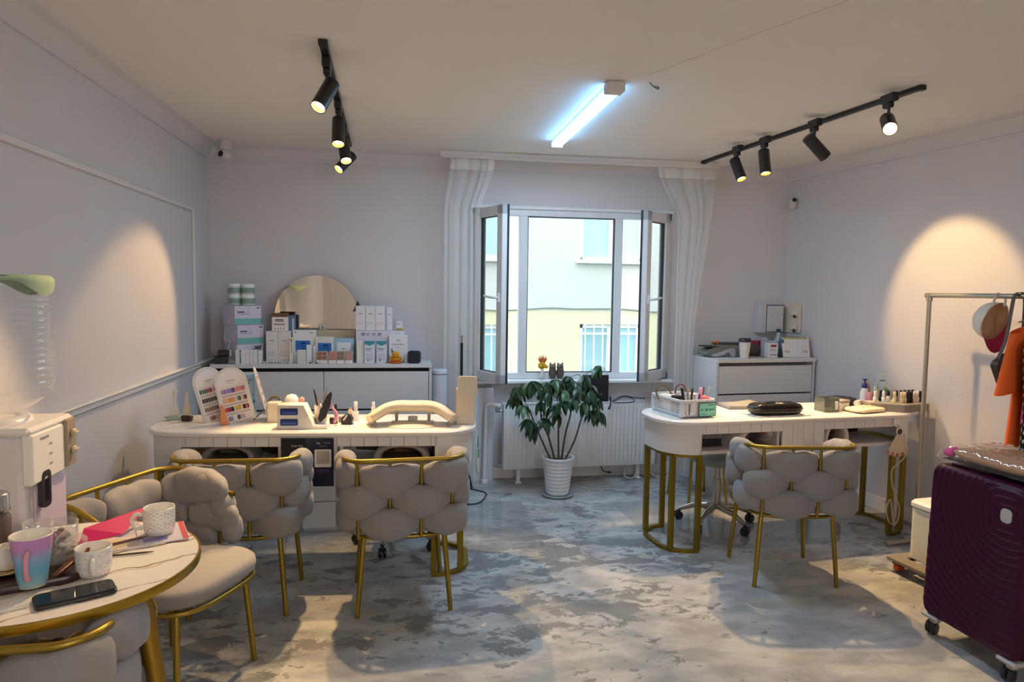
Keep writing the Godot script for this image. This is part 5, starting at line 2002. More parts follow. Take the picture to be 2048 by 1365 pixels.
	ell(Vector3(0, 0.0, 0), Vector3(0.125, 0.014, 0.075), 0.9, 28, 12)
	var pd := done("desk_pad", mat(C("e3dbc9"), 0.6))
	tag(pd, "low rounded cream pad lying under the arch of the arm rest", "pad")
	# upright white holder with rounded head
	var ph := thing("tissue_holder", "upright white holder with rounded head and pink edge at the desk's right end", "holder", Vector3(0.325, DESK, -3.60), -8.0)
	begin(at(Vector3(-0.004, 0.095, 0)))
	bx(Vector3.ZERO, Vector3(0.098, 0.19, 0.05), 0.004)
	done("body", mat(C("dfd3bf"), 0.4), ph)
	begin(at(Vector3(0.006, 0.205, 0.031)))
	slab(rrect(0.104, 0.105, 0.016, 6), 0.012, 0.003)
	done("head", mat(C("d9cfbf"), 0.4), ph)
	begin(at(Vector3(-0.0535, 0.095, 0)))
	bx(Vector3.ZERO, Vector3(0.002, 0.186, 0.046))
	done("pink_side", mat(C("e3b3a6"), 0.45), ph)
	# two dark payment cards hung on the desk front
	var X0 := at(Vector3(-0.440, 0, -3.692), -4.0)
	var cards := thing("payment_poster", "pair of dark blue payment notices with white frames on the desk front", "poster", X0 * Vector3(-0.005, 0.62, 0.247), -4.0)
	begin()
	bx(Vector3(-0.061, -0.02, 0), Vector3(0.140, 0.24, 0.003), 0.0005)
	done("left_sheet", mat(C("10142a"), 0.25), cards)
	begin()
	bx(Vector3(0.066, -0.02, 0.001), Vector3(0.112, 0.24, 0.003), 0.0005)
	done("right_sheet", mat(C("161c38"), 0.25), cards)
	begin()
	bx(Vector3(-0.001, -0.02, 0.0012), Vector3(0.026, 0.24, 0.003), 0.0005)
	done("fold", mat(C("1c3a44"), 0.3), cards)
	begin(at(Vector3(-0.061, 0.008, 0.0022)))
	slab(rrect(0.050, 0.048, 0.004, 3), 0.0012)
	done("frame", mat(C("8f90a6"), 0.4), cards)
	begin(at(Vector3(-0.061, 0.008, 0.0030)))
	slab(rrect(0.045, 0.043, 0.003, 3), 0.0012)
	done("blank_square", mat(C("3a3c56"), 0.4), cards)
	begin(at(Vector3(0.070, 0.000, 0.0032)))
	slab(rrect(0.080, 0.088, 0.006, 3), 0.0012)
	done("frame", mat(C("e6e6ea"), 0.4), cards)
	begin(at(Vector3(0.070, 0.006, 0.0040)))
	slab(rrect(0.064, 0.066, 0.002, 3), 0.0012)
	done("blank_square", mat(C("b3aca4"), 0.5), cards)
	lettering("GiGa Pay", 0.015, mat(C("b9bccb"), 0.4), cards, at(Vector3(-0.054, 0.062, 0.0022)))
	lettering("Pay", 0.012, mat(C("e3e4ee"), 0.4), cards, at(Vector3(0.048, 0.076, 0.0032)))
	begin()
	bx(Vector3(0.090, 0.076, 0.0030), Vector3(0.034, 0.003, 0.001))
	bx(Vector3(0.072, 0.062, 0.0030), Vector3(0.040, 0.002, 0.001))
	bx(Vector3(-0.057, 0.044, 0.0020), Vector3(0.040, 0.0015, 0.001))
	done("printed_line", mat(C("7f82a0"), 0.4), cards)
	begin(at(Vector3(0.070, -0.062, 0.0034)))
	slab(rrect(0.060, 0.018, 0.003, 3), 0.001)
	done("purple_strip", mat(C("3a2a6a"), 0.4), cards)
	# under the left desk: two grey arched lamps and dark trays on the shelf
	arch_lamp("grey arched nail lamp on the left shelf of the left desk", X0 * Vector3(-0.42, 0.583, 0.07), -4.0, 0.27, 0.085, C("8f8c88"), C("77746f"))
	arch_lamp("grey arched nail lamp on the right shelf of the left desk", X0 * Vector3(0.44, 0.583, 0.07), -4.0, 0.29, 0.088, C("a7a29c"), C("7c5f3c"))
	begin(X0 * at(Vector3(0.280, 0.640, -0.02), 14, 4, -6))
	bx(Vector3.ZERO, Vector3(0.20, 0.030, 0.20), 0.004)
	tag(done("black_case", mat(C("1b1a1e"), 0.35)), "flat black case tilted beside the right-hand lamp under the left desk", "case")
	begin(X0 * at(Vector3(0.606, 0.615, -0.05), 0))
	bx(Vector3.ZERO, Vector3(0.036, 0.065, 0.30), 0.006)
	tag(done("black_box", mat(C("1d1c20"), 0.5)), "black box deep on the shelf at the right end of the left desk", "box")
	begin(X0 * at(Vector3(-0.235, 0.622, -0.06), -10))
	ell(Vector3(0, 0, 0), Vector3(0.07, 0.04, 0.10), 0.9, 18, 10)
	tag(done("brown_pouch", mat(C("3c3230"), 0.7)), "dark brown pouch stuffed beside the left lamp under the left desk", "pouch")
	begin(X0 * at(Vector3(-0.575, 0.62, -0.08), 10, 0, 25))
	bx(Vector3.ZERO, Vector3(0.015, 0.09, 0.14), 0.003)
	tag(done("black_tray", mat(C("1f1f24"), 0.4)), "black tray leaning behind the lamp at the left end under the left desk", "tray")
	# white drawer unit standing behind the middle of the left desk
	var du := thing("drawer_unit", "low white drawer unit standing on the floor under the left desk", "drawer unit", Vector3(-0.40, 0, -4.34), 0.0)
	begin()
	bx(Vector3(0, 0.265, -0.012), Vector3(0.40, 0.50, 0.36), 0.003)
	bx(Vector3(0, 0.012, 0.0), Vector3(0.38, 0.024, 0.34))
	done("body", mat(C("d9dbdf"), 0.45), du)
	for k in 3:
		for c in 2:
			begin()
			bx(Vector3(-0.0985 + 0.197 * c, 0.10 + 0.165 * k, 0.172), Vector3(0.190, 0.157, 0.016), 0.002)
			done("drawer", mat(C("dfe1e4"), 0.4), du)

func arch_lamp(label: String, p: Vector3, yaw: float, w: float, h: float, outer: Color, inner: Color) -> Node3D:
	var t := thing("nail_lamp", label, "nail lamp", p, yaw)
	var rows := []
	for q in [[1.0, 0.07, 1.0], [1.0, -0.07, 1.0], [0.9, -0.11, 0.9], [0.72, -0.11, 0.72], [0.72, 0.07, 0.72], [0.80, 0.088, 0.80], [0.93, 0.088, 0.93]]:
		var row := PackedVector3Array()
		for k in 25:
			var a := PI * k / 24.0
			row.append(Vector3(w / 2 * q[0] * sign(cos(a)) * pow(abs(cos(a)), 0.8), h * q[2] * pow(sin(a), 0.8), q[1]))
		rows.append(row)
	begin()
	grid(rows, false, true)
	done("hood", mat(outer, 0.35), t)
	begin()
	bx(Vector3(0, 0.002, -0.01), Vector3(w * 0.96, 0.004, 0.17), 0.001)
	bx(Vector3(0, h * 0.34, -0.105), Vector3(w * 0.70, h * 0.66, 0.006))
	done("inside", mat(inner, 0.6), t)
	begin(at(Vector3(0, h * 0.965, 0.03), 0, 10))
	bx(Vector3.ZERO, Vector3(w * 0.28, 0.006, 0.05), 0.002)
	done("display", mat(C("1b1a1e"), 0.2), t)
	return t

const CN := 0.978

func on_narrow_chest() -> void:
	var pr := thing("grey_machine", "low grey wedge-shaped machine with a silver foot on the narrow chest", "machine", Vector3(2.415, CN, -4.955), 4.0)
	begin()
	slab(PackedVector2Array([Vector2(-0.185, 0.012), Vector2(0.17, 0.02), Vector2(0.175, 0.095), Vector2(-0.055, 0.098), Vector2(-0.15, 0.055), Vector2(-0.185, 0.026)]), 0.13, 0.006)
	done("housing", mat(C("77766f"), 0.5), pr)
	begin(at(Vector3(-0.005, 0.101, 0), 0, 0, -0.5))
	bx(Vector3(0.06, 0, 0), Vector3(0.24, 0.010, 0.132), 0.002)
	bx(Vector3(-0.115, -0.024, 0), Vector3(0.11, 0.009, 0.132), 0.002)
	done("dark_edge", mat(C("33332f"), 0.5), pr)
	begin(at(Vector3(0, 0, 0.068)))
	slab(PackedVector2Array([Vector2(-0.15, 0.010), Vector2(-0.09, 0.003), Vector2(-0.045, 0.012), Vector2(-0.012, 0.032), Vector2(0.012, 0.030), Vector2(0.028, 0.002), Vector2(0.058, 0.002), Vector2(0.062, 0.05), Vector2(0.05, 0.064), Vector2(0.02, 0.066), Vector2(-0.06, 0.04)]), 0.02, 0.004)
	done("silver_foot", mat(C("b9bbc6"), 0.3, 0.3), pr)
	begin(Transform3D(Basis(), Vector3(2.345, CN + 0.104, -4.94)))
	ell(Vector3(0, 0.006, 0), Vector3(0.030, 0.010, 0.014), 1.0, 14, 8)
	ell(Vector3(0.016, -0.004, 0.016), Vector3(0.016, 0.008, 0.010), 1.0, 12, 8)
	tag(done("orange_clip", mat(C("c9713a"), 0.4)), "small orange hair clip lying on the grey machine", "hair clip")
	begin(at(Vector3(2.668, CN, -4.98)))
	ell(Vector3(0, 0.046, 0), Vector3(0.070, 0.046, 0.05), 0.8, 22, 12)
	tag(done("dark_pouch", mat(C("4a433f"), 0.6)), "dark brown rounded pouch behind the paper cup on the narrow chest", "pouch")
	var pc := thing("paper_cup", "white paper coffee cup with a black lid on the narrow chest", "cup", Vector3(2.508, CN, -4.80))
	begin()
	lathe([Vector2(0, 0), Vector2(0.031, 0), Vector2(0.032, 0.004), Vector2(0.043, 0.128), Vector2(0.043, 0.128), Vector2(0.0, 0.128)], 28)
	done("cup", mat(C("dbdad2"), 0.5), pc)
	begin()
	lathe([Vector2(0.043, 0.122), Vector2(0.0465, 0.123), Vector2(0.0465, 0.132), Vector2(0.044, 0.134), Vector2(0.042, 0.148), Vector2(0.042, 0.148), Vector2(0.038, 0.148), Vector2(0.037, 0.142), Vector2(0, 0.142)], 28)
	done("lid", mat(C("2a2728"), 0.4), pc)
	var rb := carton("red_box", "dark red box standing behind the white device on the narrow chest", "box", Vector3(2.725, CN, -5.0), Vector3(0.12, 0.118, 0.07), 26.0, C("8f2434"), [[0.0, 0.05, 0.11, 0.012, "5f1826"]])
	rb.name = "red_box"
	var ck := thing("uv_timer", "white bench device with a red display and a row of buttons on the narrow chest", "device", Vector3(2.742, CN, -4.835), 2.0)
	begin()
	bx(Vector3(0, 0.056, 0), Vector3(0.078, 0.112, 0.06), 0.004)
	done("body", mat(C("d9d9de"), 0.35), ck)
	begin()
	bx(Vector3(0, 0.092, 0.0305), Vector3(0.046, 0.017, 0.002))
	done("red_display", mat(C("7a1a2c"), 0.2), ck)
	begin()
	bx(Vector3(-0.006, 0.062, 0.0305), Vector3(0.05, 0.024, 0.001))
	done("printed_label", mat(C("b9bcc8"), 0.4), ck)
	for k in 5:
		begin(at(Vector3(-0.026 + 0.013 * k, 0.024, 0.0305), 0, 90))
		cyl(Vector3(0, -0.001, 0), 0.0042, 0.003, 10)
		done("button", mat(C("2b3048"), 0.4), ck)
	begin(at(Vector3(2.765, CN + 0.0, -4.92)))
	bx(Vector3(0.01, 0.062, 0), Vector3(0.12, 0.124, 0.06), 0.004)
	bx(Vector3(-0.035, 0.135, 0), Vector3(0.03, 0.022, 0.04), 0.003)
	tag(done("clear_caddy", mat(C("b5bcc4"), 0.25)), "pale translucent caddy behind the white device", "caddy")
	bottle("green_cap_bottle", "pale bottle with a dark green cap behind the desk calendar", "bottle", Vector3(2.868, CN, -4.96), [Vector2(0, 0), Vector2(0.028, 0), Vector2(0.030, 0.004), Vector2(0.030, 0.13), Vector2(0.014, 0.15), Vector2(0.014, 0.185), Vector2(0.014, 0.185), Vector2(0.016, 0.187), Vector2(0.016, 0.212), Vector2(0, 0.213)], 6, mat(C("9fb3bc"), 0.2), mat(C("10332f"), 0.35))
	begin(at(Vector3(2.852, CN, -4.885)))
	lathe([Vector2(0, 0), Vector2(0.02, 0), Vector2(0.02, 0.125), Vector2(0.012, 0.14), Vector2(0, 0.14)], 16)
	tag(done("blue_bottle", mat(C("3f5a70"), 0.3)), "slate blue bottle squeezed between the white device and the calendar", "bottle")
	# desk calendar
	var ca := thing("desk_calendar", "white tent desk calendar with a yellow head strip on the narrow chest", "calendar", Vector3(2.955, CN, -4.87), -1.0)
	ca.scale = Vector3.ONE
	begin(at(Vector3(0, 0.078, 0.012), 0, -14))
	bx(Vector3.ZERO, Vector3(0.222, 0.158, 0.003), 0.0006)
	done("front_leaf", mat(C("e2e0e2"), 0.5), ca)
	begin(at(Vector3(0.004, 0.078, -0.028), 0, 14))
	bx(Vector3.ZERO, Vector3(0.226, 0.158, 0.003), 0.0006)
	done("back_leaf", mat(C("3c3a40"), 0.6), ca)
	begin(at(Vector3(0, 0.078, 0.012), 0, -14))
	bx(Vector3(0, 0.068, 0.002), Vector3(0.20, 0.012, 0.001))
	done("head_strip", mat(C("b9b56a"), 0.5), ca)
	begin(at(Vector3(0, 0.078, 0.012), 0, -14))
	bx(Vector3(-0.04, 0.0775, 0.0022), Vector3(0.14, 0.003, 0.001))
	done("red_line", mat(C("8a4a52"), 0.5), ca)
	begin(at(Vector3(0, 0.078, 0.012), 0, -14))
	for r in 5:
		for c in 7:
			bx(Vector3(-0.078 + c * 0.026, 0.046 - r * 0.013, 0.0018), Vector3(0.008, 0.004, 0.0006))
	for s in [-1.0, 1.0]:
		bx(Vector3(s * 0.072, -0.034, 0.0018), Vector3(0.044, 0.020, 0.0006))
	bx(Vector3(0, -0.043, 0.0018), Vector3(0.15, 0.002, 0.0006))
	done("date_grid", mat(C("c3bfc6"), 0.5), ca)
	begin()
	for k in 14:
		var kx := X
		X = at(Vector3(-0.09 + k * 0.0138, 0.156, -0.008), 0, 0, 90)
		lathe([Vector2(0.006, -0.0008), Vector2(0.0072, 0.0), Vector2(0.006, 0.0008), Vector2(0.0052, 0.0), Vector2(0.006, -0.0008)], 10)
		X = kx
	done("wire_binding", mat(C("7f7b70"), 0.35, 0.6), ca).set_meta("kind", "stuff")
	# wall box and the two-socket plate in the corner
	var wb := thing("wall_box", "white metal wall box with a dark edge on the back wall above the narrow chest", "wall box", Vector3(2.905, 1.262, ZB + 0.002))
	begin()
	bx(Vector3(0, 0, 0.045), Vector3(0.208, 0.228, 0.09), 0.004)
	done("case", mat(C("c9cbd0"), 0.45), wb)
	begin(at(Vector3(0.028, 0.002, 0.092)))
	bx(Vector3(0.0, 0, 0), Vector3(0.148, 0.218, 0.004))
	done("dark_edge", mat(C("55575c"), 0.5), wb)
	begin(at(Vector3(0.028, 0.0, 0.095)))
	bx(Vector3.ZERO, Vector3(0.138, 0.206, 0.008), 0.002)
	bx(Vector3(0.0, -0.075, 0.005), Vector3(0.010, 0.010, 0.003))
	done("door", mat(C("cfd0d4"), 0.4), wb)
	var w := (Vector3(xr(ZB + 0.10), 1.262, ZB + 0.10))
	var sp := thing("socket_plate", "cream wall plate with two plugged sockets in the right corner above the calendar", "socket plate", Vector3(xr(-5.10) - 0.010, 1.268, -5.10), -81.9)
	begin(at(Vector3.ZERO))
	slab(rrect(0.205, 0.232, 0.014, 5), 0.016, 0.004)
	done("plate", mat(C("ddd2c0"), 0.4), sp)
	for k in 2:
		begin(at(Vector3(0.050, 0.040 - 0.112 * k, 0.022)))
		bx(Vector3.ZERO, Vector3(0.058, 0.036, 0.030), 0.005)
		done("plug", mat(C("e0d4c8"), 0.4), sp)
		begin(at(Vector3(0.070, 0.018 - 0.112 * k, 0.034)))
		ell(Vector3.ZERO, Vector3(0.010, 0.016, 0.010), 1.0, 12, 8)
		done("plug_tail", mat(C("2a2624"), 0.4), sp)

func on_right_desk() -> void:
	var X0 := at(Vector3(DRX, 0, DRZ), 5.56)
	# slatted basket, turned so its long side recedes
	var b := thing("slatted_basket", "white slatted plastic basket full of brushes on the right desk's left end", "basket", Vector3(1.615, DESK, -3.815), 12.0)
	var base := rrect(0.21, 0.30, 0.03, 5)
	begin()
	prism(base, 0.0, 0.006)
	var rows := []
	for q in [[0.0, 1.0], [0.018, 1.012]]:
		var row := PackedVector3Array()
		for p in base:
			row.append(Vector3(p.x * q[1], q[0], p.y * q[1]))
		rows.append(row)
	grid(rows, true)
	for k in 7:
		var pts := []
		for p in base:
			var f := 1.012 + 0.008 * k
			pts.append(Vector3(p.x * f, 0.022 + 0.0105 * k, p.y * f))
		bar(pts, 0.004, 0.0062, true)
	for c in [Vector2(1, 1), Vector2(-1, 1), Vector2(1, -1), Vector2(-1, -1)]:
		bx(Vector3(c.x * 0.100, 0.05, c.y * 0.145), Vector3(0.03, 0.09, 0.03), 0.008)
	done("slats", mat(C("d6d9de"), 0.4), b)
	begin()
	var pts2 := []
	for p in base:
		pts2.append(Vector3(p.x * 1.075, 0.098, p.y * 1.075))
	bar(pts2, 0.014, 0.012, true)
	done("rim", mat(C("dfe1e4"), 0.35), b)
	begin(at(Vector3(-0.063, 0.05, 0.160)))
	bx(Vector3.ZERO, Vector3(0.005, 0.06, 0.002))
	done("side_slot", mat(C("3a3d44"), 0.5), b)
	var tg := thing("price_tag", "mint green card with dark teal border and printed figures stuck on the basket", "card", b.transform * Vector3(0.052, 0.048, 0.170), 12.0)
	begin()
	slab(rrect(0.118, 0.082, 0.006, 4), 0.0022, 0.0004)
	done("border", mat(C("1d5f5c"), 0.4), tg)
	begin(at(Vector3(0, 0, 0.0012)))
	slab(rrect(0.108, 0.072, 0.004, 4), 0.0012)
	done("card", mat(C("86d0bf"), 0.45), tg)
	begin()
	for q in [[-0.040, -0.002, 0.008], [-0.029, -0.002, 0.003], [-0.012, -0.002, 0.009], [-0.001, -0.002, 0.009], [0.014, -0.002, 0.008], [0.023, -0.002, 0.008], [0.039, -0.002, 0.010]]:
		bx(Vector3(q[0], q[1], 0.0022), Vector3(q[2], 0.013, 0.0008))
	bx(Vector3(-0.028, -0.026, 0.0022), Vector3(0.040, 0.004, 0.0008))
	bx(Vector3(0.034, -0.026, 0.0022), Vector3(0.026, 0.003, 0.0008))
	bx(Vector3(0.030, 0.025, 0.0022), Vector3(0.028, 0.004, 0.0008))
	bx(Vector3(0.012, 0.025, 0.0022), Vector3(0.007, 0.007, 0.0008))
	done("printed_figures", mat(C("2f7f78"), 0.5), tg)
	# contents of the basket
	var tools := [[-0.045, 0.10, "17171b", 0.155, 0.0085, -0.03, "thick black brush, leftmost upright one in the slatted basket"], [-0.020, 0.10, "8d867c", 0.150, 0.005, -0.02, "grey-brown brush just right of the thick black one in the basket"], [0.004, 0.07, "3a352f", 0.145, 0.007, 0.014, "dark brown brush in the middle of the slatted basket"], [0.020, 0.10, "e0d2e0", 0.120, 0.008, 0.01, "pale lilac stick in the middle of the slatted basket"], [0.030, 0.09, "2d2550", 0.115, 0.008, 0.02, "dark violet stick behind the pink one in the basket"], [0.050, 0.09, "e39cb8", 0.150, 0.0115, 0.012, "thick bright pink stick in the slatted basket"], [0.072, 0.07, "4a4f48", 0.150, 0.009, 0.02, "dark green-grey brush right of the pink stick in the basket"], [0.080, 0.10, "b9bab4", 0.155, 0.006, 0.035, "silver-grey tool leaning right in the slatted basket"], [0.012, 0.04, "d9b95a", 0.140, 0.003, 0.0, "thin yellow-tipped pick in the slatted basket"]]
	for q in tools:
		begin(b.transform)
		var p0 := Vector3(q[0], 0.008, q[1])
		tube([p0, p0 + Vector3(q[5] * 0.6, q[3] * 0.6, 0), p0 + Vector3(q[5], q[3], 0), p0 + Vector3(q[5], q[3] + 0.004, 0)], [q[4], q[4], q[4], q[4] * 0.4], 10)
		tag(done("basket_tool", mat(C(q[2]), 0.35)), q[6], "nail tool", "nail tools standing in the slatted basket")
	begin(b.transform * at(Vector3(0.078, 0.008, 0.10)))
	lathe([Vector2(0, 0), Vector2(0.028, 0), Vector2(0.030, 0.085), Vector2(0.026, 0.102), Vector2(0.0, 0.112)], 20)
	tag(done("pink_sponge", mat(C("e0707f"), 0.6)), "coral pink rounded jar at the right end of the slatted basket", "jar")
	begin(b.transform * at(Vector3(0.07, 0.008, 0.02), 20))
	bx(Vector3(0, 0.055, 0), Vector3(0.05, 0.11, 0.04), 0.004)
	tag(done("cream_carton", mat(C("e3d6cb"), 0.5)), "cream carton at the back of the slatted basket behind the pink jar", "box")
	begin(b.transform * at(Vector3(-0.055, 0.006, 0.02), 8))
	bx(Vector3(0, 0.055, 0), Vector3(0.04, 0.10, 0.05), 0.003)
	tag(done("black_carton", mat(C("1a1a20"), 0.35)), "small black carton inside the left half of the slatted basket", "box")
	begin(b.transform * at(Vector3(-0.05, 0.012, -0.08), 30))
	bx(Vector3(0, 0.045, 0), Vector3(0.06, 0.09, 0.09), 0.004)
	tag(done("white_wipes", mat(C("e4e4ea"), 0.6)), "white wipes pack at the far end of the slatted basket", "pack")
	# two loops standing in the basket's far end
	begin()
	var lp := []
	for k in 25:
		var a := deg_to_rad(lerpf(-60.0, 240.0, k / 24.0))
		lp.append(b.transform * Vector3(-0.075 + 0.05 * cos(a) - 0.02 * sin(a), 0.105 + 0.055 * sin(a), -0.08))
	tube(lp, 0.0055, 8)
	tag(done("olive_headband", mat(C("6f6a4c"), 0.4)), "olive loop headband arching over the basket's far left corner", "headband")
	begin()
	lp = []
	for k in 25:
		var a := deg_to_rad(lerpf(-20.0, 200.0, k / 24.0))
		lp.append(b.transform * Vector3(0.075 + 0.036 * cos(a), 0.112 + 0.040 * sin(a), -0.13))
	tube(lp, 0.005, 8)
	tag(done("brown_hair_band", mat(C("6b4038"), 0.5)), "reddish brown hair loop showing behind the basket's brushes", "hair band")
	# black quilted pouch
	var bp := thing("black_pouch", "shiny black padded pouch lying in the middle of the right desk", "pouch", X0 * Vector3(-0.118, DESK, 0.130), 5.0)
	begin()
	rows = []
	for i in 13:
		var a := -PI / 2 + PI * i / 12.0
		var row := PackedVector3Array()
		for j in 48:
			var q := -TAU * j / 48.0
			var cx: float = sign(cos(q)) * pow(abs(cos(q)), 0.45)
			var cz: float = sign(sin(q)) * pow(abs(sin(q)), 0.45)
			var ca: float = pow(maxf(cos(a), 0.0), 0.38)
			var wob := 0.0022 * sin(j * 1.9 + i) + 0.002 * sin(j * 0.7)
			row.append(Vector3(0.162 * cx * ca, 0.034 + (0.034 + wob) * sign(sin(a)) * pow(abs(sin(a)), 0.7), 0.062 * cz * ca))
		rows.append(row)
	grid(rows, true)
	done("body", mat(C("0f0e10"), 0.28), bp)
	begin()
	var zp := []
	for j in 40:
		var q := TAU * j / 40.0
		zp.append(Vector3(0.164 * sign(cos(q)) * pow(abs(cos(q)), 0.45), 0.036, 0.0635 * sign(sin(q)) * pow(abs(sin(q)), 0.45)))
	tube(zp, 0.0028, 6, true)
	done("zip", mat(C("2a282a"), 0.4), bp)
	begin(X0 * at(Vector3(-0.10, DESK + 0.001, 0.12), 2))
	bx(Vector3(0, 0.0025, 0), Vector3(0.36, 0.005, 0.16), 0.001)
	var under := done("white_sheet", mat(C("e6e0d6"), 0.6))
	tag(under, "flat white mat under the black padded pouch", "mat")
	bp.position.y += 0.006
	begin(X0 * at(Vector3(-0.19, DESK, -0.155), -4))
	slab(PackedVector2Array([Vector2(-0.09, 0.0), Vector2(0.13, 0.0), Vector2(0.13, 0.034), Vector2(0.02, 0.022), Vector2(-0.09, 0.022)]), 0.16, 0.003)
	tag(done("grey_case", mat(C("8b8a88"), 0.5)), "flat grey case lying at the back of the right desk behind the pouch", "case")
	begin(X0 * at(Vector3(0.02, DESK, -0.12), 3))
	bx(Vector3(0.0, 0.003, 0), Vector3(0.26, 0.006, 0.18), 0.001)
	tag(done("paper_stack", mat(C("e9e4dc"), 0.7)), "thin stack of white paper behind the black padded pouch", "paper")
	# smoked acrylic box
	var ab := thing("smoked_box", "smoky grey-green open acrylic box on the right desk", "box", X0 * Vector3(0.292, DESK, 0.06), 8.0)
	begin()
	for s in [-1.0, 1.0]:
		bx(Vector3(s * 0.052, 0.042, 0), Vector3(0.004, 0.084, 0.085), 0.001)
		bx(Vector3(0, 0.042, s * 0.0425), Vector3(0.108, 0.084, 0.004), 0.001)
	bx(Vector3(0, 0.003, 0), Vector3(0.104, 0.006, 0.085))
	done("walls", glass(C("6f776c"), 0.55, 0.12), ab)
	begin(at(Vector3(0.028, 0.006, 0.0)))
	bx(Vector3(0, 0.034, 0.050), Vector3(0.018, 0.050, 0.014), 0.003)
	done("white_insert", mat(C("d9d6cb"), 0.5), ab)
	begin(X0 * at(Vector3(0.50, DESK, -0.10), 20))
	ell(Vector3(0, 0.028, 0), Vector3(0.14, 0.030, 0.085), 0.6, 26, 10)
	tag(done("black_bag", mat(C("1b1c24"), 0.55)), "flat black zip bag lying at the back near the polish tray", "bag")
	# white towels and pads
	begin(X0 * at(Vector3(0.515, DESK, 0.120), 10))
	rows = []
	for i in 9:
		var row := PackedVector3Array()
		var a := -PI / 2 + PI * i / 8.0
		for j in 40:
			var q := -TAU * j / 40.0
			row.append(Vector3(0.118 * sign(cos(q)) * pow(abs(cos(q)), 0.4) * pow(maxf(cos(a), 0.0), 0.3), 0.015 + 0.014 * sin(a) + 0.002 * sin(j * 0.9), 0.072 * sign(sin(q)) * pow(abs(sin(q)), 0.4) * pow(maxf(cos(a), 0.0), 0.3)))
		rows.append(row)
	grid(rows, true)
	tag(done("folded_towel", mat(C("e3d5bb"), 0.9)), "folded cream towel at the front edge of the right desk before the tray", "towel")
	begin(X0 * at(Vector3(0.405, DESK, 0.040), 12))
	bx(Vector3(0, 0.024, 0), Vector3(0.085, 0.048, 0.07), 0.004)
	tag(done("pad_box", mat(C("dedcd6"), 0.6)), "white pad box between the smoky box and the cream towel", "box")
	begin(X0 * at(Vector3(0.412, DESK + 0.0485, 0.038), 16))
	bx(Vector3(0, 0.007, 0), Vector3(0.09, 0.014, 0.07), 0.003)
	tag(done("grey_tin", mat(C("8f8a84"), 0.5)), "flat grey tin lying askew on the white pad box", "tin")
	begin(X0 * at(Vector3(0.545, DESK + 0.030, 0.03), 35, 0, 0))
	tube([Vector3(-0.05, 0.012, 0), Vector3(-0.02, 0.014, 0), Vector3(0.06, 0.012, 0.0)], [0.015, 0.014, 0.010], 12)
	tag(done("white_tube", mat(C("dedde2"), 0.4)), "small white tube lying on the back of the cream towel", "tube")
	# polish tray and its bottles
	var TP := X0 * at(Vector3(0.745, DESK + 0.0005, 0.100), 2)
	var tr := thing("polish_tray", "long grey-brown tray holding the nail polish bottles at the desk's right end", "tray", TP.origin)
	tr.transform = TP
	begin()
	prism(PackedVector2Array([Vector2(-0.155, -0.10), Vector2(0.19, -0.09), Vector2(0.19, 0.085), Vector2(-0.02, 0.105), Vector2(-0.155, -0.02)]), 0.0, 0.046, 0.004, false)
	done("tray", mat(C("8a8378"), 0.45), tr)
	begin()
	prism(PackedVector2Array([Vector2(-0.143, -0.092), Vector2(0.180, -0.082), Vector2(0.180, 0.076), Vector2(-0.018, 0.095), Vector2(-0.143, -0.024)]), 0.0462, 0.0480, 0.0, false)
	done("liner", mat(C("cfc7b2"), 0.6), tr)
	var pol := [[-0.115, -0.030, "e6e6e6", "eeeeee", "outermost white"], [-0.075, -0.005, "e3e4e4", "ececec", "second white"], [-0.025, 0.030, "d9cba0", "e2d7b2", "pale yellow"], [0.005, 0.052, "e0d09c", "e5d9ae", "butter yellow"], [0.032, 0.050, "e2cdb4", "e6d6c2", "peach"], [0.060, 0.046, "2c1c22", "151318", "dark plum"], [0.085, 0.048, "1c1418", "17151a", "black-red"], [0.116, 0.042, "dcc0b4", "e8dcd6", "blush"], [0.140, 0.040, "e0c8bc", "e9e2de", "rose-beige"], [0.166, 0.036, "20283a", "1a1c26", "navy"],
		[-0.095, -0.055, "141318", "141318", "black"], [-0.055, -0.045, "17151a", "151318", "soot black"], [-0.012, -0.030, "e8e2dc", "191a1e", "cream with a black cap"], [0.030, -0.010, "7a8a92", "16161a", "grey-blue with a black cap"], [0.068, -0.015, "a06a70", "16161a", "old rose with a black cap"], [0.105, -0.020, "c9b0a4", "16161a", "sand with a black cap"], [0.138, -0.022, "28303c", "16161a", "slate with a black cap"], [0.170, -0.025, "1d2634", "14161c", "midnight blue"]]
	for k in pol.size():
		var q: Array = pol[k]
		var pb := bottle("polish_bottle", "%s nail polish bottle in the %s row of the tray" % [q[4], "front" if k < 10 else "back"], "nail polish", TP * Vector3(q[0], 0.0482, q[1]), [Vector2(0, 0), Vector2(0.0105, 0), Vector2(0.0115, 0.002), Vector2(0.0115, 0.030), Vector2(0.0075, 0.034), Vector2(0.0075, 0.034), Vector2(0.009, 0.035), Vector2(0.0085, 0.068), Vector2(0.007, 0.070), Vector2(0, 0.070)], 4, mat(C(q[2]), 0.2), mat(C(q[3]), 0.3), "nail polish bottles in the tray", 14)
	# bottles along the wall behind the tray
	bottle("lotion_pump", "white lotion bottle with a blue pump, leftmost of the bottles behind the tray", "bottle", X0 * Vector3(0.762, DESK, -0.165), [Vector2(0, 0), Vector2(0.026, 0), Vector2(0.028, 0.004), Vector2(0.027, 0.07), Vector2(0.016, 0.10), Vector2(0.016, 0.10), Vector2(0.018, 0.102), Vector2(0.016, 0.130), Vector2(0.005, 0.132), Vector2(0.005, 0.150), Vector2(0.016, 0.152), Vector2(0.014, 0.160), Vector2(0, 0.160)], 4, mat(C("dfe2ec"), 0.35), mat(C("22348a"), 0.35))
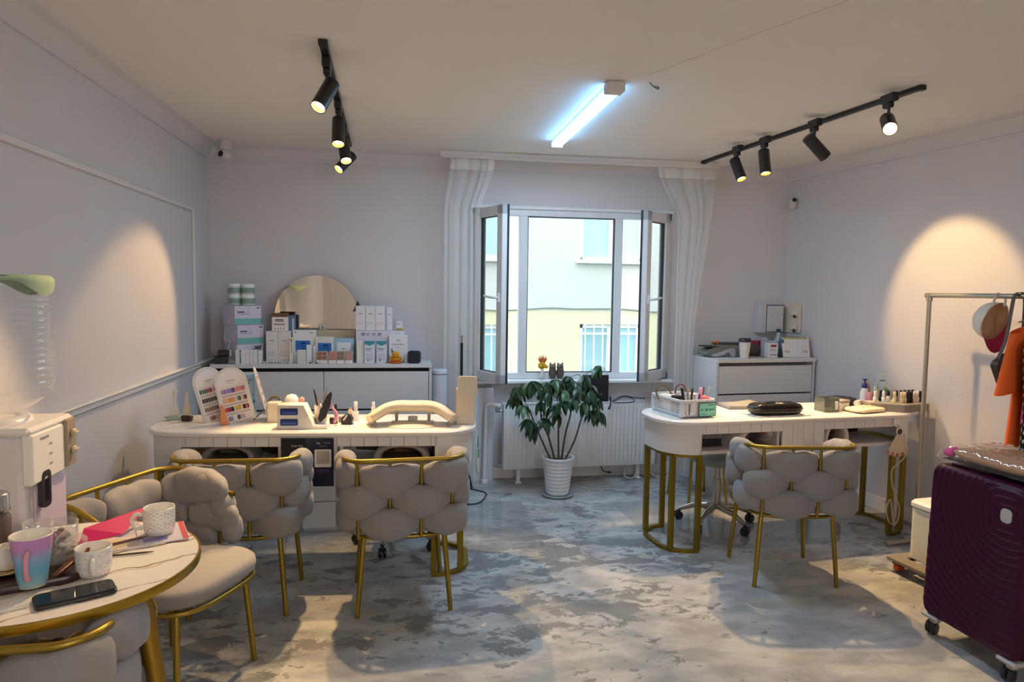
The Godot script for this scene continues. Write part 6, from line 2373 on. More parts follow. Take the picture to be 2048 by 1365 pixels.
	bottle("yellow_bottle", "amber yellow bottle between the two pump bottles by the wall", "bottle", X0 * Vector3(0.790, DESK, -0.185), [Vector2(0, 0), Vector2(0.025, 0), Vector2(0.025, 0.11), Vector2(0.018, 0.12), Vector2(0.018, 0.12), Vector2(0.018, 0.135), Vector2(0, 0.136)], 3, mat(C("c99a3a"), 0.25), mat(C("d9b25a"), 0.3))
	bottle("cream_pump", "small cream pump bottle next to the big blue-green tube", "bottle", X0 * Vector3(0.822, DESK, -0.140), [Vector2(0, 0), Vector2(0.020, 0), Vector2(0.021, 0.004), Vector2(0.019, 0.085), Vector2(0.009, 0.10), Vector2(0.009, 0.10), Vector2(0.009, 0.115), Vector2(0.004, 0.118), Vector2(0.004, 0.128), Vector2(0.012, 0.130), Vector2(0.010, 0.138), Vector2(0, 0.138)], 4, mat(C("e6dcd2"), 0.35), mat(C("e3ded8"), 0.35))
	begin(X0 * at(Vector3(0.775, DESK, -0.130)))
	lathe([Vector2(0, 0), Vector2(0.024, 0), Vector2(0.026, 0.02), Vector2(0.026, 0.055), Vector2(0.020, 0.075), Vector2(0, 0.08)], 20)
	tag(done("pink_bottle", mat(C("c9889a"), 0.35)), "squat pink bottle in front of the amber yellow one", "bottle")
	var gt := thing("cleanser_tube", "tall pale blue-green tube with leaf print behind the polish tray", "tube", X0 * Vector3(0.880, DESK, -0.150), 8.0)
	begin()
	rows = []
	for k in 12:
		var v := k / 11.0
		var row := PackedVector3Array()
		for j in 24:
			var a := -TAU * j / 24
			row.append(Vector3(lerpf(0.026, 0.043, v) * cos(a), 0.022 + 0.165 * v, lerpf(0.026, 0.002, v * v) * sin(a)))
		rows.append(row)
	grid(rows, true)
	done("tube", mat(C("c6dce8"), 0.3), gt)
	begin()
	cyl(Vector3.ZERO, 0.024, 0.023, 18, 0.003)
	done("cap", mat(C("dfe9ee"), 0.4), gt)
	begin()
	bx(Vector3(0, 0.190, 0), Vector3(0.088, 0.010, 0.004), 0.001)
	done("crimp", mat(C("d3e6ea"), 0.4), gt)
	begin_tinted()
	for q in [[0.018, 0.085, 0.016, "4f9a5a"], [0.006, 0.10, 0.012, "9ac28a"], [-0.012, 0.075, 0.012, "8fb4d2"], [0.010, 0.060, 0.013, "6f9ac8"], [-0.010, 0.052, 0.010, "5f86b8"]]:
		tint = C(q[3])
		ell(Vector3(q[0], q[1], 0.0225 - 0.10 * (q[1] - 0.05) * 0.5), Vector3(q[2], q[2] * 0.9, 0.0025), 1.0, 12, 6)
	tint = C("4a6a72")
	bx(Vector3(-0.008, 0.15, 0.0135), Vector3(0.042, 0.007, 0.001))
	done("printed_label", tinted_mat(0.35), gt)
	bottle("white_roller", "slim whitish bottle rightmost of the row by the wall", "bottle", X0 * Vector3(0.940, DESK, -0.150), [Vector2(0, 0), Vector2(0.016, 0), Vector2(0.017, 0.003), Vector2(0.017, 0.075), Vector2(0.013, 0.08), Vector2(0.013, 0.08), Vector2(0.014, 0.082), Vector2(0.014, 0.105), Vector2(0, 0.106)], 4, mat(C("d9cfc6"), 0.35), mat(C("ded9d4"), 0.35))
	# adhesive hook and the fan of sample nails
	begin(X0 * at(Vector3(0.632, 0.700, 0.262)))
	bx(Vector3(0, 0.008, -0.012), Vector3(0.046, 0.036, 0.006), 0.002)
	for s in [-1.0, 1.0]:
		tube([Vector3(s * 0.014, 0.004, -0.010), Vector3(s * 0.014, -0.018, -0.008), Vector3(s * 0.014, -0.022, 0.004), Vector3(s * 0.014, -0.012, 0.008)], 0.0035, 6)
	tag(done("adhesive_hook", mat(C("e6e0da"), 0.35)), "small white double hook stuck on the right desk's front", "hook")
	var fn := thing("nail_fan", "hanging fan of cream nail sample sticks with reddish tips", "nail sample fan", X0 * Vector3(0.634, 0.652, 0.272), 5.56)
	begin(at(Vector3(0, 0, 0), 0, 90))
	lathe([Vector2(0.018, -0.004), Vector2(0.0225, -0.004), Vector2(0.0225, 0.004), Vector2(0.018, 0.004), Vector2(0.018, -0.004)], 24)
	done("ring", mat(C("d9cfbb"), 0.4), fn)
	begin(at(Vector3(0, 0, 0), 0, 90))
	cyl(Vector3(0, -0.003, 0), 0.018, 0.005, 20)
	done("hub", mat(C("4a3f3c"), 0.5), fn)
	for k in 13:
		var a := deg_to_rad(-30.0 + 5.0 * k)
		begin(at(Vector3(0, 0, 0.0012 * (k % 3) - 0.001), 0, 0, rad_to_deg(a)))
		slab(PackedVector2Array([Vector2(-0.006, -0.020), Vector2(0.006, -0.020), Vector2(0.0095, -0.130), Vector2(-0.0095, -0.130)]), 0.002)
		var sk := done("stick", mat(C("d8cbae"), 0.4), fn)
		begin(at(Vector3(0, 0, 0.0012 * (k % 3) - 0.001), 0, 0, rad_to_deg(a)))
		ell(Vector3(0, -0.140, 0), Vector3(0.0085, 0.013, 0.003), 0.9, 10, 6)
		done("tip", mat(C("b9786e") if k % 3 != 1 else C("d9cdb0"), 0.3), sk)
	# cable dropping behind the hoop
	begin()
	var cb := smooth_path([X0 * Vector3(0.663, 0.64, 0.278), X0 * Vector3(0.685, 0.53, 0.285), X0 * Vector3(0.655, 0.47, 0.270), X0 * Vector3(0.605, 0.42, 0.262), X0 * Vector3(0.610, 0.34, 0.262), X0 * Vector3(0.645, 0.25, 0.262), X0 * Vector3(0.675, 0.17, 0.262), X0 * Vector3(0.655, 0.09, 0.262), X0 * Vector3(0.605, 0.10, 0.262), X0 * Vector3(0.580, 0.18, 0.262), X0 * Vector3(0.605, 0.24, 0.262), X0 * Vector3(0.620, 0.16, 0.264), X0 * Vector3(0.640, 0.07, 0.264), X0 * Vector3(0.637, 0.20, 0.266), X0 * Vector3(0.637, 0.30, 0.266)], 6)
	tube(cb, 0.0042, 6)
	tag(done("looped_cable", mat(C("cfc2ad"), 0.5)), "cream cable hanging in loops by the right desk's outer gold hoop", "cable")
	begin()
	var fc := smooth_path([X0 * Vector3(0.60, 0.005, 0.30), X0 * Vector3(0.68, 0.005, 0.33), X0 * Vector3(0.80, 0.005, 0.31), X0 * Vector3(0.86, 0.005, 0.22), X0 * Vector3(0.88, 0.005, 0.05)], 6)
	tube(fc, 0.005, 6)
	tag(done("floor_cable", mat(C("a9aaa8"), 0.5)), "grey cable curling on the floor by the right desk's outer hoop", "cable")
	# on the shelf of the right desk
	arch_lamp("pale nail lamp with a round red badge in the right desk's left bay", X0 * Vector3(-0.26, 0.583, 0.09), 5.56 + 6, 0.27, 0.118, C("cfcac8"), C("8a7576"))
	begin(X0 * at(Vector3(-0.235, 0.675, 0.186), 8, -18))
	slab(PackedVector2Array(ellipse_points(0.036, 0.020, 20)), 0.004, 0.001)
	var bd := done("badge", mat(C("9a2433"), 0.35))
	bd.name = "red_badge"
	bd.reparent(get_node("nail_lamp_002"))
	begin(X0 * at(Vector3(-0.238, 0.681, 0.1885), 8, -18))
	tube(smooth_path([Vector3(-0.022, -0.004, 0), Vector3(-0.008, 0.006, 0), Vector3(0.012, -0.002, 0)]), 0.002, 5)
	done("badge_stroke", mat(C("e3c9c9"), 0.4)).reparent(bd)
	arch_lamp("cream round-arched nail lamp in the right desk's right bay", X0 * Vector3(0.275, 0.583, 0.10), 5.56, 0.17, 0.125, C("dfd3c8"), C("5f5551"))
	for k in 2:
		begin(X0 * at(Vector3(-0.555, 0.605 + 0.042 * k, 0.02), 3.0 - 5.0 * k))
		bx(Vector3.ZERO, Vector3(0.17, 0.040, 0.24), 0.003)
		bx(Vector3(0.0, -0.014, 0.002), Vector3(0.172, 0.006, 0.242))
		tag(done("shelf_case", mat([C("2a292e"), C("77757a")][k], 0.5)), ["black flat case, lower one at the left end of the right desk's shelf", "grey flat case, upper one at the left end of the right desk's shelf"][k], "case")
	begin(X0 * at(Vector3(0.49, 0.632, -0.13), 3))
	bx(Vector3.ZERO, Vector3(0.30, 0.098, 0.14), 0.006)
	tag(done("dark_case", mat(C("1d1b1f"), 0.5)), "dark case deep in the right bay beside the cream lamp", "case")
	# blue bottle on the floor behind the right desk
	begin(at(Vector3(2.72, 0, -4.30)))
	lathe([Vector2(0, 0), Vector2(0.04, 0), Vector2(0.042, 0.20), Vector2(0.02, 0.27), Vector2(0.018, 0.30), Vector2(0, 0.30)], 18)
	tag(done("blue_floor_bottle", mat(C("39475c"), 0.35)), "dark blue bottle standing on the floor behind the right desk", "bottle")

func ellipse_points(a: float, b: float, n: int) -> Array:
	var r := []
	for k in n:
		r.append(Vector2(a * cos(TAU * k / n), b * sin(TAU * k / n)))
	return r

func by_the_window() -> void:
	# monitor or router box leaning on the wall above the radiator
	var mo := thing("monitor", "black flat monitor back standing on the radiator at the right of the plant", "monitor", Vector3(1.452, 0.617, -5.10), 0.0)
	begin()
	bx(Vector3(0, 0.102, 0), Vector3(0.205, 0.204, 0.022), 0.003)
	done("body", mat(C("1a1d29"), 0.35), mo)
	begin(at(Vector3(0.045, 0.055, 0.0115)))
	ell(Vector3.ZERO, Vector3(0.005, 0.004, 0.001), 1.0, 10, 6)
	done("badge", mat(C("cfd2da"), 0.3), mo)
	begin()
	var cp := smooth_path([Vector3(1.555, 0.625, -5.05), Vector3(1.60, 0.63, -5.04), Vector3(1.66, 0.655, -5.06), Vector3(1.73, 0.645, -5.06), Vector3(1.75, 0.625, -5.05), Vector3(1.70, 0.6155, -5.03), Vector3(1.60, 0.6155, -5.03), Vector3(1.58, 0.63, -5.04), Vector3(1.66, 0.66, -5.07), Vector3(1.74, 0.65, -5.07), Vector3(1.82, 0.64, -5.07), Vector3(1.84, 0.645, -5.07)], 6)
	tube(cp, 0.0034, 6)
	for k in 3:
		tube([Vector3(1.548 + k * 0.004, 0.66, -5.035), Vector3(1.555, 0.61, -5.025), Vector3(1.545 - k * 0.006, 0.565, -5.022)], 0.0038, 6)
	tag(done("black_cable", mat(C("1d2230"), 0.5)), "tied bundle of black cable lying on the radiator beside the black monitor", "cable")
	begin()
	tube(smooth_path([Vector3(1.27, 0.795, -5.17), Vector3(1.33, 0.815, -5.17), Vector3(1.36, 0.80, -5.17), Vector3(1.44, 0.805, -5.17), Vector3(1.47, 0.792, -5.17)]), 0.003, 6)
	tag(done("sill_cable", mat(C("77776f"), 0.5)), "thin grey wire lying along the window sill behind the plant", "wire")
	# flowers in a small vase
	var v := thing("flower_vase", "small white vase with an orange and yellow artificial flower on the sill", "vase", Vector3(1.050, 0.788, -5.175))
	begin()
	lathe([Vector2(0, 0), Vector2(0.020, 0), Vector2(0.022, 0.006), Vector2(0.010, 0.06), Vector2(0.011, 0.072), Vector2(0, 0.072)], 18)
	done("vase", mat(C("e6e8ea"), 0.3), v)
	begin()
	for q in [[-0.016, 0.092, 0.020], [0.012, 0.098, 0.022], [0.026, 0.090, 0.017], [-0.004, 0.084, 0.02], [-0.022, 0.106, 0.014], [0.0, 0.112, 0.02]]:
		ell(Vector3(q[0], q[1], 0.006 * sin(q[0] * 300)), Vector3(q[2], q[2] * 0.8, q[2]), 1.0, 12, 8)
	done("yellow_blossom", mat(C("e0a81e"), 0.6), v)
	for k in 9:
		begin()
		var a := deg_to_rad(-38 + 76.0 * k / 8.0)
		var dz := 0.3 * sin(k * 2.3)
		var d := Vector3(sin(a), cos(a), dz * 0.4).normalized()
		tube([Vector3(0, 0.105, 0), Vector3(0, 0.105, 0) + d * 0.03, Vector3(0, 0.105, 0) + d * (0.066 + 0.014 * cos(a * 2.0))], [0.005, 0.0065, 0.0006], 6)
		done("petal", mat(C("cf6a2c"), 0.6), v)
	for k in 2:
		var o := thing("owl_figurine", ["brown owl figurine on the sill, left of the pair", "brown owl figurine on the sill, right of the pair"][k], "figurine", Vector3(1.128 + 0.060 * k, 0.788, -5.17), 0.0, "pair of owls on the sill")
		begin()
		lathe([Vector2(0, 0), Vector2(0.020, 0), Vector2(0.026, 0.02), Vector2(0.027, 0.05), Vector2(0.024, 0.068), Vector2(0.026, 0.085), Vector2(0.025, 0.102), Vector2(0.015, 0.110), Vector2(0, 0.111)], 20)
		for s in [-1.0, 1.0]:
			ell(Vector3(s * 0.017, 0.112, 0), Vector3(0.007, 0.010, 0.006), 1.0, 10, 6)
		done("body", mat(C("6a5a52"), 0.7), o)
		begin()
		for s in [-1.0, 1.0]:
			ell(Vector3(s * 0.010, 0.094, 0.021), Vector3(0.009, 0.009, 0.005), 1.0, 12, 8)
		done("face_discs", mat(C("a8998c"), 0.7), o)
		begin()
		for s in [-1.0, 1.0]:
			ell(Vector3(s * 0.010, 0.094, 0.0255), Vector3(0.004, 0.004, 0.002), 1.0, 10, 6)
		done("eyes", mat(C("1a1512"), 0.3), o)
		begin()
		for s in [-1.0, 1.0]:
			ell(Vector3(s * 0.024, 0.045, 0.004), Vector3(0.006, 0.026, 0.014), 1.0, 12, 8)
		done("wings", mat(C("574a44"), 0.7), o)
	plant()
	# white leads under the radiator
	begin()
	tube(smooth_path([Vector3(1.72, 0.10, -5.12), Vector3(1.70, 0.03, -5.10), Vector3(1.76, 0.012, -5.08), Vector3(1.80, 0.06, -5.10), Vector3(1.79, 0.10, -5.12)]), 0.005, 6)
	tube(smooth_path([Vector3(1.86, 0.11, -5.12), Vector3(1.92, 0.04, -5.08), Vector3(2.0, 0.014, -5.04), Vector3(2.06, 0.05, -5.06), Vector3(2.09, 0.10, -5.10)]), 0.005, 6)
	tag(done("white_leads", mat(C("c3bcae"), 0.5)), "whitish leads hanging to the floor under the radiator's right end", "cable")
	begin()
	tube(smooth_path([Vector3(1.52, 0.11, -5.14), Vector3(1.53, 0.07, -5.12), Vector3(1.57, 0.055, -5.12)]), 0.004, 6)
	bx(Vector3(1.585, 0.052, -5.12), Vector3(0.03, 0.012, 0.012), 0.002)
	tag(done("black_lead", mat(C("22222a"), 0.5)), "short black lead with a plug hanging under the radiator", "cable")

func leaflet_mesh(m: Material) -> Mesh:
	# one drooping leaflet along +z
	begin()
	var rows := []
	for i in 9:
		var v := i / 8.0
		var w := 0.0215 * pow(sin(PI * pow(v, 0.8)), 0.75) if v > 0.0 and v < 1.0 else 0.0006
		var row := PackedVector3Array()
		for j in 7:
			var u := (j - 3) / 3.0
			row.append(Vector3(u * w, -0.050 * v * v - 0.30 * abs(u) * w * -1.0 * 0.6, 0.108 * v))
		rows.append(row)
	grid(rows)
	st.generate_normals()
	var mesh := st.commit()
	mesh.surface_set_material(0, m)
	return mesh

func plant() -> void:
	var p := thing("potted_plant", "umbrella plant with drooping dark green leaves in a ribbed white pot", "potted plant", Vector3(1.085, 0, -4.735))
	begin()
	lathe([Vector2(0, 0.004), Vector2(0.105, 0.004), Vector2(0.112, 0.010), Vector2(0.112, 0.018), Vector2(0.104, 0.014), Vector2(0, 0.014)], 36)
	done("saucer", mat(C("9aa3a8"), 0.4), p)
	var prof := [Vector2(0, 0.016), Vector2(0.078, 0.016)]
	for k in 9:
		var y := 0.020 + k * 0.0265
		var r := 0.080 + k * 0.0030
		prof.append_array([Vector2(r, y), Vector2(r + 0.0045, y + 0.008), Vector2(r + 0.0045, y + 0.016), Vector2(r + 0.001, y + 0.0245)])
	prof.append_array([Vector2(0.107, 0.262), Vector2(0.1165, 0.268), Vector2(0.1175, 0.280), Vector2(0.114, 0.286), Vector2(0.108, 0.284), Vector2(0.102, 0.262), Vector2(0.100, 0.240)])
	begin()
	lathe(prof, 44)
	done("pot", mat(C("dfe3e8"), 0.3), p)
	begin()
	lathe([Vector2(0.103, 0.245), Vector2(0.05, 0.252), Vector2(0, 0.250)], 28)
	done("soil", mat(C("2b221d"), 0.95), p)
	var stem_m := mat(C("4f4a3c"), 0.7)
	var ends := []
	var stems := [[Vector3(-0.05, 0.25, 0.01), Vector3(-0.11, 0.38, 0.0), Vector3(-0.165, 0.50, 0.0), Vector3(-0.21, 0.62, -0.01)], [Vector3(-0.02, 0.25, -0.01), Vector3(-0.07, 0.42, 0.0), Vector3(-0.13, 0.56, 0.02), Vector3(-0.13, 0.74, 0.02)], [Vector3(0.0, 0.25, 0.02), Vector3(-0.005, 0.45, 0.02), Vector3(0.0, 0.60, 0.0), Vector3(0.01, 0.80, 0.0)], [Vector3(0.025, 0.25, 0.0), Vector3(0.05, 0.44, 0.0), Vector3(0.085, 0.60, 0.01), Vector3(0.10, 0.76, 0.0)], [Vector3(0.045, 0.25, 0.01), Vector3(0.12, 0.40, 0.0), Vector3(0.165, 0.55, 0.0), Vector3(0.21, 0.68, 0.01)]]
	for s in stems:
		begin()
		tube(smooth_path(s), [0.0075, 0.0074, 0.0072, 0.007, 0.007, 0.0068, 0.0066, 0.0064, 0.0062, 0.006, 0.006, 0.0058, 0.0056, 0.0054, 0.0052, 0.005, 0.0048, 0.0046, 0.0044], 8)
		done("stem", stem_m, p)
	var greens := []
	for c in ["1f3d28", "2a4a2e", "35583a", "24442f", "3f6438"]:
		var m := StandardMaterial3D.new()
		m.albedo_color = C(c)
		m.roughness = 0.32
		m.backlight_enabled = true
		m.backlight = Color(0.10, 0.16, 0.06)
		greens.append(leaflet_mesh(m))
	# umbrellas of leaflets: crown centre relative to the pot, and the stem they belong to
	var r2 := RandomNumberGenerator.new()
	r2.seed = 21
	var crowns := [Vector3(-0.30, 0.78, 0.0), Vector3(-0.20, 0.83, 0.04), Vector3(-0.27, 0.66, 0.05), Vector3(-0.15, 0.69, 0.08), Vector3(-0.22, 0.56, 0.04), Vector3(-0.13, 0.58, 0.10), Vector3(-0.09, 0.82, 0.02), Vector3(-0.10, 0.76, 0.10), Vector3(-0.03, 0.83, -0.03), Vector3(0.02, 0.77, 0.09), Vector3(0.0, 0.70, 0.11), Vector3(0.09, 0.83, 0.01), Vector3(0.12, 0.79, 0.07), Vector3(0.08, 0.72, 0.10), Vector3(0.20, 0.86, -0.02), Vector3(0.22, 0.76, 0.04), Vector3(0.17, 0.68, 0.06), Vector3(0.27, 0.70, 0.0), Vector3(0.24, 0.62, 0.03), Vector3(0.29, 0.93, -0.02), Vector3(-0.05, 0.66, 0.06), Vector3(-0.30, 0.71, -0.06), Vector3(-0.14, 0.77, -0.10), Vector3(0.05, 0.80, -0.12), Vector3(0.16, 0.74, -0.09), Vector3(0.26, 0.78, -0.10), Vector3(-0.02, 0.60, 0.03), Vector3(-0.19, 0.50, 0.0), Vector3(0.30, 0.60, 0.02), Vector3(-0.24, 0.80, -0.04), Vector3(0.07, 0.85, -0.05), Vector3(-0.06, 0.80, -0.06)]
	begin()
	for c in crowns:
		var best: Vector3 = stems[0][3]
		for s in stems:
			for k in [2, 3]:
				if s[k].distance_to(c) < best.distance_to(c):
					best = s[k]
		tube(smooth_path([best, best.lerp(c, 0.5) + Vector3(0, 0.025, 0), c]), 0.0024, 5)
	done("petioles", mat(C("4a6a3c"), 0.5), p).set_meta("kind", "stuff")
	for c in crowns:
		var n := 7 + r2.randi() % 3
		var a0 := r2.randf() * TAU
		for k in n:
			var o := MeshInstance3D.new()
			o.mesh = greens[r2.randi() % 5]
			o.name = "leaf"
			p.add_child(o, true)
			var yaw := a0 + TAU * k / n + r2.randf_range(-0.2, 0.2)
			var droop := r2.randf_range(0.25, 0.95)
			var sc := r2.randf_range(0.80, 1.10)
			o.transform = Transform3D(Basis.from_euler(Vector3(droop, yaw, r2.randf_range(-0.25, 0.25))).scaled(Vector3(sc, sc, sc)), c)

func mug(called: String, label: String, pos: Vector3, prof: Array, m: Material, inner_m: Material, handle: Array, handle_m: Material) -> Node3D:
	var t := thing(called, label, "mug", pos)
	begin()
	lathe(prof[0], 40)
	done("body", m, t)
	begin()
	lathe(prof[1], 40)
	done("inside", inner_m, t)
	begin()
	tube(smooth_path(handle, 6), 0.0052, 10)
	done("handle", handle_m, t)
	return t

func on_round_table() -> void:
	var T := 0.7508
	var cream := mat(C("eeebe2"), 0.2)
	# dotted mug: dots and a dark emblem fired on white
	var im := Image.create(512, 256, false, Image.FORMAT_RGB8)
	im.fill(C("eeebe3"))
	for r in 4:
		for c in 14:
			var x := int(c * 36.5 + (18 if r % 2 else 0))
			var y := 52 + r * 50
			for dy in range(-6, 7):
				for dx in range(-6, 7):
					if abs(dx) * 0.9 + abs(dy) < 7 - (2 if dy < -3 else 0):
						im.set_pixel(posmod(x + dx, 512), y + dy, C("3a3634"))
	for k in 120:
		var a := TAU * k / 120
		for w in 3:
			im.set_pixel(posmod(int(50 + (24 + w) * 1.0 * 16 * pow(sin(a), 3) / 16), 512), int(110 - (22 + w) * (13 * cos(a) - 5 * cos(2 * a) - 2 * cos(3 * a) - cos(4 * a)) / 16), C("4a4644"))
	var dots := StandardMaterial3D.new()
	dots.albedo_texture = ImageTexture.create_from_image(im)
	dots.roughness = 0.18
	var pr := [[Vector2(0.030, 0.0), Vector2(0.036, 0.004), Vector2(0.040, 0.016), Vector2(0.0412, 0.045), Vector2(0.0412, 0.074)], [Vector2(0.0, 0.0005), Vector2(0.030, 0.0), Vector2(0.030, 0.0), Vector2(0.0412, 0.074), Vector2(0.0405, 0.0765), Vector2(0.038, 0.0755), Vector2(0.0375, 0.07), Vector2(0.035, 0.012), Vector2(0, 0.008)]]
	pr[1] = [Vector2(0.0412, 0.074), Vector2(0.0402, 0.0766), Vector2(0.0380, 0.0755), Vector2(0.0375, 0.07), Vector2(0.035, 0.012), Vector2(0.0, 0.008)]
	mug("white_mug", "white mug with dark dots standing on magazines at the table's far side", Vector3(-0.680, T + 0.006, -2.030), pr, dots, cream, [Vector3(-0.040, 0.058, 0.012), Vector3(-0.056, 0.060, 0.016), Vector3(-0.066, 0.045, 0.018), Vector3(-0.058, 0.024, 0.016), Vector3(-0.040, 0.020, 0.012)], cream)
	# speckled mug
	var im2 := Image.create(512, 256, false, Image.FORMAT_RGB8)
	im2.fill(C("e9e5e0"))
	var r3 := RandomNumberGenerator.new()
	r3.seed = 4
	for k in 90:
		var x := r3.randi() % 512
		var y := 30 + r3.randi() % 210
		var col: Color = [C("4a4a5c"), C("8a8a9c"), C("6f6a72"), C("a59a98")][r3.randi() % 4]
		for q in (6 + r3.randi() % 14):
			var bx0 := x + r3.randi() % 13 - 6
			var by0: int = y + r3.randi() % 11 - 5
			im2.fill_rect(Rect2i(posmod(bx0, 508), clampi(by0, 0, 250), 3, 3), col)
	var speck := StandardMaterial3D.new()
	speck.albedo_texture = ImageTexture.create_from_image(im2)
	speck.roughness = 0.2
	var pr2 := [[Vector2(0.026, 0.0), Vector2(0.033, 0.004), Vector2(0.0385, 0.018), Vector2(0.0395, 0.045), Vector2(0.0400, 0.068)], [Vector2(0.0400, 0.068), Vector2(0.0392, 0.0705), Vector2(0.0372, 0.0695), Vector2(0.0365, 0.06), Vector2(0.033, 0.012), Vector2(0, 0.008)]]
	mug("white_mug", "white mug speckled with grey flowers beside the black phone", Vector3(-0.742, T, -1.765), pr2, speck, cream, [Vector3(0.014, 0.050, 0.037), Vector3(0.018, 0.052, 0.050), Vector3(0.020, 0.040, 0.058), Vector3(0.018, 0.022, 0.052), Vector3(0.012, 0.016, 0.036)], cream)
	# tall mug fading from pink to blue
	var g := Gradient.new()
	g.offsets = PackedFloat32Array([0.0, 0.18, 0.42, 0.62, 0.9, 1.0])
	g.colors = PackedColorArray([C("c48ec6"), C("c28cc4"), C("8fb0d4"), C("6fb0d0"), C("86b4c4"), C("a9b0a6")])
	var gtx := GradientTexture2D.new()
	gtx.gradient = g
	gtx.width = 8
	gtx.height = 256
	gtx.fill_from = Vector2(0, 0)
	gtx.fill_to = Vector2(0, 1)
	var grad := StandardMaterial3D.new()
	grad.albedo_texture = gtx
	grad.roughness = 0.25
	# one wall piece so that the colour runs the whole height
	var pr3 := [[Vector2(0.0285, 0.0), Vector2(0.0435, 0.118)], [Vector2(0.0435, 0.118), Vector2(0.0430, 0.1205), Vector2(0.0408, 0.1195), Vector2(0.040, 0.115), Vector2(0.028, 0.012), Vector2(0, 0.008)]]
	mug("tall_mug", "tall conical mug fading from pink to light blue in the tray", Vector3(-0.846, T + 0.008, -1.700), pr3, grad, cream, [Vector3(0.012, 0.088, 0.036), Vector3(0.016, 0.092, 0.052), Vector3(0.018, 0.080, 0.061), Vector3(0.016, 0.055, 0.059), Vector3(0.011, 0.030, 0.045), Vector3(0.008, 0.024, 0.029)], mat(C("dc9aae"), 0.3))
	# little white cup with gold-rimmed saucer at the picture's edge
	var lc := thing("espresso_cup", "small white dotted cup on a gold-rimmed saucer at the tray's left", "cup", Vector3(-0.945, T + 0.009, -1.790))
	begin()
	lathe([Vector2(0.018, 0.006), Vector2(0.030, 0.012), Vector2(0.032, 0.03), Vector2(0.026, 0.045), Vector2(0.026, 0.062), Vector2(0.026, 0.062), Vector2(0.024, 0.062), Vector2(0.024, 0.045), Vector2(0, 0.015)], 28)
	done("cup", cream, lc)
	begin()
	lathe([Vector2(0, 0.0), Vector2(0.03, 0.0), Vector2(0.05, 0.006), Vector2(0.052, 0.009), Vector2(0.048, 0.008), Vector2(0, 0.004)], 32)
	done("saucer", mat(C("d9c48a"), 0.25, 0.5), lc)
	# dark tray
	var tr := thing("dark_tray", "dark brown serving tray holding the tall mug, glass jar and flask", "tray", Vector3(-0.925, T, -1.772), 25.0)
	begin()
	prism(rrect(0.30, 0.22, 0.05, 8), 0.0, 0.006, 0.001)
	var o := rrect(0.30, 0.22, 0.05, 8)
	var rows := []
	for q in [[1.0, 0.0], [1.03, 0.018], [1.01, 0.019], [0.975, 0.006]]:
		var row := PackedVector3Array()
		for p in o:
			row.append(Vector3(p.x * q[0], q[1], p.y * q[0]))
		rows.append(row)
	grid(rows, true)
	done("tray", mat(C("2c1d1a"), 0.3), tr)
	# glass jar of sweets
	var gj := thing("sweet_jar", "clear glass jar full of wrapped sweets behind the mugs", "jar", Vector3(-0.862, T + 0.007, -1.845))
	begin()
	lathe([Vector2(0, 0.001), Vector2(0.040, 0.001), Vector2(0.045, 0.008), Vector2(0.047, 0.055), Vector2(0.050, 0.098), Vector2(0.0475, 0.098), Vector2(0.0445, 0.055), Vector2(0.042, 0.008), Vector2(0, 0.005)], 36)
	done("glass", glass(C("e3e6e6"), 0.12), gj)
	begin_tinted()
	for k in 60:
		var a := r3.randf() * TAU
		var rr := 0.034 * sqrt(r3.randf())
		tint = [C("b98a7a"), C("8a3a34"), C("d9cfc6"), C("7a8a7a"), C("c9a08a"), C("6b3a30"), C("e0d8d4")][r3.randi() % 7]
		X = at(Vector3(rr * cos(a), 0.012 + 0.062 * r3.randf(), rr * sin(a)), r3.randf() * 360, r3.randf() * 90, r3.randf() * 90)
		ell(Vector3.ZERO, Vector3(0.010, 0.006, 0.007), 0.9, 8, 6)
	done("wrapped_sweets", tinted_mat(0.25), gj).set_meta("kind", "stuff")
	# wrapped chocolate bar leaning on the jar
	begin(at(Vector3(-0.795, T + 0.030, -1.775), 40, 0, 34))
	rows = []
	for k in 15:
		var v := k / 14.0
		var row := PackedVector3Array()
		for j in 14:
			var a := -TAU * j / 14
			var rr := (0.0095 + 0.0022 * sin(k * PI)) * (1.0 - 0.35 * pow(abs(v * 2 - 1), 6.0)) * (1.0 if k % 2 else 0.82)
			row.append(Vector3((v - 0.5) * 0.095, rr * cos(a), rr * sin(a)))
		rows.append(row)
	grid(rows, true)
	tag(done("wrapped_bar", mat(C("8a5a44"), 0.22, 0.5)), "shiny brown ribbed chocolate bar leaning in the tray beside the speckled mug", "chocolate bar")
	# flask
	var fl := thing("flask", "glass tea flask with a steel cap at the left edge of the round table", "flask", Vector3(-1.010, T + 0.008, -1.862))
	begin()
	lathe([Vector2(0, 0), Vector2(0.034, 0), Vector2(0.036, 0.004), Vector2(0.036, 0.11), Vector2(0.028, 0.125)], 32)
	done("glass", mat(C("6a5a54"), 0.12), fl)
	begin()
	lathe([Vector2(0.030, 0.124), Vector2(0.035, 0.127), Vector2(0.035, 0.134), Vector2(0.035, 0.134), Vector2(0.034, 0.136), Vector2(0.034, 0.168), Vector2(0.031, 0.172), Vector2(0, 0.172)], 32)
	done("cap", mat(C("b9b3b0"), 0.22, 0.9), fl)
	var gc := thing("glass_cup", "empty clear glass cup with a handle between flask and pink folder", "glass", Vector3(-0.955, T + 0.002, -1.955))
	begin()
	lathe([Vector2(0, 0), Vector2(0.028, 0), Vector2(0.034, 0.03), Vector2(0.036, 0.075), Vector2(0.034, 0.075), Vector2(0.032, 0.03), Vector2(0, 0.005)], 32)
	tube(smooth_path([Vector3(0.034, 0.062, 0.0), Vector3(0.052, 0.060, 0.0), Vector3(0.056, 0.04, 0.0), Vector3(0.034, 0.022, 0.0)]), 0.004, 8)
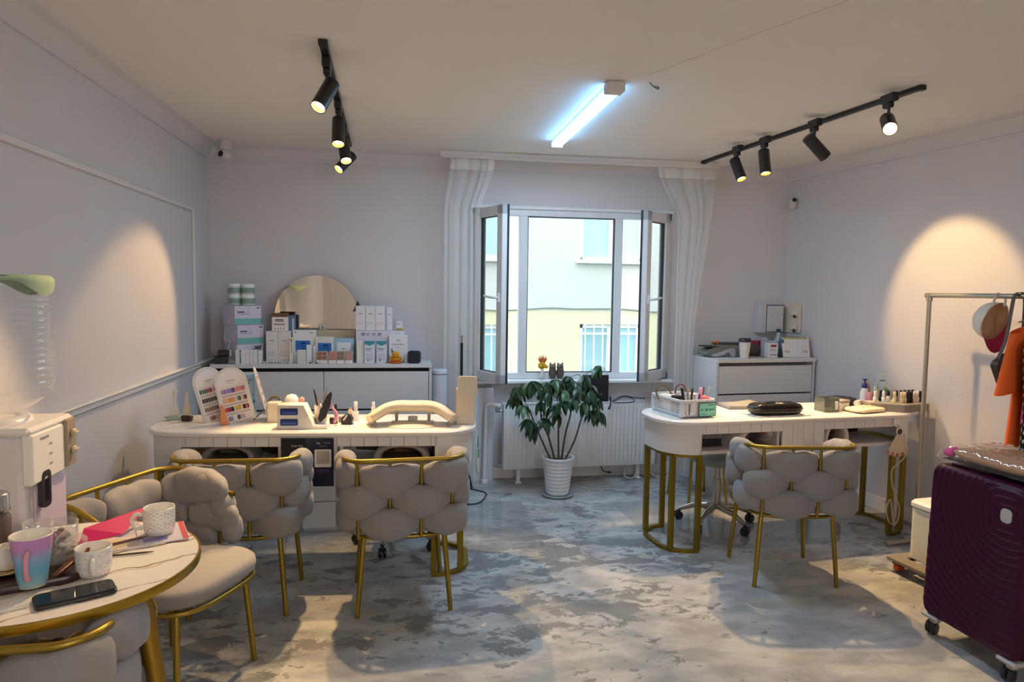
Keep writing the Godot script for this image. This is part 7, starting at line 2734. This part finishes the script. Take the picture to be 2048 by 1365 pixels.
	done("glass", glass(C("e9e6e6"), 0.14), gc)
	# wire glasses or clear case behind the jar
	begin(at(Vector3(-0.885, T, -1.965), -20))
	ell(Vector3(0, 0.018, 0), Vector3(0.05, 0.018, 0.025), 0.7, 24, 10)
	tag(done("clear_case", glass(C("e6e2e6"), 0.25)), "clear ribbed plastic case lying behind the sweet jar", "case")
	# phone with its cable
	var ph := thing("phone", "black smartphone lying at the table's front edge, charging", "phone", Vector3(-0.730, T, -1.640), 30.0)
	begin()
	prism(rrect(0.158, 0.075, 0.012, 6), 0.0, 0.011, 0.003)
	done("body", mat(C("17151a"), 0.3), ph)
	begin()
	prism(rrect(0.148, 0.067, 0.009, 6), 0.011, 0.0117)
	done("screen", mat(C("0b0a0d"), 0.06), ph)
	begin()
	bx(Vector3(0.01, 0.0055, 0.0376), Vector3(0.022, 0.003, 0.001))
	bx(Vector3(0.04, 0.0055, 0.0376), Vector3(0.012, 0.003, 0.001))
	done("side_keys", mat(C("3a373c"), 0.3), ph)
	var ch := thing("charging_cable", "white charging cable leaving the phone over the table edge", "cable", Vector3.ZERO)
	begin()
	tube([Vector3(-0.806, T + 0.006, -1.602), Vector3(-0.830, T + 0.006, -1.590)], 0.0042, 8)
	done("plug", mat(C("e6e4e0"), 0.4), ch)
	begin()
	tube(smooth_path([Vector3(-0.828, T + 0.006, -1.590), Vector3(-0.850, T + 0.005, -1.560), Vector3(-0.864, T + 0.004, -1.515), Vector3(-0.867, T - 0.006, -1.492), Vector3(-0.872, T - 0.10, -1.487), Vector3(-0.90, T - 0.30, -1.48), Vector3(-0.95, 0.2, -1.47)]), 0.0021, 8)
	done("lead", mat(C("e0ddd8"), 0.45), ch)
	# magazines and papers
	var papers := [[Vector3(-0.722, T, -2.020), 28.0, Vector2(0.20, 0.145), "e3d7d2", "open pinkish leaflet under the dotted mug"], [Vector3(-0.815, T + 0.0022, -1.990), 52.0, Vector2(0.075, 0.16), "e6d8b9", "narrow cream paper strip lying on the leaflets"]]
	for q in papers:
		begin(at(q[0], q[1]))
		bx(Vector3(0, 0.001, 0), Vector3(q[2].x, 0.002, q[2].y), 0.0003)
		tag(done("leaflet", mat(C(q[3]), 0.4)), q[4], "leaflet")
	begin(at(Vector3(-0.675, T + 0.0022, -2.035), 22))
	bx(Vector3(0, 0.0015, 0), Vector3(0.125, 0.003, 0.16), 0.0004)
	var mg := done("magazine", mat(C("d9d2dc"), 0.3))
	tag(mg, "glossy magazine with a coral red edge right under the dotted mug", "magazine")
	begin(at(Vector3(-0.675, T + 0.0022, -2.035), 22))
	bx(Vector3(0.054, 0.0034, 0), Vector3(0.014, 0.0008, 0.156))
	done("red_margin", mat(C("d0545a"), 0.35)).reparent(mg)
	begin(at(Vector3(-0.675, T + 0.0022, -2.035), 22))
	bx(Vector3(-0.02, 0.0034, 0.05), Vector3(0.06, 0.0008, 0.03))
	done("violet_print", mat(C("8a84b4"), 0.35)).reparent(mg)
	# pink folded card standing up like a tent flap
	var fc := thing("pink_card", "bright pink folded card with one flap raised on the table", "card", Vector3(-0.865, T, -2.06))
	begin()
	st.set_smooth_group(-1)
	var a0 := Vector3(0.0, 0.002, 0.09)
	var a1 := Vector3(0.15, 0.002, -0.02)
	for dz in [0.0, 0.0012]:
		var off := Vector3(dz, 0, dz)
		tri(a0 + off, Vector3(0.09, 0.008, 0.03) + off, Vector3(0.0, 0.035, 0.055) + off)
		tri(Vector3(0.0, 0.035, 0.055) + off, Vector3(0.09, 0.008, 0.03) + off, Vector3(0.115, 0.052, -0.075) + off)
	tube([a0, Vector3(0.09, 0.008, 0.03), Vector3(0.115, 0.052, -0.075)], 0.0008, 4)
	tube([a0, Vector3(0.0, 0.035, 0.055), Vector3(0.115, 0.052, -0.075)], 0.0008, 4)
	done("raised_flap", mat(C("e0256e"), 0.4), fc)
	begin(at(Vector3(0.045, 0.0005, 0.0), 36))
	bx(Vector3(0, 0.0008, 0), Vector3(0.17, 0.0016, 0.12), 0.0002)
	done("base_flap", mat(C("c9c2cc"), 0.4), fc)
	# pens and tools on the table
	var pens := [[Vector3(-0.760, T + 0.004, -1.905), Vector3(-0.640, T + 0.004, -1.955), 0.0032, "d9cfc2", "cream nail brush lying nearest the dotted mug"], [Vector3(-0.755, T + 0.003, -1.875), Vector3(-0.650, T + 0.003, -1.895), 0.0026, "4a3c34", "dark thin nail brush lying before the speckled mug"], [Vector3(-0.775, T + 0.0085, -1.945), Vector3(-0.700, T + 0.0085, -2.000), 0.0034, "6b4a4a", "brown pencil lying on the leaflet"]]
	for q in pens:
		begin()
		var d: Vector3 = (q[1] - q[0])
		tube([q[0], q[0] + d * 0.8, q[1]], [q[2], q[2], q[2] * 0.4], 8)
		tag(done("nail_brush", mat(C(q[3]), 0.4)), q[4], "nail brush")
	# gilt cups and plates on the lower shelf
	var gm := mat(C("b9954a"), 0.2, 0.8)
	for q in [[Vector3(-0.740, 0.5875, -1.755), "gilt saucer with a glass on the shelf under the round table, right one"], [Vector3(-0.865, 0.5875, -1.700), "gilt saucer with a glass on the shelf under the round table, middle one"]]:
		var sx := thing("gilt_saucer", q[1], "saucer", q[0], 0.0, "gilt saucers under the round table")
		begin()
		lathe([Vector2(0, 0.0), Vector2(0.035, 0.0), Vector2(0.058, 0.010), Vector2(0.060, 0.014), Vector2(0.055, 0.013), Vector2(0, 0.004)], 32)
		done("saucer", gm, sx)
		begin(at(Vector3(0, 0.004, 0)))
		lathe([Vector2(0, 0), Vector2(0.022, 0), Vector2(0.027, 0.03), Vector2(0.022, 0.055), Vector2(0.030, 0.085), Vector2(0.0285, 0.085), Vector2(0.020, 0.055), Vector2(0.025, 0.03), Vector2(0, 0.004)], 28)
		done("tea_glass", glass(C("d9d2cc"), 0.2), sx)
	for q in [[Vector3(-0.790, 0.5875, -1.680), "gold knobbly sweet wrapper ball on the shelf under the round table"]]:
		begin(at(q[0]))
		rows = []
		for i in 11:
			var a := -PI / 2 + PI * i / 10.0
			var row := PackedVector3Array()
			for j in 16:
				var b := -TAU * j / 16
				var rr := 0.024 * (1.0 + 0.12 * sin(j * 2.4 + i * 1.7))
				row.append(Vector3(rr * cos(a) * cos(b), 0.024 + rr * sin(a), rr * cos(a) * sin(b)))
			rows.append(row)
		grid(rows, true)
		tag(done("gold_ball", mat(C("c9a548"), 0.2, 0.9)), q[1], "sweet")

func on_rack() -> void:
	var org := Vector3(2.985, 0, -3.56)
	var d := Vector3(SPLAY, 0, 1).normalized()
	var side := Vector3(1, 0, -SPLAY).normalized()
	# baseball cap hung by its strap
	var cp := org + d * 0.40 + Vector3(0, 1.33, 0)
	var c := thing("baseball_cap", "white baseball cap with a crimson peak hanging from the rack's bar", "cap", cp)
	# crown axis points left and a little up; the mouth faces right and to us
	var ax := Vector3(-0.18, 0.24, -0.95).normalized()
	var B := Basis()
	B.y = ax
	B.x = Vector3(0.25, 1.0, 0.1).cross(ax).normalized()
	B.z = B.x.cross(B.y).normalized()
	var F := Transform3D(B, Vector3.ZERO)
	for lay in [[0.090, 0.0, "d9d4cc", "crown"], [0.086, 0.001, "c9a987", "lining"]]:
		begin(F)
		var rows := []
		for i in 10:
			var a := PI / 2 * i / 9.0
			var row := PackedVector3Array()
			for j in 33:
				var b := TAU * j / 32.0
				var rr: float = lay[0] * (1.0 + 0.012 * cos(6.0 * b))
				row.append(Vector3(rr * cos(a) * cos(b), 0.105 * sin(a) * lay[0] / 0.09 + lay[1], rr * 1.12 * cos(a) * sin(b)))
			rows.append(row)
		grid(rows)
		done(lay[3], mat(C(lay[2]), 0.85), c)
	# which way is down in the mouth's plane
	var ang := 0.0
	var lowest := 9.0
	for k in 64:
		var p := F.basis * Vector3(0.09 * cos(TAU * k / 64), 0, 0.10 * sin(TAU * k / 64))
		if p.y * 0.85 - (p.x + p.z) * 0.36 < lowest:
			lowest = p.y * 0.85 - (p.x + p.z) * 0.36
			ang = TAU * k / 64
	begin(F)
	var rows := []
	for i in 8:
		var v := i / 7.0
		var row := PackedVector3Array()
		for j in 21:
			var b := ang + (j - 10) / 10.0 * 1.15
			var rim := Vector3(0.089 * cos(b), 0.0, 0.0995 * sin(b))
			var out := Vector3(cos(ang), 0, sin(ang))
			var ext := 0.075 * v * sqrt(maxf(0.0, 1.0 - pow((j - 10) / 10.0, 2.0)))
			row.append(rim + out * ext + Vector3(0, -0.012 * v - 0.014 * v * (1.0 - pow((j - 10) / 10.0, 2.0)), 0))
		rows.append(row)
	grid(rows)
	done("peak", mat(C("b02a62"), 0.75), c)
	begin(F)
	var band := []
	for j in 40:
		var b := TAU * j / 40.0
		band.append(Vector3(0.0865 * cos(b), 0.004, 0.097 * sin(b)))
	tube(band, 0.004, 6, true)
	done("sweatband", mat(C("b99a7c"), 0.9), c)
	begin()
	var top := F.basis * Vector3(0.09 * cos(ang + PI), 0, 0.10 * sin(ang + PI))
	tube(smooth_path([top + Vector3(-0.02, -0.01, 0), top + Vector3(-0.01, 0.03, 0.0), Vector3(0.01, 0.145, 0.0), top + Vector3(0.03, 0.03, 0.02), top + Vector3(0.03, -0.01, 0.02)]), 0.006, 8)
	done("strap", mat(C("cfc8bd"), 0.8), c)
	# brown bag on a long strap
	var bp := org + d * 0.52
	var bag := thing("brown_bag", "dark brown bag hanging by its long strap behind the orange shirt", "bag", bp)
	begin()
	var sp := smooth_path([Vector3(-0.095, 1.14, -0.01), Vector3(-0.065, 1.24, 0.0), Vector3(-0.045, 1.38, 0), Vector3(-0.030, 1.462, 0), Vector3(0.0, 1.482, 0), Vector3(0.028, 1.462, 0), Vector3(0.034, 1.38, 0), Vector3(0.03, 1.24, 0.0), Vector3(0.02, 1.14, -0.01)], 6)
	rows = []
	for p in sp:
		rows.append(PackedVector3Array([p + Vector3(0, 0, -0.011), p + Vector3(0.0025, 0.001, -0.011), p + Vector3(0.0025, 0.001, 0.011), p + Vector3(0, 0, 0.011)]))
	grid(rows, true, false, -1)
	done("strap", mat(C("5a4a42"), 0.6), bag)
	begin(at(Vector3(-0.035, 1.075, -0.01), 8, 0, 28))
	slab(rrect(0.13, 0.18, 0.03, 5), 0.06, 0.012)
	done("body", mat(C("3c3230"), 0.5), bag)
	# garments on hangers, square to the bar
	shirt("orange_shirt", "bright orange short-sleeved shirt hanging from the rack", org + d * 0.62, side, C("ea6420"), 0.15, 0.62, true)
	shirt("polka_dress", "black dress with white polka dots hanging at the right edge of the rack", org + d * 0.735, side, C("17161c"), 0.24, 0.90, false)
	shirt("pink_blouse", "magenta blouse hanging between the orange shirt and the dotted dress", org + d * 0.675, side, C("a83a78"), 0.13, 0.50, false)
	# clear plastic parcel with folded tan clothing, on the suitcase
	var pc := thing("clothes_parcel", "clear plastic bag of folded tan clothing lying on the purple suitcase", "parcel", Vector3(2.385, 0.772, -2.35), 2.0)
	begin()
	var fn := FastNoiseLite.new()
	fn.seed = 8
	fn.frequency = 9.0
	rows = []
	for i in 19:
		var a := -PI / 2 + PI * i / 18.0
		var row := PackedVector3Array()
		for j in 60:
			var b := -TAU * j / 60.0
			var ca: float = pow(maxf(cos(a), 0.0), 0.45)
			var x: float = 0.128 * sign(cos(b)) * pow(abs(cos(b)), 0.55) * ca
			var z: float = 0.215 * sign(sin(b)) * pow(abs(sin(b)), 0.55) * ca
			var y := 0.034 + 0.028 * sin(a)
			if sin(a) > 0:
				y += 0.016 * fn.get_noise_2d(x * 3.0, z * 2.0) * sin(a) + 0.012 * sin(z * 9.0 + x * 6.0) * sin(a)
			row.append(Vector3(x, y, z))
		rows.append(row)
	grid(rows, true)
	done("garment", mat(C("c0946f"), 0.6), pc)
	begin()
	rows = []
	for i in 25:
		var row := PackedVector3Array()
		for j in 41:
			var u := i / 24.0 * 2.0 - 1.0
			var v := j / 40.0 * 2.0 - 1.0
			var e: float = clampf((1.0 - maxf(abs(u), abs(v))) / 0.25, 0.0, 1.0)
			var h := 0.006 + 0.064 * sqrt(e) + 0.010 * fn.get_noise_2d(u * 2.2, v * 3.0)
			row.append(Vector3(u * 0.140, maxf(h, 0.003), v * 0.236))
		rows.append(row)
	grid(rows)
	done("plastic_film", glass(C("e6e4e2"), 0.03, 0.04), pc)
	begin()
	bx(Vector3(0, 0.001, 0), Vector3(0.24, 0.002, 0.44))
	done("dark_backing", mat(C("22242c"), 0.3), pc)
	# pink thing behind the parcel
	begin(at(Vector3(2.305, 0.778, -2.565)))
	for q in [[-0.02, 0.014, 0.02, 0.018], [0.012, 0.022, 0.0, 0.022], [0.032, 0.016, 0.01, 0.016], [-0.004, 0.012, -0.01, 0.02]]:
		ell(Vector3(q[0], q[1], q[2] - 0.01), Vector3(q[3], q[3] * 0.8, q[3]), 1.0, 12, 8)
	tag(done("pink_scrunchie", mat(C("d93a8f"), 0.7)), "bright pink scrunchie on the far corner of the suitcase top", "scrunchie")

func shirt(called: String, label: String, p: Vector3, side: Vector3, col: Color, half: float, length: float, sleeves: bool) -> void:
	var t := thing(called, label, "garment", p)
	var nrm := side.cross(Vector3.UP).normalized()
	var m := mat(col, 0.85)
	if called == "polka_dress":
		var im := Image.create(256, 256, false, Image.FORMAT_RGB8)
		im.fill(col)
		for r in 2:
			for cc in 2:
				var cx := 64 + cc * 128
				var cy := 64 + r * 128 + (0 if cc == 0 else 40)
				for dy in range(-30, 31):
					for dx in range(-30, 31):
						if dx * dx + dy * dy < 840:
							im.set_pixel(posmod(cx + dx, 256), posmod(cy + dy, 256), C("d9d6d8"))
		m = StandardMaterial3D.new()
		m.albedo_texture = ImageTexture.create_from_image(im)
		m.roughness = 0.85
		m.uv1_scale = Vector3(10, 11, 1)
	begin()
	tube(smooth_path([Vector3(0, 1.45, 0) + side * 0.0, Vector3(0, 1.482, 0) + side * 0.012, Vector3(0, 1.478, 0) + side * -0.012, Vector3(0, 1.40, 0), Vector3(0, 1.37, 0)]), 0.0022, 6)
	tube([Vector3(0, 1.335, 0) - side * half * 0.85, Vector3(0, 1.372, 0), Vector3(0, 1.335, 0) + side * half * 0.85], 0.004, 8)
	done("hanger", mat(C("a8a49a"), 0.3, 0.7), t)
	begin()
	var rows := []
	var n := 24
	for i in n + 1:
		var v := float(i) / n
		var y := 1.345 - length * v
		var w := half * (0.55 + 0.45 * smoothstep(0.0, 0.10, v)) * (1.0 - 0.10 * smoothstep(0.1, 0.5, v) + 0.12 * smoothstep(0.5, 1.0, v))
		var dep := 0.022 + 0.016 * v
		var row := PackedVector3Array()
		for j in 48:
			var a := TAU * j / 48.0
			var sgn: float = sign(cos(a)) * pow(abs(cos(a)), 0.8)
			var fold := 1.0 + 0.35 * sin(a * 7.0 + v * 2.0) * v
			var drop: float = 0.035 * abs(sgn) * (1.0 - v) if i < 4 else 0.0
			row.append(side * (w * sgn) + nrm * (dep * sin(a) * fold) + Vector3(0, y - drop, 0))
		rows.append(row)
	grid(rows, true)
	done("cloth", m, t)
	if sleeves:
		for s in [-1.0, 1.0]:
			begin()
			rows = []
			for i in 9:
				var v := i / 8.0
				var row := PackedVector3Array()
				var cc: Vector3 = side * s * (half * 0.86 + 0.055 * v) + Vector3(0, 1.300 - 0.30 * v, 0) + nrm * 0.012
				for j in 20:
					var a := TAU * j / 20.0
					row.append(cc + side * (0.058 + 0.022 * v) * cos(a) + nrm * (0.028 + 0.008 * v) * sin(a) + Vector3(0, -0.02 * cos(a) * s, 0))
				rows.append(row)
			grid(rows, true)
			done("sleeve", m, t)

func cameras() -> void:
	var white := mat(C("d0cbca"), 0.4)
	# left corner
	var c := thing("security_camera", "white dome security camera hanging from the ceiling in the left corner", "security camera", Vector3(-1.205, CEIL, -5.02), -25.0)
	begin()
	lathe([Vector2(0, 0), Vector2(0.050, 0), Vector2(0.050, -0.008), Vector2(0.040, -0.012), Vector2(0.040, -0.062), Vector2(0.036, -0.066), Vector2(0, -0.066)], 28)
	done("mount", white, c)
	begin()
	ell(Vector3(0, -0.095, 0.004), Vector3(0.041, 0.041, 0.041), 1.0, 24, 16)
	done("head", white, c)
	begin(at(Vector3(-0.006, -0.098, 0.036), -12, 80))
	cyl(Vector3(0, 0, 0), 0.021, 0.010, 20, 0.002)
	done("lens", mat(C("0d0c0e"), 0.1), c)
	# right corner, on the wall
	var r := thing("security_camera", "small white security camera on a wire in the right corner", "security camera", Vector3(3.035, 2.175, -5.12), -35.0)
	begin(at(Vector3(0, 0, 0), 0, 20))
	lathe([Vector2(0, 0.04), Vector2(0.028, 0.035), Vector2(0.036, 0.0), Vector2(0.028, -0.035), Vector2(0, -0.045)], 22)
	done("head", white, r)
	begin(at(Vector3(0.012, 0.024, 0.026), 20, 70))
	cyl(Vector3.ZERO, 0.016, 0.012, 18, 0.003)
	done("lens", mat(C("151316"), 0.15), r)
	begin()
	bx(Vector3(0, 0.03, -0.035), Vector3(0.035, 0.03, 0.05), 0.004)
	tube([Vector3(0, 0.03, -0.04), Vector3(0, 0.175, -0.055)], 0.003, 6)
	done("bracket", white, r)
